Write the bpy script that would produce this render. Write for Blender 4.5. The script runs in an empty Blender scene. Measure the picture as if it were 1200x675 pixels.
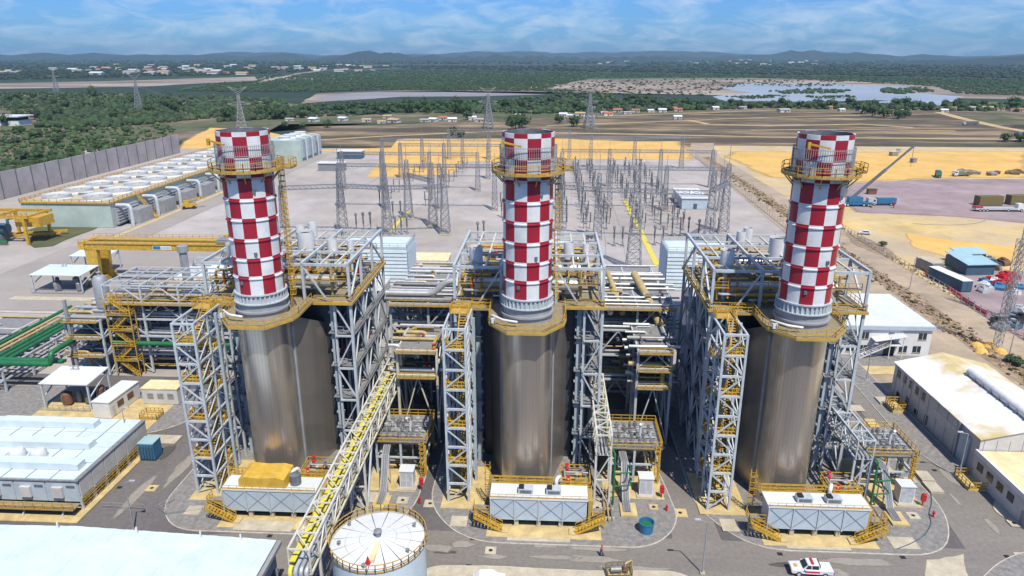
import bpy, bmesh, math, random
import numpy as np
from mathutils import Vector, Matrix

# ------------------------------------------------------------------ camera, sky, sun, exposure
SC = bpy.context.scene
COL = SC.collection
F_PX, CAM_H, HOR = 830.0, 64.5, 64.0
YAW = math.radians(3.1)
PITCH = math.atan((337.5 - HOR) / F_PX)
cam_d = bpy.data.cameras.new('camera')
cam_d.sensor_width = 36.0
cam_d.lens = 36.0 * F_PX / 1200.0
cam_d.clip_end = 60000.0
cam_d.clip_start = 0.5
cam = bpy.data.objects.new('camera', cam_d)
COL.objects.link(cam)
cam.location = (0, 0, CAM_H)
cam.rotation_euler = (math.pi / 2 - PITCH, 0, YAW)
SC.camera = cam

SUN_EL, SUN_V = math.radians(59), Vector((0.44, -0.90, 0)).normalized()     # towards the sun, on plan
world = bpy.data.worlds.new('World')
SC.world = world
world.use_nodes = True
wn, wl = world.node_tree.nodes, world.node_tree.links
wn.clear()
w_out = wn.new('ShaderNodeOutputWorld')
w_bg = wn.new('ShaderNodeBackground')
w_bg.inputs['Strength'].default_value = 0.05
sky = wn.new('ShaderNodeTexSky')
sky.sky_type = 'NISHITA'
sky.sun_disc = False
sky.sun_elevation = SUN_EL
sky.sun_rotation = math.atan2(SUN_V.x, SUN_V.y)
sky.air_density, sky.dust_density, sky.ozone_density = 1.0, 0.6, 2.5
# drifting cumulus, laid out on a flat layer overhead
tc = wn.new('ShaderNodeTexCoord')
sep = wn.new('ShaderNodeSeparateXYZ')
wl.new(tc.outputs['Generated'], sep.inputs[0])
zz = wn.new('ShaderNodeMath'); zz.operation = 'MAXIMUM'; zz.inputs[1].default_value = 0.0
wl.new(sep.outputs['Z'], zz.inputs[0])
za = wn.new('ShaderNodeMath'); za.operation = 'ADD'; za.inputs[1].default_value = 0.28
wl.new(zz.outputs[0], za.inputs[0])
def wdiv(o):
    m = wn.new('ShaderNodeMath'); m.operation = 'DIVIDE'
    wl.new(o, m.inputs[0]); wl.new(za.outputs[0], m.inputs[1]); return m.outputs[0]
cmb = wn.new('ShaderNodeCombineXYZ')
wl.new(wdiv(sep.outputs['X']), cmb.inputs[0]); wl.new(wdiv(sep.outputs['Y']), cmb.inputs[1])
cl = wn.new('ShaderNodeTexNoise')
cl.inputs['Scale'].default_value = 5.0; cl.inputs['Detail'].default_value = 9; cl.inputs['Roughness'].default_value = 0.62
cl.inputs['Distortion'].default_value = 0.5
wl.new(cmb.outputs[0], cl.inputs['Vector'])
cr = wn.new('ShaderNodeValToRGB')
cr.color_ramp.elements[0].position = 0.42; cr.color_ramp.elements[0].color = (0.06, 0.06, 0.06, 1)
cr.color_ramp.elements[1].position = 0.76; cr.color_ramp.elements[1].color = (0.7, 0.7, 0.7, 1)
wl.new(cl.outputs['Fac'], cr.inputs[0])
wmix = wn.new('ShaderNodeMixRGB'); wmix.inputs[2].default_value = (13.5, 15.6, 18.0, 1)
wl.new(cr.outputs[0], wmix.inputs[0])
wtint = wn.new('ShaderNodeMixRGB'); wtint.blend_type = 'MULTIPLY'; wtint.inputs[0].default_value = 1.0
wtint.inputs[2].default_value = (0.58, 1.36, 2.75, 1)
wl.new(sky.outputs[0], wtint.inputs[1]); wl.new(wtint.outputs[0], wmix.inputs[1])
wl.new(wmix.outputs[0], w_bg.inputs[0]); wl.new(w_bg.outputs[0], w_out.inputs[0])

sun_d = bpy.data.lights.new('sun', 'SUN')
sun_d.energy = 5.0
sun_d.angle = math.radians(0.53)
sun_d.color = (1.0, 0.94, 0.82)
sun = bpy.data.objects.new('sun', sun_d)
COL.objects.link(sun)
to_sun = SUN_V * math.cos(SUN_EL) + Vector((0, 0, math.sin(SUN_EL)))
sun.rotation_euler = (-to_sun).to_track_quat('-Z', 'Y').to_euler()
sun.location = (60, -120, 200)

SC.view_settings.view_transform = 'Standard'
SC.view_settings.look = 'None'
SC.view_settings.exposure = 0.08
SC.view_settings.gamma = 1.0
SC.render.engine = 'CYCLES'
SC.cycles.use_denoising = True
SC.cycles.max_bounces = 5
SC.cycles.diffuse_bounces = 1
SC.cycles.glossy_bounces = 3
SC.cycles.transparent_max_bounces = 6
SC.cycles.volume_bounces = 0
SC.cycles.caustics_reflective = False
SC.cycles.caustics_refractive = False
random.seed(7)
R = random.Random(11)

# ------------------------------------------------------------------ pixel -> plant coordinates
_cp, _sp, _cy, _sy = math.cos(PITCH), math.sin(PITCH), math.cos(YAW), math.sin(YAW)
_fw, _rt, _up = (-_sy * _cp, _cy * _cp, -_sp), (_cy, _sy, 0), (-_sy * _sp, _cy * _sp, _cp)
def P(px, py, z=0.0):
    """Where the line of sight through a photo pixel meets the level z."""
    a, b = (px - 600) / F_PX, (337.5 - py) / F_PX
    d = [_fw[i] + a * _rt[i] + b * _up[i] for i in range(3)]
    t = (z - CAM_H) / d[2]
    return (d[0] * t, d[1] * t)

# ------------------------------------------------------------------ materials
MATS = {}
def mat(name, col, rough=0.6, metal=0.0, col2=None, scale=0.5, detail=5, bump=0.0, bscale=8.0, lo=0.35, hi=0.68, col3=None, scale3=0.05, stretch=None, spec=0.5, attr=None, grain=0.0, gscale=0.9):
    m = bpy.data.materials.new(name)
    m.use_nodes = True
    n, l = m.node_tree.nodes, m.node_tree.links
    b = n['Principled BSDF']
    b.inputs['Base Color'].default_value = (*col, 1)
    b.inputs['Roughness'].default_value = rough
    b.inputs['Metallic'].default_value = metal
    b.inputs['Specular IOR Level'].default_value = spec
    g = n.new('ShaderNodeNewGeometry')
    vec = g.outputs['Position']
    if stretch:
        mp = n.new('ShaderNodeVectorMath'); mp.operation = 'MULTIPLY'; mp.inputs[1].default_value = stretch
        l.new(vec, mp.inputs[0]); vec = mp.outputs[0]
    def noise(s, d):
        t = n.new('ShaderNodeTexNoise'); t.inputs['Scale'].default_value = s; t.inputs['Detail'].default_value = d
        t.inputs['Roughness'].default_value = 0.6
        l.new(vec, t.inputs['Vector']); return t.outputs['Fac']
    def ramp(o, a, c):
        r = n.new('ShaderNodeMapRange'); r.inputs[1].default_value = a; r.inputs[2].default_value = c
        l.new(o, r.inputs[0]); return r.outputs[0]
    out = None
    if col2:
        mx = n.new('ShaderNodeMixRGB'); mx.inputs[1].default_value = (*col, 1); mx.inputs[2].default_value = (*col2, 1)
        l.new(ramp(noise(scale, detail), lo, hi), mx.inputs[0]); out = mx.outputs[0]
        if col3:
            m2 = n.new('ShaderNodeMixRGB'); m2.inputs[2].default_value = (*col3, 1)
            l.new(out, m2.inputs[1]); l.new(ramp(noise(scale3, 4), 0.5, 0.64), m2.inputs[0]); out = m2.outputs[0]
    if grain and out:
        gm = n.new('ShaderNodeMixRGB'); gm.blend_type = 'MULTIPLY'; gm.inputs[0].default_value = 1.0
        gr_ = n.new('ShaderNodeMapRange'); gr_.inputs[1].default_value = 0.3; gr_.inputs[2].default_value = 0.7; gr_.inputs[3].default_value = 1 - grain; gr_.inputs[4].default_value = 1 + grain
        gt = n.new('ShaderNodeTexNoise'); gt.inputs['Scale'].default_value = gscale; gt.inputs['Detail'].default_value = 10; gt.inputs['Roughness'].default_value = 0.75
        l.new(g.outputs['Position'], gt.inputs['Vector']); l.new(gt.outputs['Fac'], gr_.inputs[0]); l.new(out, gm.inputs[1]); l.new(gr_.outputs[0], gm.inputs[2]); out = gm.outputs[0]
    if attr:
        at = n.new('ShaderNodeAttribute'); at.attribute_name = attr
        m3 = n.new('ShaderNodeMixRGB'); m3.blend_type = 'MULTIPLY'; m3.inputs[0].default_value = 1.0
        if out: l.new(out, m3.inputs[1])
        else: m3.inputs[1].default_value = (*col, 1)
        l.new(at.outputs['Color'], m3.inputs[2]); out = m3.outputs[0]
    if out: l.new(out, b.inputs['Base Color'])
    if bump:
        bp = n.new('ShaderNodeBump'); bp.inputs['Strength'].default_value = bump; bp.inputs['Distance'].default_value = 0.3
        l.new(noise(bscale, 6), bp.inputs['Height']); l.new(bp.outputs[0], b.inputs['Normal'])
    MATS[name] = m
    return m

mat('steel', (0.50, 0.55, 0.58), 0.5, 0.0, (0.40, 0.43, 0.45), 0.8, grain=0.15, gscale=1.5)
mat('steel_cream', (0.66, 0.64, 0.55), 0.5, 0.0, (0.52, 0.50, 0.42), 0.8)
mat('steel_dark', (0.16, 0.18, 0.20), 0.5, 0.0, (0.09, 0.10, 0.11), 0.8)
mat('steel_blue', (0.42, 0.49, 0.54), 0.5, 0.0, (0.32, 0.38, 0.43), 0.4)
mat('galv', (0.42, 0.43, 0.44), 0.5, 0.3, (0.32, 0.33, 0.34), 0.6)
mat('yellow', (0.60, 0.36, 0.035), 0.5, 0.0, (0.40, 0.235, 0.03), 1.2, grain=0.25, gscale=1.5)
mat('yellow_soft', (0.52, 0.34, 0.07), 0.6, 0.0, (0.38, 0.25, 0.07), 0.7)
mat('yellow_tray', (0.72, 0.62, 0.08), 0.5, 0.0, (0.60, 0.50, 0.08), 1.0)
mat('grating', (0.31, 0.255, 0.155), 0.7, 0.0, (0.22, 0.18, 0.11), 1.5, grain=0.35, gscale=3)
mat('grating_grey', (0.26, 0.26, 0.26), 0.7, 0.0, (0.18, 0.18, 0.18), 1.5)
mat('silver', (0.52, 0.465, 0.405), 0.27, 0.76, (0.46, 0.405, 0.35), 0.7, stretch=(1, 1, 0.04))
mat('silver_flat', (0.34, 0.30, 0.26), 0.30, 0.6, (0.29, 0.26, 0.225), 0.7, stretch=(1, 1, 0.04))
mat('pipe_silver', (0.62, 0.62, 0.61), 0.4, 0.55, (0.50, 0.50, 0.49), 1.0)
mat('pipe_dull', (0.30, 0.30, 0.30), 0.5, 0.4, (0.20, 0.20, 0.20), 1.0)
mat('pipe_green', (0.02, 0.17, 0.06), 0.45, 0.0, (0.015, 0.12, 0.045), 0.7)
mat('pipe_tan', (0.50, 0.38, 0.17), 0.5, 0.0, (0.36, 0.27, 0.13), 0.7)
mat('red_paint', (0.36, 0.012, 0.03), 0.45, 0.0, (0.28, 0.012, 0.03), 0.6, grain=0.15, gscale=1.2)
mat('white_paint', (0.72, 0.72, 0.72), 0.45, 0.0, (0.60, 0.61, 0.62), 0.4, grain=0.1, gscale=1.2)
mat('white_roof', (0.68, 0.70, 0.70), 0.5, 0.0, (0.60, 0.62, 0.62), 0.15, stretch=(1, 0.3, 1), grain=0.07, gscale=0.5)
mat('roof_pale', (0.60, 0.69, 0.72), 0.5, 0.0, (0.53, 0.62, 0.66), 0.3, grain=0.09, gscale=0.5)
mat('roof_dusty', (0.74, 0.73, 0.70), 0.6, 0.0, (0.60, 0.47, 0.22), 0.075, 4, lo=0.50, hi=0.62, grain=0.12, gscale=0.4)
mat('roof_sandy', (0.68, 0.56, 0.30), 0.6, 0.0, (0.76, 0.66, 0.42), 0.2, grain=0.2, gscale=0.4)
mat('wall_white', (0.74, 0.74, 0.72), 0.6, 0.0, (0.64, 0.64, 0.62), 0.3)
mat('wall_grey', (0.58, 0.57, 0.55), 0.6, 0.0, (0.48, 0.47, 0.45), 0.3, grain=0.12, gscale=0.5)
mat('panel_blue', (0.45, 0.53, 0.59), 0.45, 0.0, (0.40, 0.47, 0.53), 0.7, grain=0.1, gscale=0.8)
mat('panel_line', (0.22, 0.26, 0.30), 0.5)
mat('glass', (0.02, 0.035, 0.05), 0.08)
mat('dark', (0.015, 0.015, 0.017), 0.7)
mat('rubber', (0.02, 0.02, 0.02), 0.8)
mat('red', (0.50, 0.015, 0.02), 0.4)
mat('blue', (0.03, 0.17, 0.32), 0.5, 0.0, (0.025, 0.13, 0.25), 0.6)
mat('blue_dull', (0.06, 0.12, 0.17), 0.6, 0.0, (0.04, 0.09, 0.13), 0.4)
mat('cyan_roof', (0.35, 0.52, 0.55), 0.5, 0.0, (0.28, 0.44, 0.48), 0.4)
mat('machine_grey', (0.30, 0.31, 0.32), 0.5, 0.2, (0.20, 0.21, 0.22), 1.5)
mat('machine_light', (0.58, 0.59, 0.60), 0.45, 0.2, (0.42, 0.43, 0.44), 1.5)
mat('tower_green', (0.44, 0.53, 0.48), 0.6, 0.0, (0.36, 0.45, 0.41), 0.06, grain=0.15, gscale=0.15)
mat('concrete_wall', (0.42, 0.38, 0.37), 0.85, 0.0, (0.33, 0.30, 0.30), 0.10, grain=0.2, gscale=0.15)
mat('concrete', (0.50, 0.44, 0.33), 0.85, 0.0, (0.42, 0.37, 0.28), 0.5, grain=0.25, gscale=0.6)
mat('concrete_ochre', (0.58, 0.44, 0.20), 0.85, 0.0, (0.47, 0.36, 0.18), 0.4, grain=0.28, gscale=0.5)
mat('kerb_stone', (0.52, 0.48, 0.40), 0.85, 0.0, (0.42, 0.38, 0.31), 0.6, grain=0.3, gscale=1)
mat('tarp', (0.66, 0.42, 0.06), 0.6, 0.0, (0.5, 0.3, 0.04), 0.9)
mat('porcelain', (0.10, 0.10, 0.11), 0.4)
mat('lattice', (0.25, 0.26, 0.28), 0.5, 0.3)
mat('lattice_far', (0.30, 0.31, 0.33), 0.5, 0.2)
mat('skin', (0.35, 0.2, 0.13), 0.6)
mat('denim', (0.03, 0.05, 0.13), 0.8)
mat('shirt_red', (0.45, 0.06, 0.07), 0.8)
mat('rust', (0.20, 0.09, 0.05), 0.8, 0.0, (0.12, 0.07, 0.05), 0.5)
mat('olive', (0.16, 0.13, 0.05), 0.7)
mat('tile_red', (0.42, 0.16, 0.08), 0.8, 0.0, (0.33, 0.12, 0.06), 0.4)
mat('tile_grey', (0.34, 0.32, 0.30), 0.8)
# grounds
mat('asphalt', (0.105, 0.095, 0.098), 0.85, 0.0, (0.18, 0.162, 0.15), 0.05, 9, 0.15, 20, lo=0.40, hi=0.72, stretch=(1, 0.3, 1), grain=0.22, gscale=1.4)
mat('asphalt_dusty', (0.23, 0.205, 0.18), 0.9, 0.0, (0.175, 0.158, 0.142), 0.08, 10, 0.15, 20, lo=0.38, hi=0.66, stretch=(0.12, 1, 1), grain=0.2, gscale=1.6)
mat('road_pale', (0.40, 0.31, 0.215), 0.9, 0.0, (0.31, 0.25, 0.18), 0.04, 7, lo=0.4, hi=0.65, grain=0.3, gscale=0.12)
mat('gravel_pad', (0.27, 0.255, 0.24), 0.9, 0.0, (0.20, 0.19, 0.18), 1.2, 8, 0.4, 30, grain=0.35, gscale=1.5)
mat('yard_tarmac', (0.34, 0.305, 0.275), 0.9, 0.0, (0.28, 0.25, 0.225), 0.05, 8, grain=0.2, gscale=0.1)
mat('gravel_yard', (0.395, 0.355, 0.325), 0.95, 0.0, (0.32, 0.285, 0.26), 0.02, 8, 0.25, 4, col3=(0.43, 0.395, 0.38), scale3=0.012, grain=0.2, gscale=0.06)
mat('sand', (0.66, 0.40, 0.10), 0.95, 0.0, (0.58, 0.37, 0.12), 0.025, 8, 0.3, 2, grain=0.22, gscale=0.05)
mat('sand_tan', (0.50, 0.38, 0.215), 0.95, 0.0, (0.58, 0.42, 0.16), 0.022, 7, 0.3, 2, lo=0.42, hi=0.62, col3=(0.40, 0.33, 0.24), scale3=0.03, grain=0.3, gscale=0.06)
mat('gravel_mauve', (0.27, 0.205, 0.215), 0.95, 0.0, (0.34, 0.26, 0.25), 0.03, 8, 0.3, 3, stretch=(0.5, 1, 1), grain=0.3, gscale=0.06)
mat('dirt', (0.22, 0.155, 0.10), 0.95, 0.0, (0.32, 0.24, 0.15), 0.10, 8, 0.6, 1.2, grain=0.5, gscale=0.25)
mat('field', (0.085, 0.062, 0.038), 0.95, 0.0, (0.30, 0.215, 0.12), 0.03, 14, 0.5, 0.6, lo=0.47, hi=0.62, stretch=(0.2, 1, 1), col3=(0.075, 0.07, 0.03), scale3=0.035, grain=0.5, gscale=0.02)
mat('track', (0.50, 0.36, 0.17), 0.95, 0.0, (0.40, 0.29, 0.16), 0.03, grain=0.3, gscale=0.05)
mat('mud_flat', (0.15, 0.115, 0.085), 0.95, 0.0, (0.36, 0.29, 0.235), 0.006, 8, lo=0.4, hi=0.62, stretch=(0.3, 1, 1), grain=0.35, gscale=0.008)
mat('scrub', (0.05, 0.075, 0.022), 0.95, 0.0, (0.13, 0.115, 0.055), 0.02, 10, 0.6, 0.5, col3=(0.20, 0.14, 0.10), scale3=0.014, grain=0.5, gscale=0.03)
mat('ground_far', (0.010, 0.028, 0.013), 0.95, 0.0, (0.022, 0.048, 0.018), 0.0035, 12, 0.8, 0.06, lo=0.38, hi=0.62, stretch=(0.6, 1, 1), grain=0.5, gscale=0.004)
mat('green_field', (0.022, 0.06, 0.014), 0.95, 0.0, (0.034, 0.08, 0.02), 0.012, 10, 0.5, 0.3, stretch=(0.5, 1, 1), grain=0.5, gscale=0.01)
mat('water', (0.36, 0.40, 0.43), 0.35, 0.0, (0.27, 0.29, 0.30), 0.012, 9, stretch=(0.4, 1, 1))
mat('water_muddy', (0.30, 0.275, 0.265), 0.5, 0.0, (0.22, 0.19, 0.17), 0.01, 8, stretch=(0.3, 1, 1))
mat('casing_shade', (0.055, 0.065, 0.08), 0.5, 0.2, (0.035, 0.042, 0.055), 0.3)  # near-black colour carries the deep shade of the gaps between boilers
mat('hill', (0.010, 0.026, 0.022), 0.95, 0.0, (0.02, 0.036, 0.026), 0.002, 8)
mat('foliage', (0.040, 0.074, 0.020), 0.85, 0.0, (0.020, 0.044, 0.013), 0.35, 4, attr='tint')
mat('rubble', (0.26, 0.19, 0.13), 0.95, attr='tint')
mat('tyre_dust', (0.30, 0.27, 0.235), 0.95, 0.0, (0.26, 0.235, 0.20), 0.3, grain=0.2, gscale=2)
mat('road_stain', (0.07, 0.062, 0.058), 0.9, 0.0, (0.10, 0.09, 0.08), 0.3)
mat('mauve_track', (0.33, 0.26, 0.26), 0.95, 0.0, (0.28, 0.215, 0.22), 0.05, grain=0.3, gscale=0.1)
mat('trunk', (0.11, 0.08, 0.055), 0.9)
def add_bump_lines(name, scale, strength, coord='angle'):
    """vertical sheet seams of the cladding as fine relief"""
    m = MATS[name]; n, l = m.node_tree.nodes, m.node_tree.links
    t = n.new('ShaderNodeTexCoord'); s = n.new('ShaderNodeSeparateXYZ'); l.new(t.outputs['Object'], s.inputs[0])
    a = n.new('ShaderNodeMath'); a.operation = 'ARCTAN2'; l.new(s.outputs['X'], a.inputs[0]); l.new(s.outputs['Y'], a.inputs[1])
    k = n.new('ShaderNodeMath'); k.operation = 'MULTIPLY'; k.inputs[1].default_value = scale; l.new(a.outputs[0], k.inputs[0])
    f = n.new('ShaderNodeMath'); f.operation = 'FRACT'; l.new(k.outputs[0], f.inputs[0])
    g = n.new('ShaderNodeMath'); g.operation = 'GREATER_THAN'; g.inputs[1].default_value = 0.9; l.new(f.outputs[0], g.inputs[0])
    b = n.new('ShaderNodeBump'); b.inputs['Strength'].default_value = strength; b.inputs['Distance'].default_value = 0.05
    l.new(g.outputs[0], b.inputs['Height']); l.new(b.outputs[0], n['Principled BSDF'].inputs['Normal'])
    bs = n['Principled BSDF'].inputs['Base Color']; src = bs.links[0].from_socket
    mx = n.new('ShaderNodeMixRGB'); mx.blend_type = 'MULTIPLY'; mx.inputs[2].default_value = (0.84, 0.84, 0.85, 1)
    l.new(g.outputs[0], mx.inputs[0]); l.new(src, mx.inputs[1]); l.new(mx.outputs[0], bs)
add_bump_lines('silver', 7.64, 0.5)

# ------------------------------------------------------------------ mesh helpers
class MB:
    def __init__(s): s.v, s.f, s.mi = [], [], []
    def add(s, v, f, mi=0):
        o = len(s.v); s.v += [tuple(p) for p in v]; s.f += [tuple(i + o for i in q) for q in f]; s.mi += [mi] * len(f); return s
    def box(s, x0, y0, z0, x1, y1, z1, mi=0):
        v = [(x0, y0, z0), (x1, y0, z0), (x1, y1, z0), (x0, y1, z0), (x0, y0, z1), (x1, y0, z1), (x1, y1, z1), (x0, y1, z1)]
        return s.add(v, [(0, 3, 2, 1), (4, 5, 6, 7), (0, 1, 5, 4), (1, 2, 6, 5), (2, 3, 7, 6), (3, 0, 4, 7)], mi)
    def beam(s, a, b, w, h=None, mi=0):
        a, b = Vector(a), Vector(b); d = b - a
        if d.length < 1e-6: return s
        h = h or w; d.normalize()
        ref = Vector((0, 0, 1)) if abs(d.z) < 0.98 else Vector((0, 1, 0))
        x = d.cross(ref).normalized() * w / 2; y = x.cross(d).normalized() * h / 2
        v = [a - x - y, a + x - y, a + x + y, a - x + y, b - x - y, b + x - y, b + x + y, b - x + y]
        return s.add(v, [(0, 1, 2, 3), (4, 7, 6, 5), (0, 4, 5, 1), (1, 5, 6, 2), (2, 6, 7, 3), (3, 7, 4, 0)], mi)
    def tube(s, pts, r, n=8, mi=0, cap=True):
        pts = [Vector(p) for p in pts]; m = len(pts); rings = []; up = None
        for i in range(m):
            t = (pts[min(i + 1, m - 1)] - pts[max(i - 1, 0)]).normalized()
            if up is None:
                up = Vector((0, 0, 1)) if abs(t.z) < 0.9 else Vector((1, 0, 0))
            up = (up - t * up.dot(t))
            if up.length < 1e-4: up = t.orthogonal()
            up.normalize(); sd = t.cross(up)
            rings.append([pts[i] + (up * math.cos(k * 2 * math.pi / n) + sd * math.sin(k * 2 * math.pi / n)) * r for k in range(n)])
        v = [p for q in rings for p in q]; f = []
        for i in range(m - 1):
            for k in range(n):
                f.append((i * n + k, i * n + (k + 1) % n, (i + 1) * n + (k + 1) % n, (i + 1) * n + k))
        if cap: f += [tuple(range(n))[::-1], tuple(range((m - 1) * n, m * n))]
        return s.add(v, f, mi)
    def lathe(s, prof, n=32, cx=0, cy=0, mi=0, cap0=True, cap1=True):
        v = []; f = []
        for (r, z) in prof:
            for k in range(n):
                a = 2 * math.pi * k / n; v.append((cx + r * math.cos(a), cy + r * math.sin(a), z))
        for i in range(len(prof) - 1):
            for k in range(n): f.append((i * n + k, i * n + (k + 1) % n, (i + 1) * n + (k + 1) % n, (i + 1) * n + k))
        if cap0: f.append(tuple(range(n))[::-1])
        if cap1: f.append(tuple(range((len(prof) - 1) * n, len(prof) * n)))
        return s.add(v, f, mi)
    def prism(s, poly, z0, z1, mi=0):
        n = len(poly); ar = sum(poly[i][0] * poly[(i + 1) % n][1] - poly[(i + 1) % n][0] * poly[i][1] for i in range(n))
        if ar < 0: poly = poly[::-1]
        v = [(x, y, z0) for x, y in poly] + [(x, y, z1) for x, y in poly]
        f = [tuple(range(n))[::-1], tuple(range(n, 2 * n))] + [(i, (i + 1) % n, n + (i + 1) % n, n + i) for i in range(n)]
        return s.add(v, f, mi)
    def xsec(s, prof, y0, y1, mi=0):
        """profile in x,z pushed along y"""
        n = len(prof); v = [(x, y0, z) for x, z in prof] + [(x, y1, z) for x, z in prof]
        return s.add(v, [tuple(range(n)), tuple(range(n, 2 * n))[::-1]] + [(i, n + i, n + (i + 1) % n, (i + 1) % n) for i in range(n)], mi)
    def rail(s, pts, h=1.1, step=1.6, w=0.07, mid=True, closed=False):
        pts = [Vector(p) for p in pts]
        if closed: pts = pts + [pts[0]]
        for a, b in zip(pts[:-1], pts[1:]):
            for q in ([h, h * 0.5] if mid else [h]):
                s.beam(a + Vector((0, 0, q)), b + Vector((0, 0, q)), w)
            s.beam(a + Vector((0, 0, 0.08)), b + Vector((0, 0, 0.08)), 0.03, 0.16)
            k = max(1, round((b - a).length / step))
            for i in range(k + 1):
                p = a.lerp(b, i / k); s.beam(p, p + Vector((0, 0, h)), w)
        return s
    def mesh(s, name, mats, smooth=False):
        me = bpy.data.meshes.new(name); me.from_pydata(s.v, [], s.f)
        for m in (mats if isinstance(mats, (list, tuple)) else [mats]): me.materials.append(MATS[m])
        if any(s.mi): me.polygons.foreach_set('material_index', s.mi)
        bm = bmesh.new(); bm.from_mesh(me); bmesh.ops.recalc_face_normals(bm, faces=bm.faces); bm.to_mesh(me); bm.free()
        if smooth:
            me.polygons.foreach_set('use_smooth', [True] * len(me.polygons)); me.set_sharp_from_angle(angle=math.radians(38))
        me.update(); return me
    def build(s, name, mats, parent=None, smooth=False):
        o = bpy.data.objects.new(name, s.mesh(name, mats, smooth)); COL.objects.link(o)
        if parent: o.parent = parent
        return o

ORD = 'first second third fourth fifth sixth seventh eighth ninth tenth eleventh twelfth thirteenth fourteenth fifteenth sixteenth seventeenth eighteenth nineteenth twentieth'.split()
def tag(o, label, cat, group=None):
    o['label'] = label; o['category'] = cat
    if group: o['group'] = group
    return o
def thing(name, label, cat, loc=(0, 0, 0), rz=0.0, group=None):
    o = bpy.data.objects.new(name, None); COL.objects.link(o)
    o.empty_display_size = 0.5; o.location = loc; o.rotation_euler = (0, 0, rz)
    return tag(o, label, cat, group)
def copy_tree(o, parent=None):
    c = o.copy(); COL.objects.link(c)
    if parent: c.parent = parent
    for ch in o.children: copy_tree(ch, c)
    return c
_UNIT = {}
def bar(name, a, b, w, m, parent, h=None):
    """one straight steel member; alike members share one unit mesh"""
    if m not in _UNIT: _UNIT[m] = MB().box(-.5, -.5, -.5, .5, .5, .5).mesh('steel_member', m)
    a, b = Vector(a), Vector(b); d = b - a
    o = bpy.data.objects.new(name, _UNIT[m]); COL.objects.link(o); o.parent = parent
    ref = Vector((0, 0, 1)) if abs(d.normalized().z) < 0.98 else Vector((0, 1, 0))
    z = d.normalized(); x = ref.cross(z).normalized(); y = z.cross(x)
    rot = Matrix((x, y, z)).transposed()
    o.location = (a + b) / 2; o.rotation_euler = rot.to_euler(); o.scale = (w, h or w, d.length)
    return o
def bend(pts, r=0.5, n=3):
    """rounds the corners of a pipe run"""
    pts = [Vector(p) for p in pts]; out = [pts[0]]
    for i in range(1, len(pts) - 1):
        a, b, c = pts[i - 1], pts[i], pts[i + 1]
        u, w = (a - b), (c - b); q = min(r, u.length * .45, w.length * .45)
        p0, p2 = b + u.normalized() * q, b + w.normalized() * q
        for k in range(n + 1):
            t = k / n; out.append(p0 * (1 - t) ** 2 + b * 2 * t * (1 - t) + p2 * t * t)
    return out + [pts[-1]]
def pipe(name, pts, r, m, parent, n=8):
    return MB().tube(bend(pts, r * 2.2), r, n).build(name, m, parent, True)
def sheet(name, poly, z, m):
    bm = bmesh.new(); vs = [bm.verts.new((x, y, z)) for x, y in poly]
    bm.faces.new(vs); bmesh.ops.triangulate(bm, faces=bm.faces[:]); bmesh.ops.recalc_face_normals(bm, faces=bm.faces)
    me = bpy.data.meshes.new(name)
    for f in bm.faces:
        if f.normal.z < 0: f.normal_flip()
    bm.to_mesh(me); bm.free(); me.materials.append(MATS[m])
    o = bpy.data.objects.new(name, me); COL.objects.link(o); o['kind'] = 'structure'; return o
def soft_sheet(name, poly, z, m, fade=0.86, nscale=0.05):
    """a spread of loose soil: its rim thins out raggedly over the ground below"""
    key = m + '_thin'
    if key not in MATS:
        c = MATS[m].copy(); c.name = key; n, l = c.node_tree.nodes, c.node_tree.links
        at = n.new('ShaderNodeAttribute'); at.attribute_name = 'edge'; g = n.new('ShaderNodeNewGeometry')
        t = n.new('ShaderNodeTexNoise'); t.inputs['Scale'].default_value = nscale; t.inputs['Detail'].default_value = 10; t.inputs['Roughness'].default_value = 0.7
        l.new(g.outputs['Position'], t.inputs['Vector'])
        a = n.new('ShaderNodeMath'); a.operation = 'ADD'; l.new(at.outputs['Fac'], a.inputs[0]); l.new(t.outputs['Fac'], a.inputs[1])
        r = n.new('ShaderNodeMapRange'); r.inputs[1].default_value = 0.52; r.inputs[2].default_value = 0.98; l.new(a.outputs[0], r.inputs[0])
        l.new(r.outputs[0], n['Principled BSDF'].inputs['Alpha']); MATS[key] = c
    k = len(poly); cx, cy = sum(p[0] for p in poly) / k, sum(p[1] for p in poly) / k
    bm = bmesh.new(); lay = bm.verts.layers.float.new('edge')
    A = [bm.verts.new((x, y, z)) for x, y in poly]; B = [bm.verts.new((cx + (x - cx) * fade, cy + (y - cy) * fade, z)) for x, y in poly]
    for v in B: v[lay] = 1.0
    for i in range(k): bm.faces.new((A[i], A[(i + 1) % k], B[(i + 1) % k], B[i]))
    f = bm.faces.new(B); bmesh.ops.triangulate(bm, faces=[f]); bmesh.ops.recalc_face_normals(bm, faces=bm.faces)
    for f in bm.faces:
        if f.normal.z < 0: f.normal_flip()
    me = bpy.data.meshes.new(name); bm.to_mesh(me); bm.free(); me.materials.append(MATS[key])
    o = bpy.data.objects.new(name, me); COL.objects.link(o); o['kind'] = 'structure'; return o
def wob(pts, amp=0.03, n=5, seed=1, closed=True):
    """worn, uneven outline: each side broken up and pushed about by a share of its length"""
    q = random.Random(seed); out = []; m = len(pts)
    for i in range(m if closed else m - 1):
        a, b = pts[i], pts[(i + 1) % m]; L = math.hypot(b[0] - a[0], b[1] - a[1])
        for k in range(n):
            t = k / n; j = 0 if k == 0 else amp * L
            out.append((a[0] + (b[0] - a[0]) * t + q.uniform(-j, j), a[1] + (b[1] - a[1]) * t + q.uniform(-j, j)))
    return out
def PX(*pts): return [P(*p) for p in pts]
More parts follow.
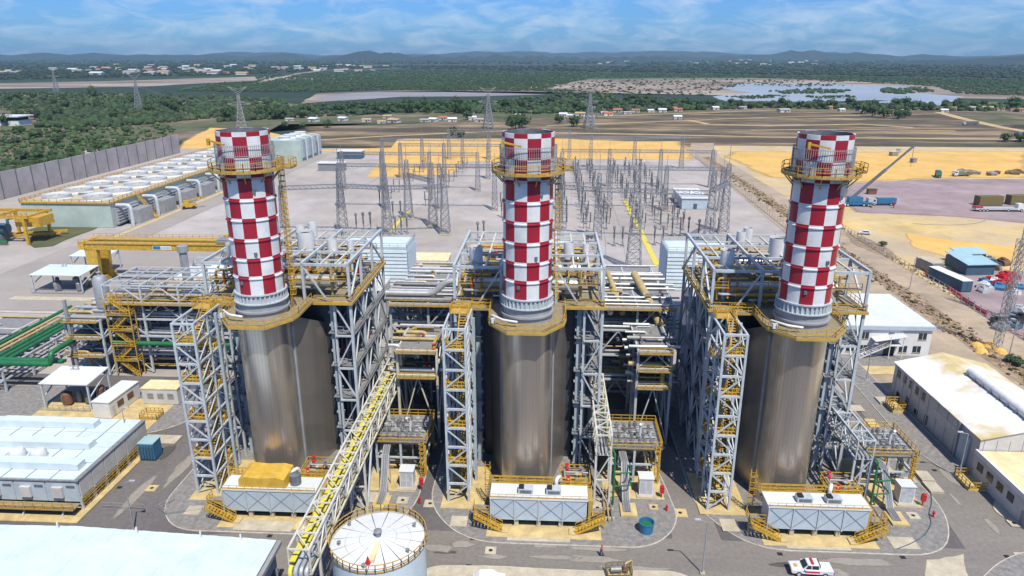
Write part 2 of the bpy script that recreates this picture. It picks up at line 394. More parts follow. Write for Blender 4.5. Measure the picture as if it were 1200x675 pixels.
def rounded(poly, r, n=6):
    out = []; m = len(poly)
    for i in range(m):
        a, b, c = Vector(poly[i - 1]), Vector(poly[i]), Vector(poly[(i + 1) % m])
        rr = r[i] if isinstance(r, (list, tuple)) else r
        if rr <= 0: out.append(tuple(b)); continue
        u, w = a - b, c - b; q = min(rr, u.length * .48, w.length * .48)
        p0, p2 = b + u.normalized() * q, b + w.normalized() * q
        for k in range(n + 1):
            t = k / n; out.append(tuple(p0 * (1 - t) ** 2 + b * 2 * t * (1 - t) + p2 * t * t))
    return out
def strip(pts, w):
    """band of width w along a polyline"""
    L, Rr = [], []; pts = [Vector(p) for p in pts]
    for i, p in enumerate(pts):
        d = (pts[min(i + 1, len(pts) - 1)] - pts[max(i - 1, 0)]).normalized(); nn = Vector((-d.y, d.x)) * w / 2
        L.append(tuple(p + nn)); Rr.append(tuple(p - nn))
    return L + Rr[::-1]
def kerb(name, loop, z, closed=True, w=0.3, h=0.12):
    mb = MB(); pts = loop + ([loop[0]] if closed else [])
    for a, b in zip(pts[:-1], pts[1:]): mb.beam((a[0], a[1], z + h / 2), (b[0], b[1], z + h / 2), w, h)
    o = mb.build(name, 'kerb_stone'); o['kind'] = 'structure'; return o

# ================================================================== the setting: ground, roads, water, hills
sheet('ground', [(-30000, -800), (30000, -800), (30000, 34000), (-30000, 34000)], -0.60, 'ground_far')
sheet('scrubland', wob(PX((-260, 330), (-60, 230), (5, 212), (120, 186), (200, 166), (330, 152), (420, 137), (330, 118), (120, 108), (-200, 110)), 0.03, 5, 3), -0.52, 'scrub')
sheet('green_field', wob(PX((210, 104), (640, 107), (860, 99), (1210, 104), (1210, 93), (820, 88), (430, 82), (300, 90)), 0.02, 6, 4), -0.54, 'green_field')
sheet('sandbank_far', wob(PX((-10, 104), (170, 101), (300, 94), (420, 92), (300, 89.5), (120, 95), (-10, 97.5)), 0.02, 6, 5), -0.50, 'mud_flat')
sheet('dirt_road_far', strip([Vector(P(x, y)) for x, y in ((300, 96), (330, 91), (350, 86), (380, 82), (470, 80))], 26), -0.49, 'mud_flat')
sheet('dirt_road_horizon', strip([Vector(P(x, y)) for x, y in ((430, 76.4), (520, 75.6), (640, 75.8), (735, 76.2))], 60), -0.48, 'mud_flat')
sheet('mud_shore', wob(PX((352, 121), (372, 109), (470, 105.5), (640, 107.5), (900, 112), (1090, 114), (1210, 116), (1210, 106), (1000, 93), (880, 91.5), (760, 92), (690, 93), (655, 98), (560, 104)), 0.012, 6, 6), -0.50, 'mud_flat')
sheet('reservoir', wob(PX((366, 115.5), (388, 110.5), (440, 107.2), (520, 107.4), (600, 109), (640, 110.5), (560, 112.5), (470, 113), (400, 117.5)), 0.02, 4, 7), -0.44, 'water_muddy')
sheet('lagoon', wob(PX((835, 113), (880, 108), (845, 103), (870, 97.5), (960, 97), (1010, 99.5), (1085, 102), (1060, 107), (1130, 113), (1110, 120), (1030, 117), (940, 119), (850, 118)), 0.03, 5, 8), -0.44, 'water')
sheet('lagoon_inlet', wob(PX((1020, 121), (1050, 116), (1110, 118), (1130, 121), (1080, 124)), 0.03, 4, 9), -0.43, 'water')
sheet('village_ground', wob(PX((300, 160), (330, 145), (640, 142), (1210, 133), (1210, 118.5), (900, 121), (640, 124), (470, 131), (250, 147)), 0.015, 6, 10), -0.47, 'scrub')
soft_sheet('brown_field', wob(PX((335, 172), (345, 148), (520, 143), (640, 139.5), (800, 133), (900, 130), (1075, 128), (1210, 134), (1210, 182), (830, 182), (640, 174)), 0.006, 8, 11), -0.42, 'field')
soft_sheet('green_verge', wob(PX((1120, 134), (1210, 133), (1210, 147), (1150, 143)), 0.02, 4, 12), -0.38, 'scrub')
for i, (pts, w) in enumerate([
        (((640, 155), (760, 157), (900, 160), (1210, 163)), 7), (((300, 168), (450, 159), (560, 154), (640, 151)), 6),
        (((805, 140), (830, 145), (900, 147), (1010, 145), (1070, 149)), 8), (((1100, 131), (1130, 139), (1175, 149), (1230, 158)), 11),
        (((640, 147), (800, 141), (900, 137), (1100, 133)), 5), (((700, 136), (900, 129), (1080, 128)), 6), (((880, 152), (1000, 151), (1120, 153)), 5)]):
    sheet('dirt_track', strip([Vector(P(*p)) for p in pts], w), -0.36 + 0.01 * i, 'track')
soft_sheet('sand_left', wob(PX((205, 188), (215, 165), (245, 149), (300, 151), (356, 163), (356, 180)), 0.02, 4, 13), -0.24, 'sand')
sheet('plant_yard', [(-330, 128), (112, 128), (112, 470), (118, 535), (-330, 500)], -0.20, 'gravel_yard')
sheet('sand_parcel', wob(PX((430, 207), (525, 206), (546, 189), (655, 188), (655, 163), (466, 163)), 0.004, 5, 14), -0.16, 'sand')
soft_sheet('sand_strip', wob(PX((345, 176), (470, 172), (470, 162), (640, 161), (735, 165), (800, 165), (822, 180), (815, 188), (656, 186), (520, 182), (430, 181)), 0.01, 5, 15), -0.18, 'sand')
sheet('construction_ground', wob([(104, 90), (700, 90), (700, 545), (104, 545)], 0.0015, 6, 16), -0.22, 'sand_tan')
soft_sheet('sand_field', wob(PX((846, 183), (855, 177), (1000, 178), (1210, 177), (1210, 208), (1090, 209), (1000, 214), (900, 208)), 0.012, 6, 17), -0.17, 'sand')
soft_sheet('sand_bank', wob(PX((1060, 272), (1130, 283), (1210, 289), (1210, 312), (1120, 304), (1068, 288)), 0.04, 5, 18), -0.17, 'sand')
soft_sheet('gravel_lot', wob(PX((995, 214), (1090, 209), (1210, 209), (1210, 262), (1120, 254), (1000, 249), (985, 232)), 0.012, 6, 19), -0.15, 'gravel_mauve')
soft_sheet('storage_lot', wob(PX((1095, 322), (1130, 313), (1215, 318), (1215, 440), (1150, 380)), 0.01, 6, 20), -0.15, 'gravel_mauve')
sheet('perimeter_road', [(84, 40), (113, 40), (113, 500), (125, 560), (108, 560), (96, 500)], -0.12, 'road_pale')
sheet('rubble_verge', wob([(98, 130), (103.5, 130), (104, 330), (104, 480), (100, 480), (99, 330)], 0.003, 10, 21), -0.09, 'dirt')
soft_sheet('verge_island', wob(PX((990, 273), (1010, 276), (1045, 293), (1052, 302), (1040, 302), (1002, 287)), 0.03, 4, 22), -0.07, 'dirt')
sheet('side_yard', [(62, 60), (92, 60), (92, 245), (62, 245)], -0.10, 'road_pale')
sheet('asphalt_lot', [(-170, 20), (66, 20), (66, 132), (-170, 132)], -0.05, 'asphalt')
sheet('front_road', rounded([(-60, 74.5), (66, 74.5), (67, 82.5), (62, 84.5), (-30, 84.5), (-60, 80)], 2), -0.035, 'asphalt_dusty')
sheet('side_road', [(57, 75), (69, 75), (68.8, 100), (66.8, 152), (60.5, 152), (59, 96)], -0.03, 'asphalt_dusty')
sheet('lane_between_units', [(18, 80), (25, 80), (24, 100), (18, 122)], -0.025, 'asphalt_dusty')
soft_sheet('turning_patch', wob(PX((1085, 655), (1130, 648), (1140, 690), (1080, 690)), 0.04, 4, 23), -0.02, 'concrete')
sheet('crane_apron', [(-170, 170), (-90, 170), (-90, 235), (-170, 235)], -0.14, 'yard_tarmac')
for i, (x0, y0, x1, y1, m) in enumerate([(-150, 178, -112, 181, 'concrete'), (-160, 168, -100, 169.2, 'kerb_stone'), (-163, 240, -161, 470, 'concrete_ochre'), (34, 222, 36, 330, 'yellow_tray'), (-62, 250, -60.5, 300, 'yellow_tray')]):
    sheet('concrete_strip', [(x0, y0), (x1, y0), (x1, y1), (x0, y1)], -0.10 + 0.004 * i, m)
sheet('service_road_left', [(-165, 236), (-150, 236), (-150, 480), (-165, 480)], -0.13, 'yard_tarmac')
sheet('grass_ditch', wob(PX((30, 270), (58, 262), (120, 264), (62, 288), (40, 290)), 0.03, 4, 24), -0.06, 'scrub')

PADS = {'L': rounded([(-57.5, 122), (-57.5, 88), (-53, 82.6), (-24, 82.6), (-19.6, 89), (-19.2, 99), (-22, 122)], [0, 5, 6, 5, 5, 3, 0]),
        'M': rounded([(-17.5, 122), (-17.4, 90), (-11, 82.3), (15, 82.3), (19.6, 88), (18.6, 99), (15, 122)], [0, 5, 8, 6, 6, 3, 0]),
        'R': rounded([(22.5, 122), (22.6, 92), (28.5, 82.8), (54.5, 82.8), (59.5, 92), (58.6, 108), (58.6, 140), (24, 140)], [0, 4, 8, 9, 8, 3, 0, 0])}
for k, poly in PADS.items():
    o = MB().prism(poly, -0.05, 0.10).build('gravel_pad', 'gravel_pad'); o['kind'] = 'structure'
    kerb('kerb', poly, -0.03)
ped = rounded([(-110, 108.5), (-84, 108.5), (-72, 108), (-66, 113), (-65, 126), (-110, 126)], [0, 3, 5, 6, 0, 0])
o = MB().prism(ped, -0.05, 0.10).build('gravel_pad', 'gravel_pad'); o['kind'] = 'structure'; kerb('kerb', ped, -0.03)
wp = rounded([(62.8, 112), (66.5, 100), (68.4, 100), (68.4, 150), (63.6, 150)], [2, 1, 0, 0, 1])
o = MB().prism(wp, -0.05, 0.10).build('pavement', 'gravel_pad'); o['kind'] = 'structure'; kerb('kerb', wp, -0.03)
cp_ = rounded([P(1140, 690), P(1175, 655), P(1230, 640), P(1260, 690)], [0, 4, 0, 0])
o = MB().prism(cp_, -0.05, 0.10).build('gravel_pad', 'gravel_pad'); o['kind'] = 'structure'; kerb('kerb', cp_, -0.03)
cw = rounded([P(1162, 598), P(1210, 625), P(1240, 600), P(1180, 560)], [2, 0, 0, 0])
o = MB().prism(cw, -0.05, 0.10).build('pavement', 'concrete'); o['kind'] = 'structure'; kerb('kerb', cw, -0.03)
fs = rounded([P(480, 690), P(500, 664), P(570, 664), P(690, 670), P(795, 670), P(830, 690)], [0, 3, 0, 0, 3, 0])
o = MB().prism(fs, -0.05, 0.10).build('pavement', 'concrete'); o['kind'] = 'structure'; kerb('kerb', fs, -0.03)
# slabs on the pads and covers in the road
for (x0, y0, x1, y1, m) in [(-47, 83.4, -33, 92, 'concrete_ochre'), (-8.2, 83.4, 8, 92, 'concrete_ochre'), (30.4, 83.6, 46, 92, 'concrete_ochre'),
        (-44.5, 82.9, -36, 85.2, 'concrete'), (-5.2, 82.7, 3.6, 85.0, 'concrete'), (33.4, 83.1, 42, 85.3, 'concrete'),
        (-54.2, 89.6, -47.5, 101, 'concrete_ochre'), (-15.6, 89.6, -9, 101, 'concrete_ochre'), (22.9, 90.2, 30, 101, 'concrete_ochre'),
        (-28, 93.5, -20.2, 107, 'concrete_ochre'), (9, 93.5, 18.2, 107, 'concrete_ochre'), (48, 93.5, 56.6, 107, 'concrete_ochre'),
        (-28, 90.5, -24, 93, 'concrete'), (6, 90.2, 9.6, 93.2, 'concrete'), (44.5, 90.2, 48.3, 93.2, 'concrete'), (-53.3, 86, -51, 88.2, 'concrete'),
        (-13.6, 85.4, -11.2, 87.8, 'concrete'), (25.4, 86.4, 27.8, 89.2, 'concrete'), (48, 83.9, 51.6, 86.4, 'concrete'),
        (59.0, 118, 60.8, 121, 'concrete_ochre'), (58, 124, 60.6, 126.5, 'concrete'), (-96.5, 110, -72, 121.5, 'concrete_ochre'), (-79, 109, -76, 113.4, 'concrete')]:
    o = MB().box(x0, y0, 0.09, x1, y1, 0.15 + 0.003 * R.random()).build('concrete_slab', m); o['kind'] = 'structure'
sheet('raised_apron', [(64.5, 141.2), (84, 141.2), (84, 147.5), (64.5, 147.5)], -0.018, 'concrete_ochre')
COVERS = [((178, 572), 1.6), ((504, 590), 1.8), ((575, 645), 1.5), ((797, 601), 2.0), ((1198, 652), 1.6), ((700, 596), 1.5, 1), ((766, 595), 1.3, 1), ((1066, 563), 1.6, 1), ((1070, 605), 1.6, 1), ((1000, 585), 1.4, 1), ((472, 587), 1.7, 1), ((1198, 612), 1.2, 1), ((1038, 470), 1.6), ((1188, 614), 1.5, 1)]
for i, c in enumerate(COVERS):
    x, y = P(*c[0]); s = c[1] / 2; z = 0.10 if len(c) > 2 else -0.03
    o = MB().box(x - s, y - s, z - 0.05, x + s, y + s, z + 0.06).build('manhole_slab', 'concrete' if i % 3 else 'concrete_ochre')
    tag(o, 'square pale concrete manhole slab set in the ground among the units', 'manhole', 'manhole slabs around the units')
    MB().lathe([(0.28, z + 0.061), (0.28, z + 0.075)], 14, x, y).build('manhole_lid', 'dark', o)
for i, (px, py) in enumerate([(76, 617), (316, 628), (140, 571), (554, 631), (788, 603), (549, 663), (914, 649), (1058, 653), (1083, 564), (1095, 551), (1180, 652)]):
    x, y = P(px, py)
    o = MB().box(x - .35, y - .3, -0.06, x + .35, y + .3, 0.0).build('drain_grate', 'dark')
    tag(o, 'small dark drain grate beside a kerb in the road', 'drain', 'drain grates along the roads')

# dust and oil spread on the roads
qt = random.Random(21)
for i in range(34):
    x, y = (qt.uniform(-28, 60), qt.uniform(75.5, 82)) if i < 20 else ((qt.uniform(60.5, 66), qt.uniform(88, 148)) if i < 27 else (qt.uniform(-66, -58), qt.uniform(84, 118)))
    a, b = (qt.uniform(2, 7) * (1 if i % 3 else .35), qt.uniform(.4, 1.2) * (1 if i % 3 else .6)) if i < 20 else (qt.uniform(.4, 1.3), qt.uniform(2, 7))
    poly = [(x + a * math.cos(k * .524) * qt.uniform(.7, 1.2), y + b * math.sin(k * .524) * qt.uniform(.7, 1.2)) for k in range(12)]
    soft_sheet('dust_patch' if i % 3 else 'oil_patch', poly, -0.018 + 0.0004 * i, 'tyre_dust' if i % 3 else 'road_stain', .35, .8)
for i in range(12):      # faint turning circles of the trucks
    px, py = qt.uniform(1020, 1190), qt.uniform(216, 246); x, y = P(px, py)
    r = qt.uniform(14, 30); a0 = qt.uniform(0, 6.28); pts = [Vector((x + r * math.cos(a0 + u * .14), y + r * math.sin(a0 + u * .14))) for u in range(10)]
    sheet('tyre_track', strip(pts, .45), -0.13 + .001 * i, 'mauve_track')

# hills on the skyline
def ridge(name, y, x0, x1, hmax, seed, n=220):
    q = random.Random(seed); ph = [(q.uniform(0, 6.28), q.uniform(1, 5), q.uniform(.4, 1)) for _ in range(7)]
    mb = MB(); v = []; rows = 5; depth = 1700
    for i in range(n + 1):
        t = i / n; x = x0 + (x1 - x0) * t
        h = sum(a * math.sin(p + f * t * 11 * (k * .55 + .35)) / (k * .7 + 1) for k, (p, f, a) in enumerate(ph))
        h = hmax * max(0.06, 0.42 + 0.30 * h) * (0.92 + 0.16 * q.random()) * min(1, 8 * t, 8 * (1 - t))
        for r in range(rows):
            u = r / (rows - 1); s = math.sin(u * math.pi) ** 0.8 if 0 < r < rows - 1 else 0
            v.append((x, y + depth * (u - .5), -8 + (h + 8) * s))
    f = [(i * rows + r, (i + 1) * rows + r, (i + 1) * rows + r + 1, i * rows + r + 1) for i in range(n) for r in range(rows - 1)]
    mb.add(v, f); o = mb.build(name, 'hill', None, True); o['kind'] = 'structure'; return o
ridge('hills', 8200, -2600, 1500, 150, 4)
ridge('hills', 9800, 900, 9000, 165, 8)
ridge('hills', 9400, -9500, -1800, 95, 15)
ridge('hills', 13500, -14000, 14000, 190, 21)
ridge('hills', 5600, 2300, 5600, 62, 33, 120)

# ------------------------------------------------------------------ vegetation
def ico(sub):
    bm = bmesh.new(); bmesh.ops.create_icosphere(bm, subdivisions=sub, radius=1.0)
    v = np.array([p.co[:] for p in bm.verts]); f = np.array([[q.index for q in p.verts] for p in bm.faces]); bm.free(); return v, f
IV, IF = ico(2)
IV1, IF1 = ico(1)
NP = np.random.RandomState(5)
def crown_var(v, amp, rs):
    d = 1 + amp * (rs.rand(len(v)) - 0.5) * 2
    return v * d[:, None]
VAR = [crown_var(IV1, 0.32, NP) for _ in range(12)]
def tint_attr(me, cols):
    a = me.color_attributes.new('tint', 'FLOAT_COLOR', 'POINT')
    a.data.foreach_set('color', np.concatenate([cols, np.ones((len(cols), 1))], 1).astype(np.float32).ravel())
def mass(name, pts, rad, flat, tints, label, material='foliage', z=-.5):
    """one far-off wood: many uneven low crowns in one mesh"""
    n = len(pts); z0 = z; nv, nf = len(IV1), len(IF1); V = np.empty((n * nv, 3)); Fc = np.empty((n * nf, 3), int); C = np.empty((n * nv, 3))
    for i in range(n):
        v = VAR[i % 12]; a = NP.rand() * 6.28; c, s = math.cos(a), math.sin(a)
        x = (v[:, 0] * c - v[:, 1] * s) * rad[i]; y = (v[:, 0] * s + v[:, 1] * c) * rad[i]; z = v[:, 2] * rad[i] * flat
        V[i * nv:(i + 1) * nv] = np.stack([x + pts[i][0], y + pts[i][1], z + rad[i] * flat * 0.55 + z0], 1)
        Fc[i * nf:(i + 1) * nf] = IF1 + i * nv; C[i * nv:(i + 1) * nv] = tints[i] * (0.8 + 0.4 * NP.rand(nv, 1))
    me = bpy.data.meshes.new(name); me.vertices.add(len(V)); me.vertices.foreach_set('co', V.ravel())
    me.loops.add(len(Fc) * 3); me.loops.foreach_set('vertex_index', Fc.ravel()); me.polygons.add(len(Fc))
    me.polygons.foreach_set('loop_start', np.arange(0, len(Fc) * 3, 3)); me.polygons.foreach_set('loop_total', np.full(len(Fc), 3))
    me.update(); me.validate(); tint_attr(me, C); me.materials.append(MATS[material])
    o = bpy.data.objects.new(name, me); COL.objects.link(o); o['kind'] = 'stuff'; o['label'] = label; o['category'] = 'woodland' if material == 'foliage' else 'rubble'; return o
def inside(x, y, poly):
    r = False; n = len(poly)
    for i in range(n):
        x1, y1 = poly[i]; x2, y2 = poly[i - 1]
        if (y1 > y) != (y2 > y) and x < (x2 - x1) * (y - y1) / (y2 - y1) + x1: r = not r
    return r
OPEN = [[(828, 120), (828, 104), (858, 97), (1000, 95.5), (1095, 101), (1138, 114), (1115, 122)], [(640, 104), (690, 91), (880, 90.5), (960, 94), (960, 100), (840, 110), (700, 107)],
        [(350, 122), (366, 108), (440, 105), (640, 106.5), (655, 114), (470, 116)], [(-10, 104.5), (170, 101.5), (300, 95), (300, 89), (120, 94), (-10, 97)], [(296, 98), (345, 84), (480, 79), (480, 81), (356, 86), (306, 97)], [(425, 77), (425, 75), (740, 75), (740, 77)]]
OPEN.append([(-20, 152), (-20, 127), (44, 127), (44, 152)])
OPEN_ALL, OPEN_NONE = OPEN, []
def scatter(poly, n, q):
    """even on the picture, so the nearer ground is not left bare"""
    xs = [p[0] for p in poly]; ys = [p[1] for p in poly]; out = []; k = 0
    while len(out) < n and k < n * 30:
        k += 1; x, y = q.uniform(min(xs), max(xs)), q.uniform(min(ys), max(ys))
        if inside(x, y, poly) and not any(inside(x, y, z) for z in OPEN): out.append(P(x, y))
    return out
def tints(n, lo=0.6, hi=1.35, warm=0.15):
    t = lo + (hi - lo) * NP.rand(n, 1); w = (NP.rand(n, 1) < warm) * NP.rand(n, 1)
    return t * (np.array([[1, 1, 1]]) + w * np.array([[0.9, 0.25, 0.3]]))
q = random.Random(3)
def wood(name, poly, n, r0, r1, label, lo=.6, hi=1.35, warm=.15, flat=0.75, far=0.0):
    pts = scatter(poly, n, q); n = len(pts)
    rad = np.array([(r0 + (r1 - r0) * q.random() ** 2) * (1 + far * p[1] / 1000) for p in pts])
    return mass(name, pts, rad, flat, tints(n, lo, hi, warm), label)
wood('scrub_wood', [(-40, 226), (40, 196), (120, 180), (195, 160), (210, 150), (120, 138), (-40, 142)], 760, 0.9, 3.4, 'low green thicket beyond the concrete panel wall', .7, 1.8, .15)
wood('palm_wood', [(-40, 150), (140, 148), (230, 140), (345, 132), (330, 116), (150, 110), (-40, 108)], 2600, 2.2, 5.0, 'dense mixed wood behind the thicket on the far left', .55, 1.3, .22)
wood('mangrove_wood', [(205, 107), (640, 108), (830, 101), (1210, 112), (1210, 93), (820, 87), (430, 81), (300, 89)], 10500, 1.3, 3.0, 'flat dark green mangrove plain stretching to the hills', .6, 1.1, .04, 0.45, 0.35)
wood('distant_wood', [(-10, 94), (300, 87), (430, 80), (1210, 92), (1210, 70), (-10, 70)], 6500, 2.6, 6.0, 'distant dark woodland below the hills', .3, .75, .05, 0.45, 0.32)
wood('village_wood', [(250, 143), (470, 132), (640, 133), (900, 127), (1210, 131), (1210, 121), (900, 121.5), (840, 120), (740, 112), (640, 108), (600, 117), (470, 121), (350, 124)], 1700, 2.4, 5.0, 'belt of green trees around the village and lagoon shore', .55, 1.35, .10)
OPEN = OPEN_NONE
wood('lagoon_islet_wood', [(900, 107), (960, 105), (1000, 106), (985, 109), (920, 110)], 120, 2.5, 5, 'low wooded islet in the lagoon', .8, 1.4, .0)
wood('shore_scrub_wood', [(660, 108), (655, 99), (700, 93), (860, 92), (950, 95), (850, 103), (830, 112), (760, 110)], 520, 1.5, 4.5, 'dark scrub patches on the mud flats left of the lagoon', .5, 1.1, .3, .5)
for nm_, pl_, k_ in (('lagoon_bar_wood', [(850, 113), (905, 111), (930, 113), (880, 116)], 90), ('lagoon_reed_wood', [(945, 113), (985, 111), (1010, 114), (960, 116)], 70), ('lagoon_edge_wood', [(870, 99), (960, 97.5), (1005, 100), (930, 101.5)], 90)):
    wood(nm_, pl_, k_, 1.5, 4, {'lagoon_bar_wood': 'dark scrub bar in the near left of the lagoon', 'lagoon_reed_wood': 'dark scrub clump in the near middle of the lagoon', 'lagoon_edge_wood': 'dark scrub fringe along the far lagoon edge'}[nm_], .5, 1.1, .1, .5)
wood('lagoon_spit_wood', [(1030, 105), (1075, 103), (1100, 107), (1060, 110), (1035, 109)], 110, 2.5, 5, 'wooded spit at the right end of the lagoon', .8, 1.4, .0)

rq = random.Random(12)
vp = [(rq.gauss(101, 1.7), rq.uniform(128, 330)) for _ in range(900)] + [(rq.gauss(114.8, .7), rq.uniform(130, 300)) for _ in range(260)] + [(rq.gauss(104, .8), rq.uniform(300, 480)) for _ in range(300)]
mass('verge_rubble', vp, np.array([rq.uniform(.12, .45) for _ in vp]), .7, tints(len(vp), .5, 1.5, .3), 'loose rubble and dry clods along the verge of the pale road', 'rubble', -.12)
vb = [(rq.gauss(100.6, 1.6), rq.uniform(128, 420)) for _ in range(260)]
mass('verge_weeds', vb, np.array([rq.uniform(.25, .7) for _ in vb]), .6, tints(len(vb), .7, 1.5, 1.0) * np.array([[1.6, .95, .9]]), 'dry brown weeds along the verge of the pale road', 'foliage', -.1)
def tree_meshes(seed):
    rs = np.random.RandomState(seed); V, Fc, C = [], [], []; off = 0
    for k in range(16):
        a = rs.rand() * 6.28; rr = 0.62 * math.sqrt(rs.rand()); zc = 0.62 + 0.5 * (rs.rand() - .35) * (1 - rr * .6)
        s = 0.20 + 0.17 * rs.rand(); v = crown_var(IV1, 0.4, rs) * s
        V.append(v * np.array([1, 1, .8]) + np.array([rr * math.cos(a), rr * math.sin(a), zc])); Fc.append(IF1 + off); off += len(v)
        C.append(np.full((len(v), 3), 0.65 + 0.7 * rs.rand()) * (0.85 + .3 * rs.rand(len(v), 1)))
    for k in range(150):          # loose leaf sprays that break up the outline
        d = rs.randn(3); d /= np.linalg.norm(d); c = d * np.array([.80, .80, .50]) * (0.75 + .45 * rs.rand()) + np.array([0, 0, .68])
        t = rs.randn(3, 3) * 0.085; V.append(c + t); Fc.append(np.array([[0, 1, 2]]) + off); off += 3; C.append(np.full((3, 3), 0.6 + 0.9 * rs.rand()))
    me = bpy.data.meshes.new('crown'); v = np.concatenate(V); f = np.concatenate(Fc)
    me.from_pydata(v.tolist(), [], f.tolist()); tint_attr(me, np.concatenate(C)); me.materials.append(MATS['foliage']); me.update()
    mb = MB().tube([(0, 0, -.05), (.02, .01, .25), (-.01, .02, .5)], .045, 6)
    for k in range(4):
        a = k * 1.6 + seed; mb.tube([(0, 0, .32), (.25 * math.cos(a), .25 * math.sin(a), .62)], .02, 5)
    return me, mb.mesh('trunk', 'trunk')
TM = [tree_meshes(s) for s in range(5)]
def palm_mesh():
    mb = MB()
    for k in range(11):
        a = k * 2.4; L = .55; pts = [Vector((math.cos(a) * L * t, math.sin(a) * L * t, 1 + .22 * t - .5 * t * t)) for t in (0, .35, .7, 1)]
        sd = Vector((-math.sin(a), math.cos(a), 0)); w = (.02, .09, .07, .01)
        for i in range(3):
            mb.add([pts[i] - sd * w[i], pts[i] + sd * w[i], pts[i + 1] + sd * w[i + 1], pts[i + 1] - sd * w[i + 1]], [(0, 1, 2, 3)])
    me = mb.mesh('fronds', 'foliage'); tint_attr(me, np.full((len(mb.v), 3), 0.9))
    return me, MB().tube([(0, 0, 0), (.03, 0, .5), (.02, .02, 1)], .02, 6).mesh('trunk', 'trunk')
PM = palm_mesh()
def tree(name, x, y, h, w, label, group, kind=0, z=-0.45):
    t = thing(name, label, 'tree', (x, y, z), R.uniform(0, 6.28), group)
    me, tr = PM if kind == 'palm' else TM[kind % 5]
    for nm, m in (('crown', me), ('trunk', tr)):
        o = bpy.data.objects.new(nm, m); COL.objects.link(o); o.parent = t; o.scale = (w, w, h)
def trees(name, poly, n, h0, h1, wf, label, group, palm=0.0):
    for x, y in scatter(poly, n, q):
        h = q.uniform(h0, h1); p = q.random() < palm
        tree('palm_tree' if p else name, x, y, h, h * (0.9 if p else wf * q.uniform(.75, 1.2)), ('tall palm ' + label) if p else ('leafy ' + label), ('palms ' if p else 'trees ') + group, 'palm' if p else q.randrange(5))
trees('broadleaf_tree', [(0, 148), (150, 140), (215, 135), (215, 112), (0, 108)], 46, 8, 13, .62, 'tree in the dense wood beyond the concrete panel wall', 'in the wood at far left', .45)
trees('scrub_bush', [(0, 214), (60, 194), (150, 176), (200, 160), (120, 150), (0, 150)], 44, 2.6, 5.5, .95, 'rounded bush in the thicket beyond the concrete panel wall', 'in the thicket behind the wall')
trees('broadleaf_tree', [(250, 142), (470, 134), (600, 136), (640, 132), (600, 122), (350, 126)], 34, 7, 12, .7, 'tree along the village behind the switchyard', 'along the village behind the switchyard')
OPEN = OPEN_ALL
trees('broadleaf_tree', [(640, 133), (900, 127), (1200, 130), (1200, 122), (900, 122), (830, 121), (700, 114), (640, 118)], 60, 6, 9.5, .85, 'tree between the village and the lagoon', 'between village and lagoon')
for px, py, h in [(604, 152, 13), (612, 150, 11), (531, 158, 6), (540, 160, 5), (672, 148, 9), (655, 144, 7), (1010, 133, 12), (1022, 136, 12), (1036, 138, 11), (1052, 139, 9), (1060, 138, 8), (1178, 166, 6), (1196, 166, 6), (548, 140, 8), (384, 149, 6), (355, 150, 5), (334, 149, 5)]:
    x, y = P(px, py); tree('broadleaf_tree', x, y, h, h * .8, 'dark round tree standing out on the brown field edge', 'trees dotted on the brown field', R.randrange(5))
for i, (px, py) in enumerate([(1034, 288), (1193, 428), (1186, 424)]):
    x, y = P(px, py); tree('weed_bush', x, y, 1.5, 1.8, ['small green bush on the verge island beside the pale road', 'green weed clump on the dirt at the right edge', 'low weed tuft beside the lamp mast footing'][i], 'weeds by the pale road', i, -0.1)

# ------------------------------------------------------------------ village houses
def house_mesh(w, d, h, rm):
    a = MB().box(-w / 2, -d / 2, 0, w / 2, d / 2, h).mesh('wall', 'wall_grey')
    b = MB().add([(-w / 2 - .5, -d / 2 - .6, h), (w / 2 + .5, -d / 2 - .6, h), (w / 2 + .5, d / 2 + .6, h), (-w / 2 - .5, d / 2 + .6, h), (-w / 2 - .5, 0, h + 1.7), (w / 2 + .5, 0, h + 1.7)],
                 [(0, 1, 5, 4), (2, 3, 4, 5), (0, 4, 3), (1, 2, 5), (0, 3, 2, 1)]).mesh('roof', rm)
    c = MB().box(-w * .1, -d / 2 - .06, 0.02, w * .1, -d / 2 + .03, 2.1).mesh('door', 'rust')
    e = MB().box(w * .22, -d / 2 - .06, 1, w * .36, -d / 2 + .03, 2.1).mesh('window', 'glass')
    return (('wall', a), ('roof', b), ('door', c), ('window', e))
HM = [house_mesh(11, 8, 3.2, 'tile_red'), house_mesh(14, 9, 3.2, 'tile_grey'), house_mesh(10, 8, 3.4, 'white_roof'), house_mesh(13, 9, 3.2, 'pipe_tan')]
HN = ['small village house with a red tiled roof among trees', 'small village house with a grey roof among trees', 'small village house with a white roof among trees', 'small village house with a tan roof among trees']
HSP = [(340, 141, 1), (368, 142, 2), (402, 141, 2), (430, 142, 3), (447, 144, 3), (462, 143, 3), (498, 142, 1), (508, 142, 2), (519, 140, 0), (530, 142, 2), (455, 138, 3), (563, 142, 1), (553, 140, 2), (607, 136, 2), (660, 136, 2), (668, 137, 2), (680, 135, 3), (712, 135, 0), (724, 131, 0), (735, 133, 1), (745, 131, 0), (762, 131, 2), (776, 131, 2), (788, 129, 0), (795, 130, 0), (708, 134, 2), (690, 139, 1), (838, 128, 2), (870, 127, 1), (918, 131, 1), (972, 127, 0), (986, 130, 2), (1010, 130, 1), (1093, 128, 1), (1106, 131, 2), (1116, 128, 0), (1136, 128, 1), (1157, 128, 3), (1172, 129, 0), (1186, 130, 0), (1196, 130, 0), (794, 139, 2)]
HCOUNT = [0] * 4
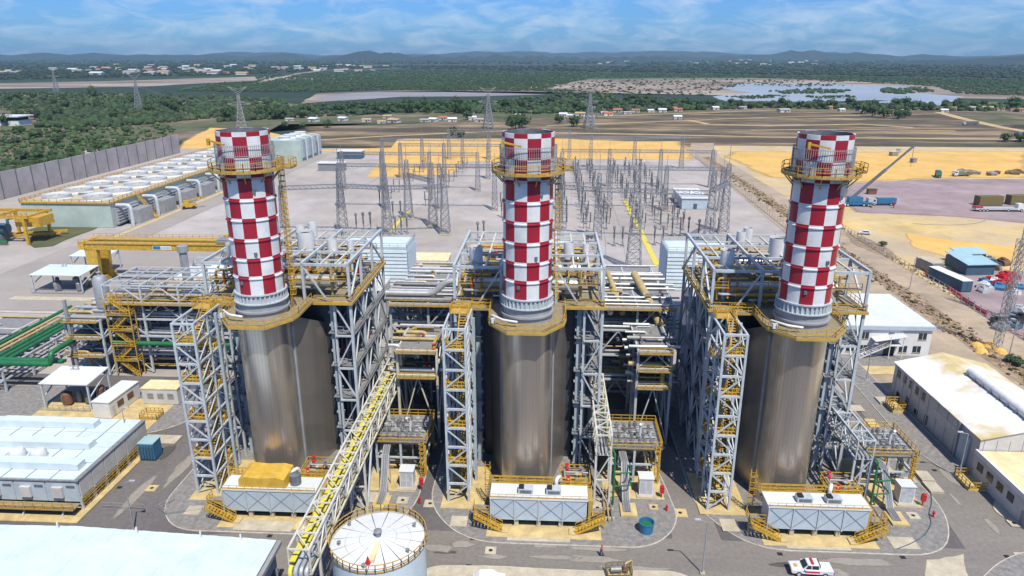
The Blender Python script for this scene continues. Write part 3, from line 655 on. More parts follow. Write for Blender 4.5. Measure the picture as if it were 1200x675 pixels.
for px, py, k in sorted(HSP):
    HCOUNT[k] += 1
    x, y = P(px, py); t = thing('village_house', HN[k].replace('small', ORD[HCOUNT[k] - 1], 1).replace('among trees', 'counting from the left'), 'house', (x, y, -0.45), R.uniform(-.35, .35), HN[k].split(' with ')[1] + ' houses')
    s = R.uniform(.6, .95)
    for nm, m in HM[k]:
        o = bpy.data.objects.new(nm, m); COL.objects.link(o); o.parent = t; o.scale = (s, s, s)
qd = random.Random(9)      # scattered roofs of the town on the horizon
for i in range(110):
    px, py = qd.choice([(qd.uniform(0, 300), qd.uniform(76, 88)), (qd.uniform(130, 300), qd.uniform(78, 87)), (qd.uniform(300, 460), qd.uniform(77, 84)), (qd.uniform(700, 960), qd.uniform(71, 77))])
    x, y = P(px, py); o = MB().box(-11, -8, 0, 11, 8, 5).add([(-12, -9, 5), (12, -9, 5), (12, 9, 5), (-12, 9, 5), (-12, 0, 8), (12, 0, 8)], [(0, 1, 5, 4), (2, 3, 4, 5), (0, 4, 3), (1, 2, 5)], 1).build('distant_house', ['wall_white', qd.choice(['tile_red', 'tile_grey', 'tile_grey', 'pipe_tan', 'white_roof'])])
    o.location = (x, y, -.3); s = qd.uniform(.7, 1.35); o.scale = (s * 1.4, s, s); tag(o, 'tiny pale roofed house of the town below the hills', 'house', 'houses of the distant town')
# modern white house in the wood, far left
x, y = P(14, 146)
t = thing('modern_house', 'white flat-roofed modern house in the wood at the left edge', 'house', (x, y, -.4))
MB().box(-22, -9, 0, 14, 9, 5).build('wall', 'wall_white', t); MB().box(-24, -11, 8.2, 16, 11, 9.2).build('roof', 'white_roof', t)
MB().box(-20, -8, 5, 4, 8, 8.2).build('upper_wall', 'wall_white', t); MB().box(6, -8, 5, 12, 8, 8.2).build('upper_wing', 'dark', t)
for k in range(4): MB().box(-18 + 6 * k, -8.1, 5.6, -14 + 6 * k, -8, 7.6).build('window', 'glass', t)

# ================================================================== the three generating units
UX = {'L': -41.9, 'M': -3.0, 'R': 35.8}
UY = 96.0
UN = {'L': 'leftmost', 'M': 'middle', 'R': 'rightmost'}
V3 = Vector

# ------------------------------------------------------------------ exhaust stack (origin: its axis on the ground)
def make_stack():
    t = thing('exhaust_stack', '', 'chimney')
    MB().lathe([(3.8, 0), (3.8, 28.05)], 64, cap1=False).build('lower_casing', 'silver', t, True)
    for s in (-1, 1):
        A, B = [(s * 3.4, .8), (s * 3.75, .6), (s * 6.1, 9.0), (s * 5.75, 9.1)], (27.6, 27.6, 23.4, 23.4)
        w = MB().add([(*p, 0) for p in A] + [(*p, z) for p, z in zip(A, B)], [(0, 3, 2, 1), (4, 5, 6, 7), (0, 1, 5, 4), (1, 2, 6, 5), (2, 3, 7, 6), (3, 0, 4, 7)]).build('wing_panel', 'silver_flat', t)
        MB().prism([(s * 3.72, .55), (s * 3.98, .6), (s * 4.0, .95), (s * 3.74, .9)], 0.1, 26).build('corner_strip', 'galv', w)
    oct_ = [(-5.6, 5.4), (-5.6, -.6), (-5.3, -2.6), (-2.6, -6.3), (2.6, -6.3), (5.3, -2.6), (5.6, -.6), (5.6, 5.4)]
    d = MB().prism(oct_, 28.1, 28.4).build('deck', 'grating', t)
    e = MB()
    for a, b in zip(oct_[:-1], oct_[1:]): e.beam((*a, 28.2), (*b, 28.2), .14, .34)
    e.build('edge_beam', 'yellow_soft', d)
    MB().rail([(x * .985, y * .985, 28.4) for x, y in oct_], 1.15, 1.3).build('railing', 'yellow', d)
    MB().lathe([(3.55, 28.4), (3.55, 29.3), (3.85, 29.3), (3.85, 29.55), (3.45, 29.55), (3.45, 30.6)], 48, cap1=False).build('base_ring', 'galv', t, True)
    fl = MB().lathe([(3.45, 30.6), (3.8, 30.6), (3.8, 30.75), (3.42, 30.75), (3.42, 31.9), (3.7, 31.9), (3.7, 32.1), (3.3, 32.1)], 48, cap0=False, cap1=False).build('base_flange', 'steel', t)
    g = MB()
    for k in range(36):
        a = k * math.pi / 18; c, s = math.cos(a), math.sin(a); g.beam((c * 3.55, s * 3.55, 30.75), (c * 3.55, s * 3.55, 31.9), .3, .07)
    g.build('gusset_ring', 'steel', fl)
    # checkered shell: 12 columns, rows about 2.75 m, a stiffening ring in every row
    zs = [32.1, 34.85, 37.45, 40.25, 43.1, 45.85, 48.65, 51.35, 54.1]
    prof = []
    for i in range(len(zs) - 1):
        a, b = zs[i], zs[i + 1]; rr = 3.42 if b < 49 else 3.52
        ring = [(rr, a, i), (rr, b - .5, i), (rr + .16, b - .45, i), (rr + .16, b - .3, i), (rr, b - .25, i), (rr, b, i)] if b < 50 else [(rr, a, i), (rr, b, i)]
        prof += ring
    prof += [(3.52, 54.1, 8), (3.52, 54.7, 8), (3.3, 54.7, 9), (3.25, 52.0, 9)]
    n = 72; v = []; f = []; mi = []
    for r, z, _ in prof:
        for k in range(n): a = -math.pi / 2 + 2 * math.pi * k / n; v.append((r * math.cos(a), r * math.sin(a), z))
    for j in range(len(prof) - 1):
        row = prof[j][2]
        for k in range(n):
            f.append((j * n + k, j * n + (k + 1) % n, (j + 1) * n + (k + 1) % n, (j + 1) * n + k))
            c = k // 6; mi.append(2 if row == 9 else (c + row + 1) % 2)
    f.append(tuple(range((len(prof) - 1) * n, len(prof) * n))); mi.append(2)
    mb = MB(); mb.v, mb.f, mb.mi = v, f, mi
    mb.build('painted_shell', ['red_paint', 'white_paint', 'steel_dark'], t, True)
    cg = MB()
    for k in range(84):
        a = k * math.pi / 42; c, s = math.cos(a) * 3.85, math.sin(a) * 3.85; cg.beam((c, s, 49.9), (c, s, 53.0), .05)
    for z in (50.4, 51.6, 52.85):
        pts = [(3.85 * math.cos(k * math.pi / 18), 3.85 * math.sin(k * math.pi / 18), z) for k in range(37)]
        for a, b in zip(pts[:-1], pts[1:]): cg.beam(a, b, .06)
    cg.build('guard_cage', 'galv', t)
    ring = [(4.95 * math.cos(k * math.pi / 10), 4.95 * math.sin(k * math.pi / 10)) for k in range(20)]
    pl = MB().lathe([(3.46, 49.45), (4.95, 49.45), (4.95, 49.62), (3.46, 49.62)], 40, cap0=False, cap1=False).build('platform', 'grating', t)
    MB().rail([(x, y, 49.62) for x, y in ring], 1.15, 1.6, .08, closed=True).build('railing', 'yellow', pl)
    e = MB()
    for a, b in zip(ring, ring[1:] + ring[:1]): e.beam((*a, 49.5), (*b, 49.5), .1, .28)
    for k in range(10): x, y = ring[2 * k]; e.beam((x * .97, y * .97, 49.4), (x * .7, y * .7, 47.9), .14)
    e.build('bracket', 'yellow_soft', pl)
    ob = MB().box(3.9, .3, 49.4, 6.1, 2.6, 49.58).build('landing', 'grating', t)
    MB().rail([(3.9, .3, 49.58), (6.1, .3, 49.58), (6.1, 2.6, 49.58), (3.9, 2.6, 49.58)], 1.15, 1.2, .08).build('railing', 'yellow', ob)
    ld = MB(); lx, ly = 3.75, 1.9
    for dx in (-.3, .3): ld.beam((lx, ly + dx, 28.4), (lx, ly + dx, 50.6), .09)
    for k in range(56): ld.beam((lx, ly - .3, 28.8 + .39 * k), (lx, ly + .3, 28.8 + .39 * k), .05)
    for k in range(24):
        z = 30.6 + .8 * k; pts = [(lx + .75 * math.sin(a), ly + .42 * math.cos(a), z) for a in (0, .6, 1.2, 1.94, 2.54, 3.14)]
        for a, b in zip(pts[:-1], pts[1:]): ld.beam(a, b, .07, .1)
    for a in (.6, 1.57, 2.54): ld.beam((lx + .75 * math.sin(a), ly + .42 * math.cos(a), 30.6), (lx + .75 * math.sin(a), ly + .42 * math.cos(a), 49), .06)
    ld.build('caged_ladder', 'yellow', t)
    MB().box(-3.4, -3.75, 53.0, -3.05, -3.4, 53.9).beam((-3.3, -3.6, 53.7), (-.8, -4.3, 53.2), .22).build('davit_arm', 'yellow', t)
    pv = MB().tube(bend([(-5.0, -2.2, 28.6), (-5.0, -2.2, 29.4), (-3.2, -4.2, 29.4), (-1.2, -4.4, 29.2)], .5), .17, 10).box(-4.9, -3.5, 28.6, -4.3, -3.1, 29.3)
    pv.build('sampling_pipe', 'white_paint', t, True)
    for a, z in ((-1.9, 33.6), (-1.2, 37.8), (-1.0, 46.5)):
        MB().box(-.2, -.12, 0, .2, .12, .5).build('marker_light', 'steel_dark', t).location = (3.5 * math.cos(a), 3.5 * math.sin(a), z)
    return t
S0 = make_stack()
for k in 'LMR':
    t = S0 if k == 'L' else copy_tree(S0)
    t.location = (UX[k], UY, 0.1)
    tag(t, f'{UN[k]} red and white checkered chimney rising from a silver cylinder', 'chimney', 'checkered exhaust stacks')

# ------------------------------------------------------------------ pipework clutter
PM_ = ['pipe_silver', 'pipe_silver', 'pipe_silver', 'pipe_dull', 'pipe_tan', 'yellow', 'pipe_dull', 'steel']
def clutter(root, x0, y0, z0, x1, y1, z1, n, seed, rmax=.32, mats=PM_):
    q = random.Random(seed)
    for i in range(n):
        p = V3((q.uniform(x0, x1), q.uniform(y0, y1), q.uniform(z0, z1))); pts = [p]
        for k in range(q.choice((1, 2, 3))):
            ax = q.choice((0, 0, 1, 2)); r = V3(pts[-1]); lo, hi = ((x0, x1), (y0, y1), (z0, z1))[ax]; r[ax] = q.uniform(lo, hi)
            if (r - pts[-1]).length > .8: pts.append(r)
        if len(pts) < 2: pts.append(p + V3((0, 0, -min(1.5, max(.6, p.z - z0)))))
        rad = q.uniform(.08, rmax); m = q.choice(mats)
        o = pipe('pipe', pts, rad, m, root)
        if q.random() < .45:
            c = pts[0].lerp(pts[1], .5); h = rad + .25
            MB().lathe([(rad + .18, c.z - .28), (rad + .18, c.z + .28)], 10, c.x, c.y).lathe([(.06, c.z), (.06, c.z + h + .4), (.32, c.z + h + .4), (.32, c.z + h + .47)], 10, c.x, c.y).build('valve', q.choice(['machine_grey', 'yellow', 'machine_light', 'red']) if q.random() < .8 else 'red', o)

# ------------------------------------------------------------------ heat recovery boiler behind each stack (same origin)
def make_boiler():
    t = thing('heat_recovery_boiler', '', 'boiler')
    MB().box(-7, 9, 0, 7, 29, 27.6).build('casing', 'casing_shade', t)
    rb = MB()
    for s in (-1, 1):
        for k in range(7): rb.box(s * 7.02 - .15, 9.4 + 3.1 * k, .2, s * 7.02 + .15, 9.75 + 3.1 * k, 27)
    rb.build('casing_stiffeners', 'casing_shade', t)['kind'] = 'stuff'
    MB().add([(-6, 29.1, 1), (6, 29.1, 1), (6, 29.1, 26), (-6, 29.1, 26), (-3.4, 44, 3), (3.4, 44, 3), (3.4, 44, 11), (-3.4, 44, 11)], [(0, 1, 2, 3), (4, 7, 6, 5), (0, 4, 5, 1), (1, 5, 6, 2), (2, 6, 7, 3), (3, 7, 4, 0)]).build('inlet_duct', 'casing_shade', t)
    for s in (-1, 1):
        c = bar('main_column', (s * 7.9, 7.6, 0), (s * 7.9, 7.6, 27.7), .75, 'steel_blue', t)
        b = MB()
        for k in range(12): b.box(s * 7.9 - .62, 7.3, 1.4 + 2.2 * k, s * 7.9 + .62, 7.9, 1.75 + 2.2 * k)
        b.build('column_bracket', 'steel', t)['kind'] = 'stuff'
        for y in (6.0, 13.2, 20.6, 28.0):
            bar('column', (s * 11.3, y, 0), (s * 11.3, y, 28), .42, 'steel', t)
            bar('column', (s * 8.6, y + .3, 0), (s * 8.6, y + .3, 28), .34, 'steel', t)
            for k in range(5):
                z = 5.6 * (k + 1)
                bar('beam', (s * 8.6, y, z - .1), (s * 11.3, y, z - .1), .28, 'steel', t)
                bar('brace', (s * 8.6, y, z - 5.4), (s * 11.3, y, z - .3), .2, 'steel', t) if k % 2 else bar('brace', (s * 11.3, y, z - 5.4), (s * 8.6, y, z - .3), .2, 'steel', t)
        for k in range(5):
            z = 5.6 * (k + 1) - .1
            bar('beam', (s * 11.3, 6, z), (s * 11.3, 28, z), .28, 'steel', t)
            for j in range(3):
                ya, yb = (6, 13.2, 20.6)[j], (13.2, 20.6, 28)[j]
                bar('brace', (s * 11.35, ya, z - 5.3), (s * 11.35, (ya + yb) / 2, z - .2), .2, 'steel', t)
                bar('brace', (s * 11.35, yb, z - 5.3), (s * 11.35, (ya + yb) / 2, z - .2), .2, 'steel', t)
        for k in range(1, 5):
            z = 5.6 * k
            p = MB().box(min(s * 7.2, s * 11.6), 6.6, z, max(s * 7.2, s * 11.6), 27.5, z + .1).build('side_platform', 'grating_grey', t)
            MB().rail([(s * 11.5, 6.6, z + .1), (s * 11.5, 27.5, z + .1)], 1.1, 2.2, .07).rail([(s * 7.8, 6.65, z + .1), (s * 11.5, 6.65, z + .1)], 1.1, 1.5, .07).build('railing', 'galv', p)
    # roof deck and the open frame over it
    d = MB().box(-11.6, 5.5, 27.75, 11.6, 28.4, 28.0).build('roof_deck', 'grating', t)
    e = MB().beam((-11.65, 5.45, 27.85), (11.65, 5.45, 27.85), .16, .4)
    for s in (-1, 1): e.beam((s * 11.7, 5.4, 27.85), (s * 11.7, 28.5, 27.85), .16, .4)
    e.build('edge_beam', 'yellow_soft', d)
    for s in (-1, 1): MB().rail([(s * 11.5, 28.3, 28), (s * 11.5, 5.6, 28), (s * 5.8, 5.6, 28)], 1.15, 1.5, .08).build('railing', 'yellow', d)
    XS, YS = (-11.3, -4.2, 4.2, 11.3), (6.0, 13.2, 20.6, 28.0)
    for x in XS:
        for y in YS: bar('roof_column', (x, y, 28), (x, y, 34), .4, 'steel', t)
        bar('roof_beam', (x, 5.8, 34.1), (x, 28.2, 34.1), .36, 'steel', t, .45)
    for y in YS: bar('roof_beam', (-11.5, y, 33.95), (11.5, y, 33.95), .34, 'steel', t, .4)
    for x in (-8.9, -6.6, -1.6, 1.4, 6.8, 9.1): bar('purlin', (x, 6, 33.8), (x, 28, 33.8), .24, 'steel_cream', t)
    for y in (9.6, 16.8, 24.2): bar('purlin', (-11.2, y, 33.7), (11.2, y, 33.7), .22, 'steel', t)
    for s in (-1, 1):
        bar('brace', (s * 11.3, 6, 28.3), (s * 11.3, 13.2, 33.8), .26, 'steel', t)
        bar('brace', (s * 11.3, 28, 28.3), (s * 11.3, 20.6, 33.8), .26, 'steel', t)
        bar('brace', (s * 4.2, 6.05, 33.8), (s * 7.6, 6.05, 28.3), .24, 'steel', t)
        bar('brace', (s * 4.2, 13.25, 33.8), (s * 7.6, 13.25, 28.3), .24, 'steel', t)
    for i, (y, z, r) in enumerate(((9.4, 30.3, 1.05), (16.6, 30.6, 1.2), (23.8, 30.2, .95))):
        mb = MB().tube([(-8.2, y, z), (-7.8, y, z), (7.8, y, z), (8.2, y, z)], r, 20)
        dr = mb.build('steam_drum', 'pipe_silver', t, True)
        for x in (-5.4, 0, 5.4): MB().box(x - .25, y - .9, 28, x + .25, y + .9, z - r * .7).build('saddle', 'steel_dark', dr)
    for k in range(4):        # yellow access walkways between the drums
        y = (7.2, 12.6, 19.8, 26.6)[k]; z = 31.0
        w = MB().box(-10.8, y - .45, z, 10.8, y + .45, z + .08).build('walkway', 'grating', t)
        MB().rail([(-10.8, y - .45, z), (10.8, y - .45, z)], 1.05, 1.9, .08).build('railing', 'yellow', w)
    clutter(t, -10.8, 6.4, 28.4, 10.8, 27.6, 33.0, 84, 5, .30, PM_ + ['yellow', 'yellow', 'steel_dark'])
    clutter(t, 7.6, 8, 3, 11.0, 27, 26, 40, 8, .22, PM_ + ['steel_dark', 'steel_dark', 'yellow'])
    clutter(t, -11.0, 8, 3, -7.6, 27, 26, 24, 9, .22, ['steel_dark', 'pipe_dull', 'casing_shade', 'pipe_silver'])  # dark pipe colours added to deepen the shade beside the casing
    for x, y, r, z0, z1 in ((-8.4, 10.6, 1.05, 32.2, 36.0), (1.2, 17.2, 1.4, 32.6, 36.4), (6.2, 15.4, .85, 32.6, 35.6), (-2.6, 25.4, .8, 32, 35.4), (-1.0, 27.2, .8, 32, 35.6), (9.0, 16.2, .55, 31.5, 35.2)):
        sv = MB().lathe([(r * .35, 28), (r * .35, z0), (r, z0 + .3), (r, z1), (r * .93, z1), (r * .9, z1 - .5)], 24, x, y, cap1=False).build('vent_silencer', 'white_paint', t, True)
        MB().lathe([(r * .9, z1 - .45), (r * .9, z1 - .4)], 20, x, y).build('silencer_mouth', 'dark', sv)
    return t
B0 = make_boiler()
for k in 'LMR':
    t = B0 if k == 'L' else copy_tree(B0)
    t.location = (UX[k], UY, 0.1)
    tag(t, f'tall steel framed boiler with rooftop pipework behind the {UN[k]} checkered chimney', 'boiler', 'heat recovery boilers')

# ------------------------------------------------------------------ stair towers
def make_stairs(seed):
    t = thing('stair_tower', '', 'stair tower')
    W, D, HT, N = 3.1, 8.2, 28.0, 9; st = HT / N
    for x in (0, W):
        for y in (0, D): bar('column', (x, y, 0), (x, y, HT + .1), .32, 'steel', t)
    for x in (0, W): bar('column', (x, D / 2, 0), (x, D / 2, HT), .26, 'steel', t)
    for k in range(1, N + 1):
        z = st * k
        for y in (0, D): bar('beam', (-.1, y, z), (W + .1, y, z), .3, 'steel', t)
        for x in (0, W): bar('beam', (x, 0, z), (x, D, z), .26, 'steel', t)
        a, b = (0, W) if k % 2 else (W, 0)
        bar('brace', (a, -.02, z - st + .15), (b, -.02, z - .15), .17, 'steel', t)
        bar('brace', (b, D, z - st + .15), (a, D, z - .15), .2, 'steel', t)
        for x in (0, W):
            for (ya, yb) in ((0, D / 2), (D, D / 2)):
                bar('brace', (x, ya, z - st + .1), (x, yb, z - .1), .15, 'steel', t)
    for k in range(N + 1):
        z = st * k + .1; last = k == N
        ys = (0.1, 2.2) if k % 2 == 0 else (D - 2.2, D - .1)
        if k: 
            p = MB().box(.15, ys[0], z, W - .15, ys[1], z + .08).build('landing', 'yellow_soft', t)
            yy = .12 if k % 2 == 0 else D - .12
            MB().rail([(.15, yy, z), (W - .15, yy, z)], 1.1, .6, .12).rail([(.17, ys[0], z), (.17, ys[1], z)], 1.1, .7, .1).rail([(W - .17, ys[0], z), (W - .17, ys[1], z)], 1.1, .7, .1).build('railing', 'yellow', p)
        if not last:
            y0, y1 = (2.2, D - 2.2) if k % 2 == 0 else (D - 2.2, 2.2); x0, x1 = (.2, 1.45) if k % 2 else (1.65, 2.9)
            mb = MB(); mb.beam((x0, y0, z), (x0, y1, z + st), .07, .3).beam((x1, y0, z), (x1, y1, z + st), .07, .3)
            for i in range(11):
                u = (i + .5) / 11; y = y0 + (y1 - y0) * u; zz = z + st * u; mb.box(x0, y - .14, zz, x1, y + .14, zz + .05)
            for x in (x0, x1):
                mb.beam((x, y0, z + 1.05), (x, y1, z + st + 1.05), .07)
                for i in range(5): u = i / 4; mb.beam((x, y0 + (y1 - y0) * u, z + st * u), (x, y0 + (y1 - y0) * u, z + st * u + 1.05), .05)
            mb.build('stair_flight', 'yellow', t)
    g = MB().box(W - .1, D + .1, HT - .15, W + 3.2, D + 1.6, HT).build('gangway', 'grating', t)
    for yy in (D + .15, D + 1.55): MB().rail([(W, yy, HT), (W + 3.2, yy, HT)], 1.1, 1, .07).build('railing', 'yellow', g)
    MB().box(W + .35, D - 2.6, .1, W + .75, D - 2.2, 27.6).build('riser_duct', 'steel_blue', t)
    return t
T0 = make_stairs(1)
for k in 'LMR':
    t = T0 if k == 'L' else copy_tree(T0)
    t.location = (UX[k] - 11.6, 91.4, 0.1)
    tag(t, f'steel lattice stair tower with yellow flights left of the {UN[k]} chimney', 'stair tower', 'steel stair towers')

# ------------------------------------------------------------------ pump enclosure at each chimney's foot (origin: unit axis on the ground)
def stairs_mb(x0, z0, x1, z1, y0, y1):
    mb = MB(); n = 9
    for y in (y0, y1):
        mb.beam((x0, y, z0), (x1, y, z1), .08, .3).beam((x0, y, z0 + 1.05), (x1, y, z1 + 1.05), .08).beam((x0, y, z0 + .55), (x1, y, z1 + .55), .06)
        for i in range(5): u = i / 4; mb.beam((x0 + (x1 - x0) * u, y, z0 + (z1 - z0) * u), (x0 + (x1 - x0) * u, y, z0 + (z1 - z0) * u + 1.05), .07)
    for i in range(n):
        u = (i + .5) / n; x = x0 + (x1 - x0) * u; z = z0 + (z1 - z0) * u; mb.box(x - .15, y0, z, x + .15, y1, z + .05)
    return mb
def make_enclosure(k):
    t = thing('pump_enclosure', '', 'enclosure')
    x0, x1, y0, y1 = -4.7, 9.0, -10.4, -7.2
    MB().box(x0 + .1, y0 + .12, 1.3, x1 - .1, y1, 4.7).build('body', 'panel_blue', t)
    w = (x1 - x0) / 4
    for i in range(4):
        a, b = x0 + w * i + .05, x0 + w * (i + 1) - .05
        pr = [(a, 2.2 if i == 0 else 1.3), (a + (.9 if i == 0 else 0), 1.3), (b - (.9 if i == 3 else 0), 1.3), (b, 2.2 if i == 3 else 1.3), (b, 4.6), (a, 4.6)]
        p = MB().xsec(pr, y0, y0 + .12).build('front_panel', 'panel_blue', t)
        MB().beam((a + .1, y0 - .02, 1.6), (b - .1, y0 - .02, 4.5), .07).beam((a + .1, y0 - .03, 4.5), (b - .1, y0 - .03, 1.6), .07).build('cross_crease', 'panel_line', p)
        bar('mullion', (a - .05, y0 - .06, 1.2), (a - .05, y0 - .06, 4.7), .14, 'steel', t)
    for i in range(5):
        x = x0 + .5 + (x1 - x0 - 1) * i / 4
        MB().box(x - .3, y0 + .3, 0, x + .3, y0 + .9, 1.35).build('leg', 'concrete', t)
    MB().box(x0, y1 - 1, 0, x1, y1, 1.3).build('plinth', 'steel_dark', t)
    rf = MB().box(x0 - .1, y0 - .1, 4.7, x1 + .1, y1 + .3, 4.95).build('roof', 'white_roof', t)
    MB().rail([(x0, y0 - .05, 4.95), (x1, y0 - .05, 4.95)], .55, 1.1, .05, False).build('railing', 'yellow', rf)
    wk = MB().box(x0 - .2, y1 + .32, 4.2, x1 + .2, y1 + 1.6, 4.35).build('rear_walkway', 'grating', t)
    MB().rail([(x0 - .2, y1 + .4, 4.9), (x1 + .2, y1 + .4, 4.9)], 1.1, 1.3, .08).build('railing', 'yellow', wk); MB().rail([(x0 - .2, y1 + 1.5, 4.35), (x1 + .2, y1 + 1.5, 4.35)], 1.1, 1.3, .08).build('railing', 'yellow', wk)
    MB().box(x1 + .2, y1 - 2.5, 0, x1 + .8, y1 + 1.4, 4.3).build('end_casing', 'yellow_soft', t)
    if k != 'L':
        for x in (-.8, 3.2) if k == 'M' else (-.6, 3.4):
            u = MB().box(x, y0 + .9, 4.95, x + 2.1, y0 + 2.2, 5.75).build('roof_unit', 'steel', t)
            MB().box(x + .2, y0 + .87, 5.1, x + 1.9, y0 + .9, 5.6).build('louvre', 'steel_dark', u); MB().box(x + .1, y0 + 1.0, 5.76, x + .8, y0 + 1.9, 6.0).build('fan_box', 'dark', u)
    else:
        MB().xsec([(-2.4, 4.96), (4.6, 4.96), (4.4, 6.3), (3.2, 6.6), (.6, 6.45), (-1.6, 6.65), (-2.3, 6.2)], y0 + .5, y1 + 1.3).build('tarpaulin', 'tarp', t)
        MB().lathe([(.8, 4.96), (.8, 6.5), (.2, 6.6)], 14, 5.6, y0 + 1.8).build('roof_unit', 'steel_dark', t, True)
    for s, (pa, pb) in ((-1, (x0 - 2.5, x0 - .2)), (1, (x1 + .9, x1 + 2.6))):
        ld = MB().box(pa, y0 + .1, 2.2, pb, y0 + 1.9, 2.32).build('side_landing', 'grating_grey', t)
        MB().rail([(pa, y0 + .15, 2.3), (pb, y0 + .15, 2.3)], 1.05, 1, .08).rail([(pa if s < 0 else pb, y0 + .15, 2.3), (pa if s < 0 else pb, y0 + 1.8, 2.3)], 1.05, 1, .08).beam((pa + .1, y0 + .3, 0), (pa + .1, y0 + .3, 2.2), .14).beam((pb - .1, y0 + .3, 0), (pb - .1, y0 + .3, 2.2), .14).build('railing', 'yellow', ld)
        xa, xb = (pa + .2, pa + 4.2) if s < 0 else (pb - .2, pb - 4.2)
        stairs_mb(xa, 2.3, xb, .1, y0 - 1.2, y0 - .15).build('stair', 'yellow', t)
        MB().box(min(xb, xb + s * -.9), y0 - 1.4, 0, max(xb, xb + s * -.9), y0, .25).build('step_block', 'concrete_ochre', t)
        MB().box(pa + .3, y0 + .6, 0, pa + 1.1, y0 + 1.4, 1.7).build('control_box', 'machine_grey', t)
    # railed pipe platform on the right rear
    pp = MB().box(5.2, -6.6, 3.9, 9.6, -1.8, 4.05).build('pipe_platform', 'grating', t)
    MB().rail([(5.2, -6.6, 4.05), (9.6, -6.6, 4.05), (9.6, -1.8, 4.05), (5.2, -1.8, 4.05)], 1.15, 1.2, .09, closed=True).build('railing', 'yellow', pp)
    for x in (5.4, 9.4):
        for y in (-6.4, -2.0): bar('post', (x, y, 0), (x, y, 3.9), .25, 'yellow', t)
    clutter(t, 5.4, -6.2, 4.3, 9.4, -2.2, 5.2, 9, 21, .18, ['pipe_silver', 'white_paint', 'yellow', 'pipe_dull'])
    pipe('pipe', [(4.6, -7.2, 5.0), (4.6, -7.2, 6.0), (5.2, -6.0, 6.0), (5.2, -6.0, 1)], .28, 'white_paint', t)
    lt = MB()
    for dx in (0, .7): lt.beam((-5.9 + dx, -4.9, 0), (-5.9 + dx, -4.9, 7.2), .1)
    for i in range(16): lt.beam((-5.9, -4.9, .4 + .42 * i), (-5.2, -4.9, .4 + .42 * i), .06)
    for i in range(5): lt.beam((-6.0, -5.5, 2.4 + i), (-5.1, -5.5, 2.4 + i), .08); lt.beam((-6.0, -5.5, 2.4 + i), (-6, -4.9, 2.4 + i), .08); lt.beam((-5.1, -5.5, 2.4 + i), (-5.1, -4.9, 2.4 + i), .08)
    lt.build('access_ladder', 'yellow', t)
    return t
for k in 'LMR':
    t = make_enclosure(k); t.location = (UX[k], UY, 0.12)
    tag(t, {'L': 'blue-grey panelled enclosure with a yellow tarpaulin on its white roof', 'M': 'blue-grey panelled enclosure at the foot of the middle chimney', 'R': 'blue-grey panelled enclosure at the foot of the rightmost chimney'}[k], 'enclosure', 'panelled enclosures')

# ------------------------------------------------------------------ valve skid on yellow legs, right of each chimney
def make_skid(seed):
    t = thing('valve_skid', '', 'equipment skid')
    W, D, Z = 8.2, 8.4, 6.0
    for x in (.2, W / 2, W - .2):
        for y in (.2, D - .2): bar('post', (x, y, 0), (x, y, Z), .34, 'yellow' if x > W - 1 else 'steel', t)
    for y in (.2, D - .2):
        bar('beam', (0, y, Z - .2), (W, y, Z - .2), .3, 'yellow', t); bar('beam', (0, y, 3.1), (W, y, 3.1), .26, 'steel', t)
    for x in (.2, W - .2):
        bar('beam', (x, 0, Z - .2), (x, D, Z - .2), .3, 'yellow', t); bar('beam', (x, 0, 3.1), (x, D, 3.1), .26, 'steel', t)
    d = MB().box(-.2, -.2, Z, W + .2, D + .2, Z + .14).build('deck', 'grating_grey', t)
    MB().rail([(-.1, -.1, Z + .1), (W + .1, -.1, Z + .1), (W + .1, D + .1, Z + .1), (-.1, D + .1, Z + .1)], 1.15, 1.3, .09, closed=True).build('railing', 'yellow', d)
    q = random.Random(seed)
    for i in range(7):
        for j in range(4):
            x, y = .9 + i * .98 + q.uniform(-.15, .15), 1.3 + j * 1.6 + q.uniform(-.2, .2); r = q.uniform(.26, .42); h = q.uniform(.7, 1.5)
            v = MB().lathe([(r * .5, Z + .14), (r * .5, Z + .5), (r * .9, Z + .5), (r * .9, Z + h * .8), (r * .35, Z + h * .8), (r * .35, Z + h)], 8, x, y).build('valve_actuator', q.choice(['pipe_dull', 'machine_grey', 'machine_grey', 'machine_light']), t, True)
            MB().tube([(x - .5, y, Z + .35), (x + .5, y, Z + .35)], .16, 8).build('valve_body', 'pipe_dull', v, True)
    for j in range(4): pipe('pipe', [(.3, 1.3 + 1.6 * j, Z + .4), (W - .5, 1.3 + 1.6 * j, Z + .4), (W - .5, 1.3 + 1.6 * j, Z - 2)], .15, 'pipe_silver', t)
    MB().tube(bend([(5.2, 3, Z + .2), (5.2, 3, Z + 2.6), (5.0, 1.6, Z + 3.4)], .4), .22, 8).build('vent_pipe', 'white_paint', t, True)
    clutter(t, .5, .5, .6, W - .5, D - .5, 5.3, 20, seed + 3, .26)
    for x in (W - .9, ):
        ld = MB()
        for dx in (0, .6): ld.beam((x + dx, -.35, 0), (x + dx, -.35, Z + 1.1), .1)
        for i in range(16): ld.beam((x, -.35, .4 + .4 * i), (x + .6, -.35, .4 + .4 * i), .06)
        for i in range(6): ld.beam((x - .05, -1, 2.2 + .8 * i), (x + .65, -1, 2.2 + .8 * i), .08); ld.beam((x - .05, -1, 2.2 + .8 * i), (x - .05, -.35, 2.2 + .8 * i), .08); ld.beam((x + .65, -1, 2.2 + .8 * i), (x + .65, -.35, 2.2 + .8 * i), .08)
        ld.build('caged_ladder', 'yellow', t)
    return t
K0 = make_skid(31)
SKX = {'L': -27.2, 'M': 9.8, 'R': 48.6}
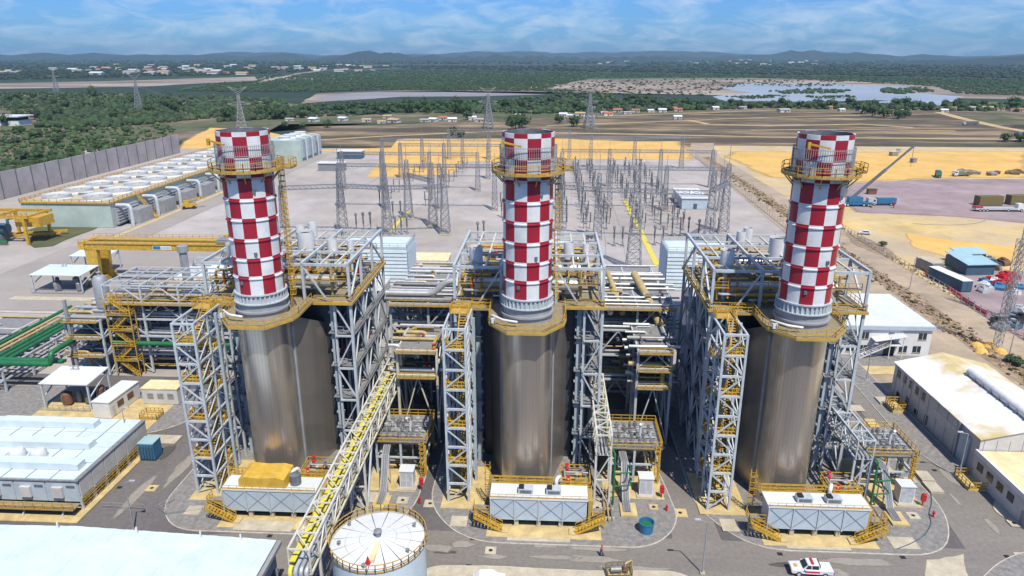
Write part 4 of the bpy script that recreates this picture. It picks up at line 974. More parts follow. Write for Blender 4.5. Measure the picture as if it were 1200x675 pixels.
for k in 'LMR':
    t = K0 if k == 'L' else copy_tree(K0)
    t.location = (SKX[k], 98.0, 0.12)
    tag(t, f'yellow railed deck crowded with grey valves right of the {UN[k]} chimney', 'equipment skid', 'valve skids')
    # white cabinet and armoured cable ladder in front of the skid
    sx = SKX[k]
    c = thing('control_cabinet', f'white control cabinet in front of the valve deck by the {UN[k]} chimney', 'cabinet', (sx + 4.6, 94.2, .14), 0, 'control cabinets')
    MB().box(0, 0, .2, 2.1, 1.9, 3.0).build('body', 'white_paint', c); MB().box(-.12, -.12, 3.0, 2.22, 2.02, 3.12).build('top', 'white_roof', c)
    MB().box(-.4, -.6, 0, 2.6, 2.4, .2).build('plinth', 'concrete', c); MB().box(.15, -.03, .4, 1.0, 0, 2.8).box(1.1, -.03, .4, 1.95, 0, 2.8).build('door', 'machine_light', c)
    g = thing('cable_ladder', f'grey cable ladder running down to a ground tray by the {UN[k]} chimney', 'cable ladder', (sx + 1.6, 97.6, .12), 0, 'cable ladders')
    zprof = [(0, 0, 5.6), (.2, -2.2, 5.2), (.3, -4.0, 2.6), (.3, -5.4, .6), (.3, -8.0, .35)]
    for dx in (0, 1.0):
        for a, b in zip(zprof[:-1], zprof[1:]): bar('side_rail', (a[0] + dx, a[1], a[2]), (b[0] + dx, b[1], b[2]), .14, 'galv', g)
    mb = MB()
    for a, b in zip(zprof[:-1], zprof[1:]):
        L = (V3(b) - V3(a)).length; m = int(L / .35)
        for i in range(m): p = V3(a).lerp(V3(b), i / m); mb.beam(p, p + V3((1.0, 0, 0)), .14)
    mb.build('rung_set', 'steel', g)['kind'] = 'stuff'
    for i in range(6): pipe('cable', [(z[0] + .12 + .15 * i, z[1], z[2] + .12) for z in zprof], .07, 'pipe_dull' if i % 2 else 'galv', g, 6)
    for y in (-2.2, -4.2):
        for dx in (0, 1.0): bar('post', (.25 + dx, y, 0), (.25 + dx, y, 5 if y > -3 else 2.4), .12, 'galv', g)
    MB().box(-.2, -8.8, 0, 2.2, -5.6, .3).build('tray_kerb', 'concrete_ochre', g)
    f = thing('red_hose_reel', f'red hose reel stand in front of the {UN[k]} chimney valve deck', 'hose reel', (sx + 8.0, 94.0, .12), 0, 'red hose reels')
    MB().box(-.3, -.25, .9, .3, .25, 1.9).build('reel_box', 'red', f); bar('post', (0, 0, 0), (0, 0, 1), .14, 'red', f)
    MB().lathe([(.35, 1.9), (.28, 2.1), (.02, 2.15)], 10).build('hood', 'red', f, True)
    h = thing('fire_hydrant', f'small red hydrant on the kerb side of the {UN[k]} unit pad', 'hydrant', (sx + 8.3, 90.8 if k != 'R' else 91.4, .12), 0, 'red hydrants')
    MB().lathe([(.22, 0), (.22, .1), (.13, .1), (.13, .7), (.2, .72), (.2, .82), (.08, .98)], 10).build('barrel', 'red', h, True); MB().tube([(-.28, 0, .55), (.28, 0, .55)], .08, 8).build('outlet', 'red', h, True)
    pq = thing('pipe_trench', f'row of low pipes on sleepers beside the {UN[k]} enclosure', 'pipes', (UX[k] + 11.6, 84.9 + (1.5 if k == 'M' else 2.0), .12), 0, 'low pipe rows beside the enclosures')
    for i in range(3): pipe('pipe', [(.2 + .5 * i, 9, .55), (.2 + .5 * i, .3 * i + 1, .55), (.2 + .5 * i, .3 * i + 1, .1)], .12, ['pipe_silver', 'pipe_tan', 'pipe_dull'][i], pq)
    for i in range(4): MB().box(-.1, 1.6 + 2.2 * i, .02, 1.6, 1.9 + 2.2 * i, .4).build('sleeper', 'concrete', pq)

# ------------------------------------------------------------------ lattice pipe bridges
def make_bridge(name, label, x0, x1, y0, y1, zb, zt, bay, m, legs, grp, pipes=True, tray=False):
    t = thing(name, label, 'pipe bridge', ((x0 + x1) / 2, y0, .1), 0, grp)
    w = (x1 - x0) / 2; L = y1 - y0; n = max(2, round(L / bay)); s = L / n
    for x in (-w, w):
        for z in (zb, zt): bar('chord', (x, 0, z), (x, L, z), .24, m, t)
    for i in range(n + 1):
        y = s * i
        for z in (zb, zt): bar('cross_beam', (-w, y, z), (w, y, z), .18, m, t)
        for x in (-w, w): bar('upright', (x, y, zb), (x, y, zt), .17, m, t)
        if i < n:
            for x in (-w, w): bar('brace', (x, y, zb if i % 2 else zt), (x, y + s, zt if i % 2 else zb), .15, m, t)
            bar('brace', (-w if i % 2 else w, y, zt), (w if i % 2 else -w, y + s, zt), .14, m, t)
    if tray:
        MB().box(-w + .15, -.4, zb + 1.9, -w + .85, L, zb + 2.05).build('cable_tray', 'yellow_tray', t)
        MB().box(-w + .1, 0, zb + .9, -w + .9, L, zb + 1.0).build('cable_tray', 'yellow_tray', t)
    if pipes:
        for i in range(4):
            r = (.2, .14, .22, .12)[i]; x = (-.1 if tray else -w + .4) + (w - .1) * .33 * i * (1 if tray else 1.6)
            pipe('pipe', [(x, L, zb + .5), (x, .2, zb + .5), (x, -.3, zb + .5)], r, ['pipe_silver', 'machine_light', 'pipe_silver', 'pipe_tan'][i], t)
    for y in legs:
        for x in (-w, w):
            bar('leg', (x, y, 0), (x, y, zb), .3, m, t)
        k = max(1, int(zb / 3))
        for i in range(k):
            z = zb * i / k; bar('brace', (-w if i % 2 else w, y, z), (w if i % 2 else -w, y, z + zb / k), .16, m, t); bar('cross_beam', (-w, y, z + zb / k), (w, y, z + zb / k), .18, m, t)
    return t
bl = make_bridge('cable_bridge', 'long cream lattice bridge with a yellow cable tray beside the leftmost chimney', -28.6, -26.2, 64.6, 117, 8.6, 11.9, 2.9, 'steel_cream', (3.0, 23.5, 40), 'lattice pipe bridges', True, True)
for i in range(4):
    pipe('drop_pipe', [(-1.0 + .62 * i, 2.4, 9.6), (-1.0 + .62 * i, -.6, 9.6), (-1.0 + .62 * i, -.6, .2)], .26, ['yellow_tray', 'steel_blue', 'pipe_silver', 'pipe_silver'][i], bl, 10)
bar('raking_leg', (1.2, 23.5, 0), (1.2, 28, 8.6), .26, 'steel', bl); bar('raking_leg', (-1.2, 23.5, 0), (-1.2, 28, 8.6), .26, 'steel', bl)
make_bridge('pipe_bridge', 'cream lattice pipe bridge beside the middle chimney', 7.4, 9.6, 91.4, 112, 8.8, 12, 2.4, 'steel_cream', (.2, 14), 'lattice pipe bridges')
make_bridge('pipe_bridge', 'lattice pipe bridge beside the rightmost chimney', 45.0, 47.4, 92.6, 112, 8.6, 11.6, 2.6, 'steel', (.2, 13), 'lattice pipe bridges')
for i, x in enumerate((10.2, 47.9)):
    g = pipe('standpipe', [(0, 0, 0), (0, 0, 8.6), (-1, 6, 9.0), (-1, 14, 9.0)], .16, 'pipe_green', None); g.location = (x, 91.8, .12)
    tag(g, f'green riser pipe on the lattice bridge of the {("middle", "rightmost")[i]} unit', 'pipe', 'green riser pipes')
    for j, z in enumerate((3.2, 5.4)):
        pipe('branch', [(0, 0, z), (2.6, .4, z), (2.6, 3, z)], .12, 'pipe_green', g)

# ------------------------------------------------------------------ pipe racks in the gaps between the units
def make_rack(label, x0, x1, y0, y1, levels, seed, grp, nx=2, ny=2, m='steel', walk=True, npipe=7, cl=24, top_frame=None, mats=None):
    t = thing('pipe_rack', label, 'pipe rack', ((x0 + x1) / 2, y0, .05), 0, grp); q = random.Random(seed)
    w = (x1 - x0) / 2; L = y1 - y0; zt = levels[-1]
    xs = [-w + 2 * w * i / nx for i in range(nx + 1)]; ys = [L * i / ny for i in range(ny + 1)]
    for x in xs:
        for y in ys: bar('column', (x, y, 0), (x, y, zt + .3), .4, m, t)
    prev = 0; walk_all = walk
    for li, z in enumerate(levels):
        walk = walk_all and (len(levels) < 4 or li >= len(levels) - 1)
        for y in ys: bar('beam', (-w, y, z), (w, y, z), .34, m, t)
        for x in xs: bar('beam', (x, 0, z), (x, L, z), .3, m, t)
        for i in range(nx):
            a, b, c = xs[i], xs[i + 1], (xs[i] + xs[i + 1]) / 2
            if (i + li) % 2 == 0:
                bar('brace', (a, 0, prev + .2), (c, 0, z - .2), .2, m, t); bar('brace', (b, 0, prev + .2), (c, 0, z - .2), .2, m, t)
        for i in range(ny): bar('brace', (w, ys[i], prev + .2), (w, ys[i + 1], z - .2), .2, m, t); bar('brace', (-w, ys[i + 1], prev + .2), (-w, ys[i], z - .2), .2, m, t)
        for i in range(npipe):
            y = .8 + (L - 1.6) * i / max(1, npipe - 1) + q.uniform(-.3, .3); r = q.uniform(.14, .42)
            pts = [(-w - 1.5, y, z + .25 + r), (w + 1.5, y, z + .25 + r)]
            if q.random() < .4: pts = [(-w - 1.5, y, z + .25 + r), (q.uniform(-w, w), y, z + .25 + r)]; pts.append((pts[1][0], y, z - 3))
            pipe('pipe', pts, r, q.choice(mats or ['pipe_silver', 'pipe_silver', 'pipe_dull', 'machine_light', 'pipe_silver', 'pipe_tan']), t, 10)
        if li % 2 or len(levels) < 4: MB().box(-w + .2, .2, z - .06, w - .2, L - .2, z + .06).build('added_shade_floor', 'grating_grey', t)  # solid floors added to throw shadow into the gaps below
        if walk:
            p = MB().box(-w, -1.3, z - .1, w, -.1, z).build('walkway', 'grating', t)
            MB().rail([(-w, -1.25, z), (w, -1.25, z)], 1.1, 1.5, .08).build('railing', 'yellow', p)
        prev = z
    if cl: clutter(t, -w, .5, 1 if len(levels) > 3 else levels[0], w, L - .5, zt + 1.5, cl, seed + 1, .3)
    return t
make_rack('pipe rack with silver pipes between the leftmost and middle boilers', -29.4, -15.2, 123, 136, (6, 11, 16, 20.4), 3, 'pipe racks', 2, 2, cl=64)
make_rack('pipe rack with silver pipes between the middle and rightmost boilers', 9.6, 23.2, 123, 136, (6, 11, 16, 20.4), 13, 'pipe racks', 2, 2, cl=64)
make_rack('rear pipe rack with yellow walkways between the leftmost and middle boilers', -29.0, -14.6, 139, 156, (9, 14, 18.6), 53, 'pipe racks', 2, 2, cl=34)
make_rack('rear pipe rack with yellow walkways between the middle and rightmost boilers', 9.8, 23.0, 139, 156, (9, 14, 18.6), 57, 'pipe racks', 2, 2, cl=34)
make_rack('cream framed pipe module left of the middle stair tower', -25.6, -18.8, 110, 121, (12.0, 16.6), 23, 'pipe modules between units', 1, 2, 'steel_cream', True, 4, 26)
make_rack('grey framed pipe module left of the rightmost stair tower', 15.2, 20.8, 110, 122, (11.0, 14.2, 17.4), 29, 'pipe modules between units', 1, 2, 'steel', True, 4, 28)
bp = pipe('steam_pipe', [(-31, 124.6, 22.0), (-21.5, 124.6, 22.0), (-18.8, 124.6, 24.6), (-12, 124.6, 24.6)], .62, 'pipe_silver', None, 14)
tag(bp, 'thick silver steam pipe bending upward above the left gap pipe rack', 'pipe')
for i in range(2):
    s = pipe('steam_pipe', [(9.6 + 2.2 * i, 137, 23), (10.4 + 2.2 * i, 132, 21.6), (11.6 + 2.2 * i, 124, 19)], .5, 'pipe_tan' if i else 'pipe_silver', None, 12)
    tag(s, ['silver', 'tan'][i] + ' inclined duct above the pipe rack right of the middle boiler', 'pipe')
s = pipe('steam_pipe', [(17, 136, 23), (18.5, 129, 21.2), (20.4, 121.6, 17.8)], .75, 'pipe_tan', None, 12); tag(s, 'thick tan inclined duct left of the rightmost boiler roof', 'pipe')

# ------------------------------------------------------------------ turbine air filter houses behind the boilers
def make_filter():
    t = thing('filter_house', '', 'filter house')
    MB().box(-8.5, 0, 10.0, 8.5, 11, 19.6).build('body', 'wall_grey', t)
    for k in range(10):
        z = 10.3 + .93 * k
        h = MB().add([(-8.5, -.02, z + .8), (8.5, -.02, z + .8), (8.5, -.2, z - .12), (-8.5, -.2, z - .12), (8.5, -.02, z + .72), (-8.5, -.02, z + .72)], [(0, 1, 2, 3), (5, 3, 2, 4), (1, 4, 2), (0, 3, 5)]).build('weather_hood', 'roof_pale', t)
    for s in (-1, 1):
        for k in range(10):
            z = 10.3 + .93 * k
            MB().add([(s * 8.52, 0, z + .8), (s * 8.52, 11, z + .8), (s * 8.75, 11, z - .12), (s * 8.75, 0, z - .12), (s * 8.52, 11, z + .72), (s * 8.52, 0, z + .72)], [(0, 1, 2, 3), (5, 3, 2, 4), (1, 4, 2), (0, 3, 5)]).build('weather_hood', 'roof_pale', t)
        for y in (1, 10): bar('leg', (s * 8, y, 0), (s * 8, y, 10.0), .6, 'steel', t)
    MB().box(-8.6, -.1, 19.6, 8.6, 11.1, 19.8).build('roof', 'roof_pale', t)
    MB().rail([(-8.5, 0, 19.8), (8.5, 0, 19.8), (8.5, 11, 19.8), (-8.5, 11, 19.8)], 1.1, 2, .08, closed=True).build('railing', 'galv', t)
    MB().box(-4, -20, 2, 4, 0, 12).build('turbine_enclosure', 'wall_grey', t)
    return t
F0 = make_filter()
for k in 'LMR':
    t = F0 if k == 'L' else copy_tree(F0)
    t.location = (UX[k] + {'L': -1.2, 'M': 0, 'R': 1.0}[k], 165, 0)
    tag(t, f'white louvred air filter house behind the {UN[k]} boiler', 'filter house', 'air filter houses')

# ================================================================== left side
make_rack('tall open steel pipe rack left of the leftmost stair tower', -92, -60, 134, 147, (4.2, 8.2, 12, 15.6), 41, 'pipe racks', 4, 2, 'steel', True, 9, 90)
lr = make_rack('lower steel pipe rack annex where the green pipes arrive', -100, -92.4, 132, 147, (4.5, 8.5, 12.2), 43, 'pipe racks', 1, 2, 'steel', True, 6, 22)
t = thing('rack_top_frame', 'open steel frame with yellow walkways on top of the large pipe rack', 'steel frame', (-76, 134, 15.95))
for x in (-16, -8, 0, 8, 16):
    for y in (0, 6.5, 13): bar('column', (x, y, 0), (x, y, 3.4), .34, 'steel', t)
    bar('beam', (x, 0, 3.4), (x, 13, 3.4), .32, 'steel', t)
    if x < 16:
        bar('brace', (x, 0, .2), (x + 4, 0, 3.2), .2, 'steel', t); bar('brace', (x + 8, 0, .2), (x + 4, 0, 3.2), .2, 'steel', t)
        bar('purlin', (x + 4, 0, 3.5), (x + 4, 13, 3.5), .22, 'steel', t)
for y in (0, 3.2, 6.5, 9.8, 13): bar('beam', (-16, y, 3.4), (16, y, 3.4), .28, 'steel', t)
for y in (1.2, 11.6):
    w = MB().box(-16, y - .6, .1, 16, y + .6, .2).build('walkway', 'grating', t); MB().rail([(-16, y - .6, .2), (16, y - .6, .2)], 1.1, 1.6, .08).build('railing', 'yellow', w); MB().rail([(-16, y + .6, .2), (16, y + .6, .2)], 1.1, 1.6, .08).build('railing', 'yellow', w)
t = thing('access_stair', 'yellow caged stair climbing the front of the large pipe rack', 'stair', (-88.5, 131.6, .05))
for k in range(5):
    z = 3.4 * k
    if k: 
        p = MB().box(-2, 0, z, 3, 1.8, z + .1).build('landing', 'grating', t); MB().rail([(-2, 0, z), (3, 0, z), (3, 1.8, z)], 1.1, 1, .1).build('railing', 'yellow', p)
    stairs_mb(-1.4 if k % 2 else 2.4, z, 2.4 if k % 2 else -1.4, z + 3.4, .3, 1.5).build('stair_flight', 'yellow', t)
for x in (-2, 3):
    for y in (0, 1.8): bar('post', (x, y, 0), (x, y, 17), .16, 'yellow', t)
# green cooling-water pipes on their low rack
GX = [-117.2, -115.7, -114.2, -112.6, -111.1, -109.6]
gp = thing('pipe_bundle_rack', 'low steel rack carrying the green pipes to the left edge', 'pipe rack', (-113.5, 122, .05))
for i, y in enumerate((1, 9, 17, 25, 33)):
    for x in (-5, 5.2): bar('column', (x, y, 0), (x, y, 5.0), .34, 'steel', gp)
    bar('beam', (-5.2, y, 5.0), (5.4, y, 5.0), .34, 'steel', gp); bar('beam', (-5.2, y, 2.6), (5.4, y, 2.6), .28, 'steel', gp)
    bar('brace', (-5, y, .2), (5.2, y, 2.5), .2, 'steel', gp)
for x in (-5, 5.2):
    for z in (5.0, 2.6): bar('beam', (x, 0, z), (x, 34, z), .28, 'steel', gp)
for i, x in enumerate(GX):
    o = pipe('long_pipe', [(x, 158, 5.7), (x, 128 + .1 * i, 5.7)] if i in (1, 2) else [(x, 158, 5.7), (x, 126.2 + .5 * (i % 2), 5.7), (-98 + .1 * i, 126.2 + .5 * (i % 2), 5.5 + .02 * i)], .37 if i not in (1, 2) else .28, 'pipe_green' if i not in (1, 2) else 'pipe_tan', None, 12)
    tag(o, ['outermost green pipe of the row on the low rack', 'first tan pipe among the green pipes on the low rack', 'second tan pipe among the green pipes on the low rack', 'green pipe just inside the tan pipes on the low rack', 'second innermost green pipe on the low rack', 'innermost green pipe of the row on the low rack'][i], 'pipe', 'long pipes on the low rack')
big = pipe('header_pipe', [(-130, 124.2, 5.9), (-98.5, 124.2, 5.9), (-98.5, 124.2, 8.2), (-98.5, 131, 8.2)], .55, 'pipe_green', None, 14)
tag(big, 'thick green header pipe running in from the left edge', 'pipe')
gr = pipe('header_pipe', [(-91, 132.6, 7.2), (-63, 132.6, 7.2)], .5, 'pipe_green', None, 12); tag(gr, 'green header pipe along the foot of the large pipe rack', 'pipe')
make_rack('low cream pipe frame behind the green pipes at the left edge', -128, -119, 128, 150, (2.6, 5.6), 47, 'pipe racks', 1, 3, 'steel_cream', False, 3, 6)

def canopy(label, x0, y0, x1, y1, z, m='white_roof', grp='white roofed canopies', eq=True, seed=1):
    t = thing('canopy_shelter', label, 'shelter', ((x0 + x1) / 2, (y0 + y1) / 2, .1), 0, grp); a, b = (x1 - x0) / 2, (y1 - y0) / 2
    MB().add([(-a, -b, z), (a, -b, z), (a, b, z + .5), (-a, b, z + .5), (-a, -b, z + .18), (a, -b, z + .18), (a, b, z + .68), (-a, b, z + .68)], [(0, 3, 2, 1), (4, 5, 6, 7), (0, 1, 5, 4), (1, 2, 6, 5), (2, 3, 7, 6), (3, 0, 4, 7)]).build('roof', m, t)
    for x in (-a + .3, a - .3):
        for y in (-b + .3, b - .3): bar('post', (x, y, 0), (x, y, z + (.05 if y < 0 else .5)), .3, 'steel', t)
        bar('brace', (x, -b + .3, z * .45), (x, b - .3, z), .2, 'steel', t)
    if eq:
        q = random.Random(seed)
        for i in range(6):
            x, y = q.uniform(-a + 1, a - 1), q.uniform(-b + 1, b - 1); s = q.uniform(.5, 1)
            MB().lathe([(s * .7, 0), (s * .7, .5), (s, .5), (s, 1.6 + s), (s * .5, 2 + s)], 12, x, y).build('pump', q.choice(['machine_grey', 'pipe_dull', 'rust', 'steel_dark']), t, True)
        MB().rail([(-a, -b - .6, .1), (a, -b - .6, .1)], 1.1, 1.2, .07).build('railing', 'galv', t)
        for k in range(2): MB().tube(bend([(-a * .3 + k, b * .6, z + .5), (-a * .3 + k, b * .6, z + 1.4), (-a * .3 + k - .5, b * .6 - .4, z + 1.5)], .2), .16, 8).build('roof_vent', 'galv', t, True)
    return t
canopy('white canopy roof over pumps beside the blue tanks at left', -96, 116.4, -86.4, 123.4, 5.2, seed=2)
for i, (x, y) in enumerate(((-85.6, 117.2), (-84.6, 119.0), (-83.8, 120.6), (-86, 119.6))):
    o = MB().tube([(-1, 0, 1.2), (-.8, 0, 1.2), (.8, 0, 1.2), (1, 0, 1.2)], .75, 14).box(-.6, -.5, 0, .6, .5, .6).build('blue_tank', 'blue', None, True); o.location = (x, y, .12); o.rotation_euler = (0, 0, 1.0)
    tag(o, 'small blue horizontal tank between the white canopy and the white container', 'tank', 'small blue tanks')
t = thing('site_container', 'long white container with dark windows on the ochre slab', 'container', (-82.4, 113.4, .14), math.radians(-3))
MB().box(-1.7, 0, .1, 1.7, 9, 3.2).build('body', 'white_paint', t); MB().box(-1.8, -.1, 3.2, 1.8, 9.1, 3.4).build('roof', 'white_roof', t)
for k in range(2): MB().box(1.69, 2.2 + 3 * k, 1.2, 1.76, 4.0 + 3 * k, 2.4).build('window', 'rust', t)
MB().box(1.69, .6, .2, 1.75, 1.5, 2.2).build('door', 'machine_light', t)
t = thing('site_container', 'grey container with a tan roof in front of the large pipe rack', 'container', (-78, 119.4, .14))
MB().box(0, 0, .1, 7, 3.6, 3.2).build('body', 'wall_grey', t); MB().box(-.1, -.1, 3.2, 7.1, 3.7, 3.45).build('roof', 'roof_sandy', t)
for k in range(3): MB().box(1 + 2 * k, -.05, 1.2, 2.2 + 2 * k, 0, 2.3).build('vent', 'machine_grey', t)
t = thing('railed_pit', 'yellow railed pit in front of the tan roofed container', 'pit', (-73.6, 114.4, .12))
MB().box(-1.6, -1.2, 0, 1.6, 1.2, .25).build('kerb', 'concrete_ochre', t); MB().rail([(-1.6, -1.2, .2), (1.6, -1.2, .2), (1.6, 1.2, .2), (-1.6, 1.2, .2)], 1.1, .8, .09, closed=True).build('railing', 'yellow', t)

# electrical building, lower left
t = thing('electrical_building', 'pale blue modular electrical building raised on legs at lower left', 'building', (-68.6, 86.2, .0))
MB().box(-34, .05, 1.5, -.05, 18, 5.0).build('wall', 'panel_blue', t)
MB().box(-34.2, -.2, 5.0, .2, 18.2, 5.2).build('roof', 'machine_grey', t)
for i in range(9):
    for j in range(4):
        MB().box(-34 + 3.75 * i + .06, .1 + 4.5 * j, 5.2, -34 + 3.75 * i + 3.62, 4.5 + 4.5 * j - .02, 5.3 + .012 * ((i * 7 + j * 3) % 4)).build('roof_panel', 'roof_pale', t)
for y, x1 in ((3.2, -1.2), (9.0, -3.2), (15.4, -6.5)):
    MB().xsec([(-34, 5.35), (x1, 5.35), (x1, 6.3), (x1 - 1.2, 6.45), (x1 - 16, 6.45), (x1 - 18, 6.0), (-34, 6.0)], y - .9, y + .9).build('roof_duct', 'roof_pale', t)
for x in (-13.2, -9.8): 
    MB().lathe([(1.2, 5.3), (1.2, 6.1), (.9, 6.5), (.2, 6.6)], 16, x, 5.8).build('roof_cowl', 'white_roof', t, True)
for i in range(7):
    MB().box(-34 + 4.85 * i + .15, -.06, 1.6, -34 + 4.85 * i + 4.7, .05, 4.8).build('front_panel', 'panel_blue', t)
    MB().box(-33 + 4.85 * i, -.5, 2.4, -31.4 + 4.85 * i, -.06, 4.1).build('air_conditioner', 'wall_grey', t)
    MB().box(-30.9 + 4.85 * i, -.1, 3.9, -29.6 + 4.85 * i, -.06, 4.3).build('vent_slot', 'steel_dark', t)
    for y in (.6, 9, 17.4): bar('leg', (-33.5 + 4.85 * i, y, 0), (-33.5 + 4.85 * i, y, 1.5), .35, 'steel', t)
fw = MB().box(-34, -2.0, 1.3, 0, -.2, 1.45).build('front_walkway', 'grating', t)
MB().rail([(-34, -1.95, 1.45), (0, -1.95, 1.45)], 1.1, 1.5, .09).build('railing', 'yellow', fw)
for k in range(6): bar('walkway_leg', (-32 + 6 * k, -1.8, 0), (-32 + 6 * k, -1.0, 1.3), .2, 'steel', t)
for k in range(6):
    y0 = .2 + 3 * k
    MB().box(-.02, y0 + .08, 2.2, .1, y0 + 2.9, 4.9).build('side_panel', 'wall_grey', t)
    bar('leg', (-.1, y0 + .1, 0), (-.1, y0 + .1, 2.2), .4, 'steel', t)
MB().rail([(.15, .2, .9), (.15, 18, .9)], 1.1, 1.5, .08).build('side_railing', 'yellow', t)
o = MB().box(-36, -3.0, 0.0, 1.0, 19, .14).build('plinth', 'concrete_ochre', t)
MB().box(-36, 19.2, 0, 4, 22, .14).build('rear_plinth', 'concrete', t)
t = thing('transformer_box', 'blue transformer cabinet behind the pale electrical building', 'transformer', (-66.4, 101.2, .1))
MB().box(-1.3, -1.2, .1, 1.3, 1.2, 3.0).build('body', 'blue', t); MB().box(-1.35, -1.25, 3.0, 1.35, 1.25, 3.15).build('top', 'cyan_roof', t)
for k in range(5): MB().box(-1.1 + .5 * k, -1.45, .5, -.9 + .5 * k, -1.2, 2.6).build('fin', 'blue_dull', t)
for i, (px, py, rz) in enumerate(((148, 599, -.12), (212, 602, .3))):
    x, y = P(px, py); o = MB().rail([(-4, 0, 0), (2.6, .6, 0), (4, -.6, 0)] if i == 0 else [(3, 0, 0), (-2, 0, 0), (-3.2, 1.6, 0), (-1.5, 3.4, 0)], 1.1, 2, .05).build('guard_rail', 'galv'); o.location = (x, y, -.03); o.rotation_euler = (0, 0, rz)
    tag(o, ['thin grey guard rail on the asphalt before the white roof', 'bent grey guard rail on the asphalt by the left pad'][i], 'guard rail')

# warehouse roof at the bottom left corner
t = thing('warehouse', 'large white roofed warehouse filling the bottom left corner', 'building', (-58, 71.2, 0))
z0, zr = 7.9, 8.9
for s, xe in ((-1, -52), (1, 25.2)):
    n = 24
    for i in range(n):
        a, b = xe * i / n, xe * (i + 1) / n; za, zb = zr + (z0 - zr) * i / n, zr + (z0 - zr) * (i + 1) / n
        o = 0.02 if i % 2 else 0.05
        MB().add([(a, 0, za + o), (b, 0, zb + o), (b, -36, zb + o), (a, -36, za + o), (a, 0, za - .2), (b, 0, zb - .2), (b, -36, zb - .2), (a, -36, za - .2)], [(0, 1, 2, 3), (4, 7, 6, 5), (0, 4, 5, 1), (2, 6, 7, 3), (1, 5, 6, 2), (3, 7, 4, 0)]).build('roof_sheet', 'roof_pale', t)
MB().add([(-52, -.3, 0), (25, -.3, 0), (25, -.3, 7.6), (0, -.3, 8.6), (-52, -.3, 7.6), (-52, -35, 0), (25, -35, 0), (25, -35, 7.6), (0, -35, 8.6), (-52, -35, 7.6)], [(0, 1, 2, 3, 4), (5, 9, 8, 7, 6), (1, 6, 7, 2), (0, 4, 9, 5), (0, 5, 6, 1)]).build('wall', 'panel_blue', t)
for i, x in enumerate((-50, -38, -26, -14, -2, 8, 16, 21)):
    zx = zr + (z0 - zr) * abs(x) / (52 if x < 0 else 25.2)
    bar('roof_anchor', (x, -.5, zx), (x, -.5, zx + .9), .16, 'white_paint', t)
MB().box(25.3, -36, 7.3, 25.8, .1, 7.8).build('gutter', 'galv', t)
for k in range(3): MB().box(25.0, -3 - 4 * k, 2.5, 25.06, -1 - 4 * k, 4.5).build('window', 'glass', t)

# storage tank, bottom centre
t = thing('storage_tank', 'round white storage tank with radial roof seams at the bottom edge', 'tank', (-19.9, 70.4, 0))
RT = 5.6
MB().lathe([(RT, 0), (RT, 8.9), (RT + .08, 8.9), (RT + .08, 9.05), (RT, 9.05)], 56, cap1=False).build('shell', 'roof_pale', t, True)
for k in range(16):
    a0, a1 = 2 * math.pi * k / 16 + .012, 2 * math.pi * (k + 1) / 16 - .012; n = 4
    for j, (r0, r1) in enumerate(((.35, 2.2), (2.23, 3.9), (3.93, 5.58))):
        zz = lambda r: 9.0 + .75 * (1 - r / RT)
        v = []; 
        for i in range(n + 1):
            a = a0 + (a1 - a0) * i / n; v += [(r0 * math.cos(a), r0 * math.sin(a), zz(r0)), (r1 * math.cos(a), r1 * math.sin(a), zz(r1))]
        v += [(x, y, z - .06) for x, y, z in v]; m = 2 * (n + 1); f = []
        for i in range(n): f += [(2 * i, 2 * i + 1, 2 * i + 3, 2 * i + 2), (m + 2 * i, m + 2 * i + 2, m + 2 * i + 3, m + 2 * i + 1), (2 * i, 2 * i + 2, m + 2 * i + 2, m + 2 * i), (2 * i + 1, m + 2 * i + 1, m + 2 * i + 3, 2 * i + 3)]
        f += [(0, m, m + 1, 1), (2 * n, 2 * n + 1, m + 2 * n + 1, m + 2 * n)]
        MB().add(v, f).build('roof_plate', 'white_roof', t)
MB().lathe([(.3, 9.5), (.3, 10.3), (.5, 10.3), (.5, 10.45), (.1, 10.6)], 14).build('roof_vent', 'machine_grey', t, True)
MB().lathe([(.2, 8.8), (RT - .1, 8.8)], 40, cap0=False, cap1=False).build('roof_frame', 'machine_grey', t)
ring = [(5.75 * math.cos(k * math.pi / 18), 5.75 * math.sin(k * math.pi / 18), 9.0) for k in range(36)]
MB().rail(ring, 1.1, 1, .08, closed=True).build('railing', 'yellow', t)
MB().box(-.9, 5.0, 8.9, 1.2, 7.0, 9.0).build('landing', 'grating', t)
for k, (a, r) in enumerate(((2.6, 4.9), (3.4, 4.6), (5.8, 4.5), (.6, 4.7), (4.6, 4.9))):
    MB().lathe([(.16, 9), (.16, 9.55), (.24, 9.55), (.24, 9.62)], 10, r * math.cos(a), r * math.sin(a)).build('nozzle', 'machine_grey', t, True)
MB().box(-.1, -4.2, 9.1, .5, -1.0, 9.62).build('roof_step_strip', 'roof_sandy', t)
o = MB().lathe([(.35, 0), (.35, .1), (.28, .1), (.05, .9)], 12).build('traffic_cone', 'red'); o.location = (-20.1, 66.2, 9.2); tag(o, 'red cone on the edge of the round tank roof', 'cone')

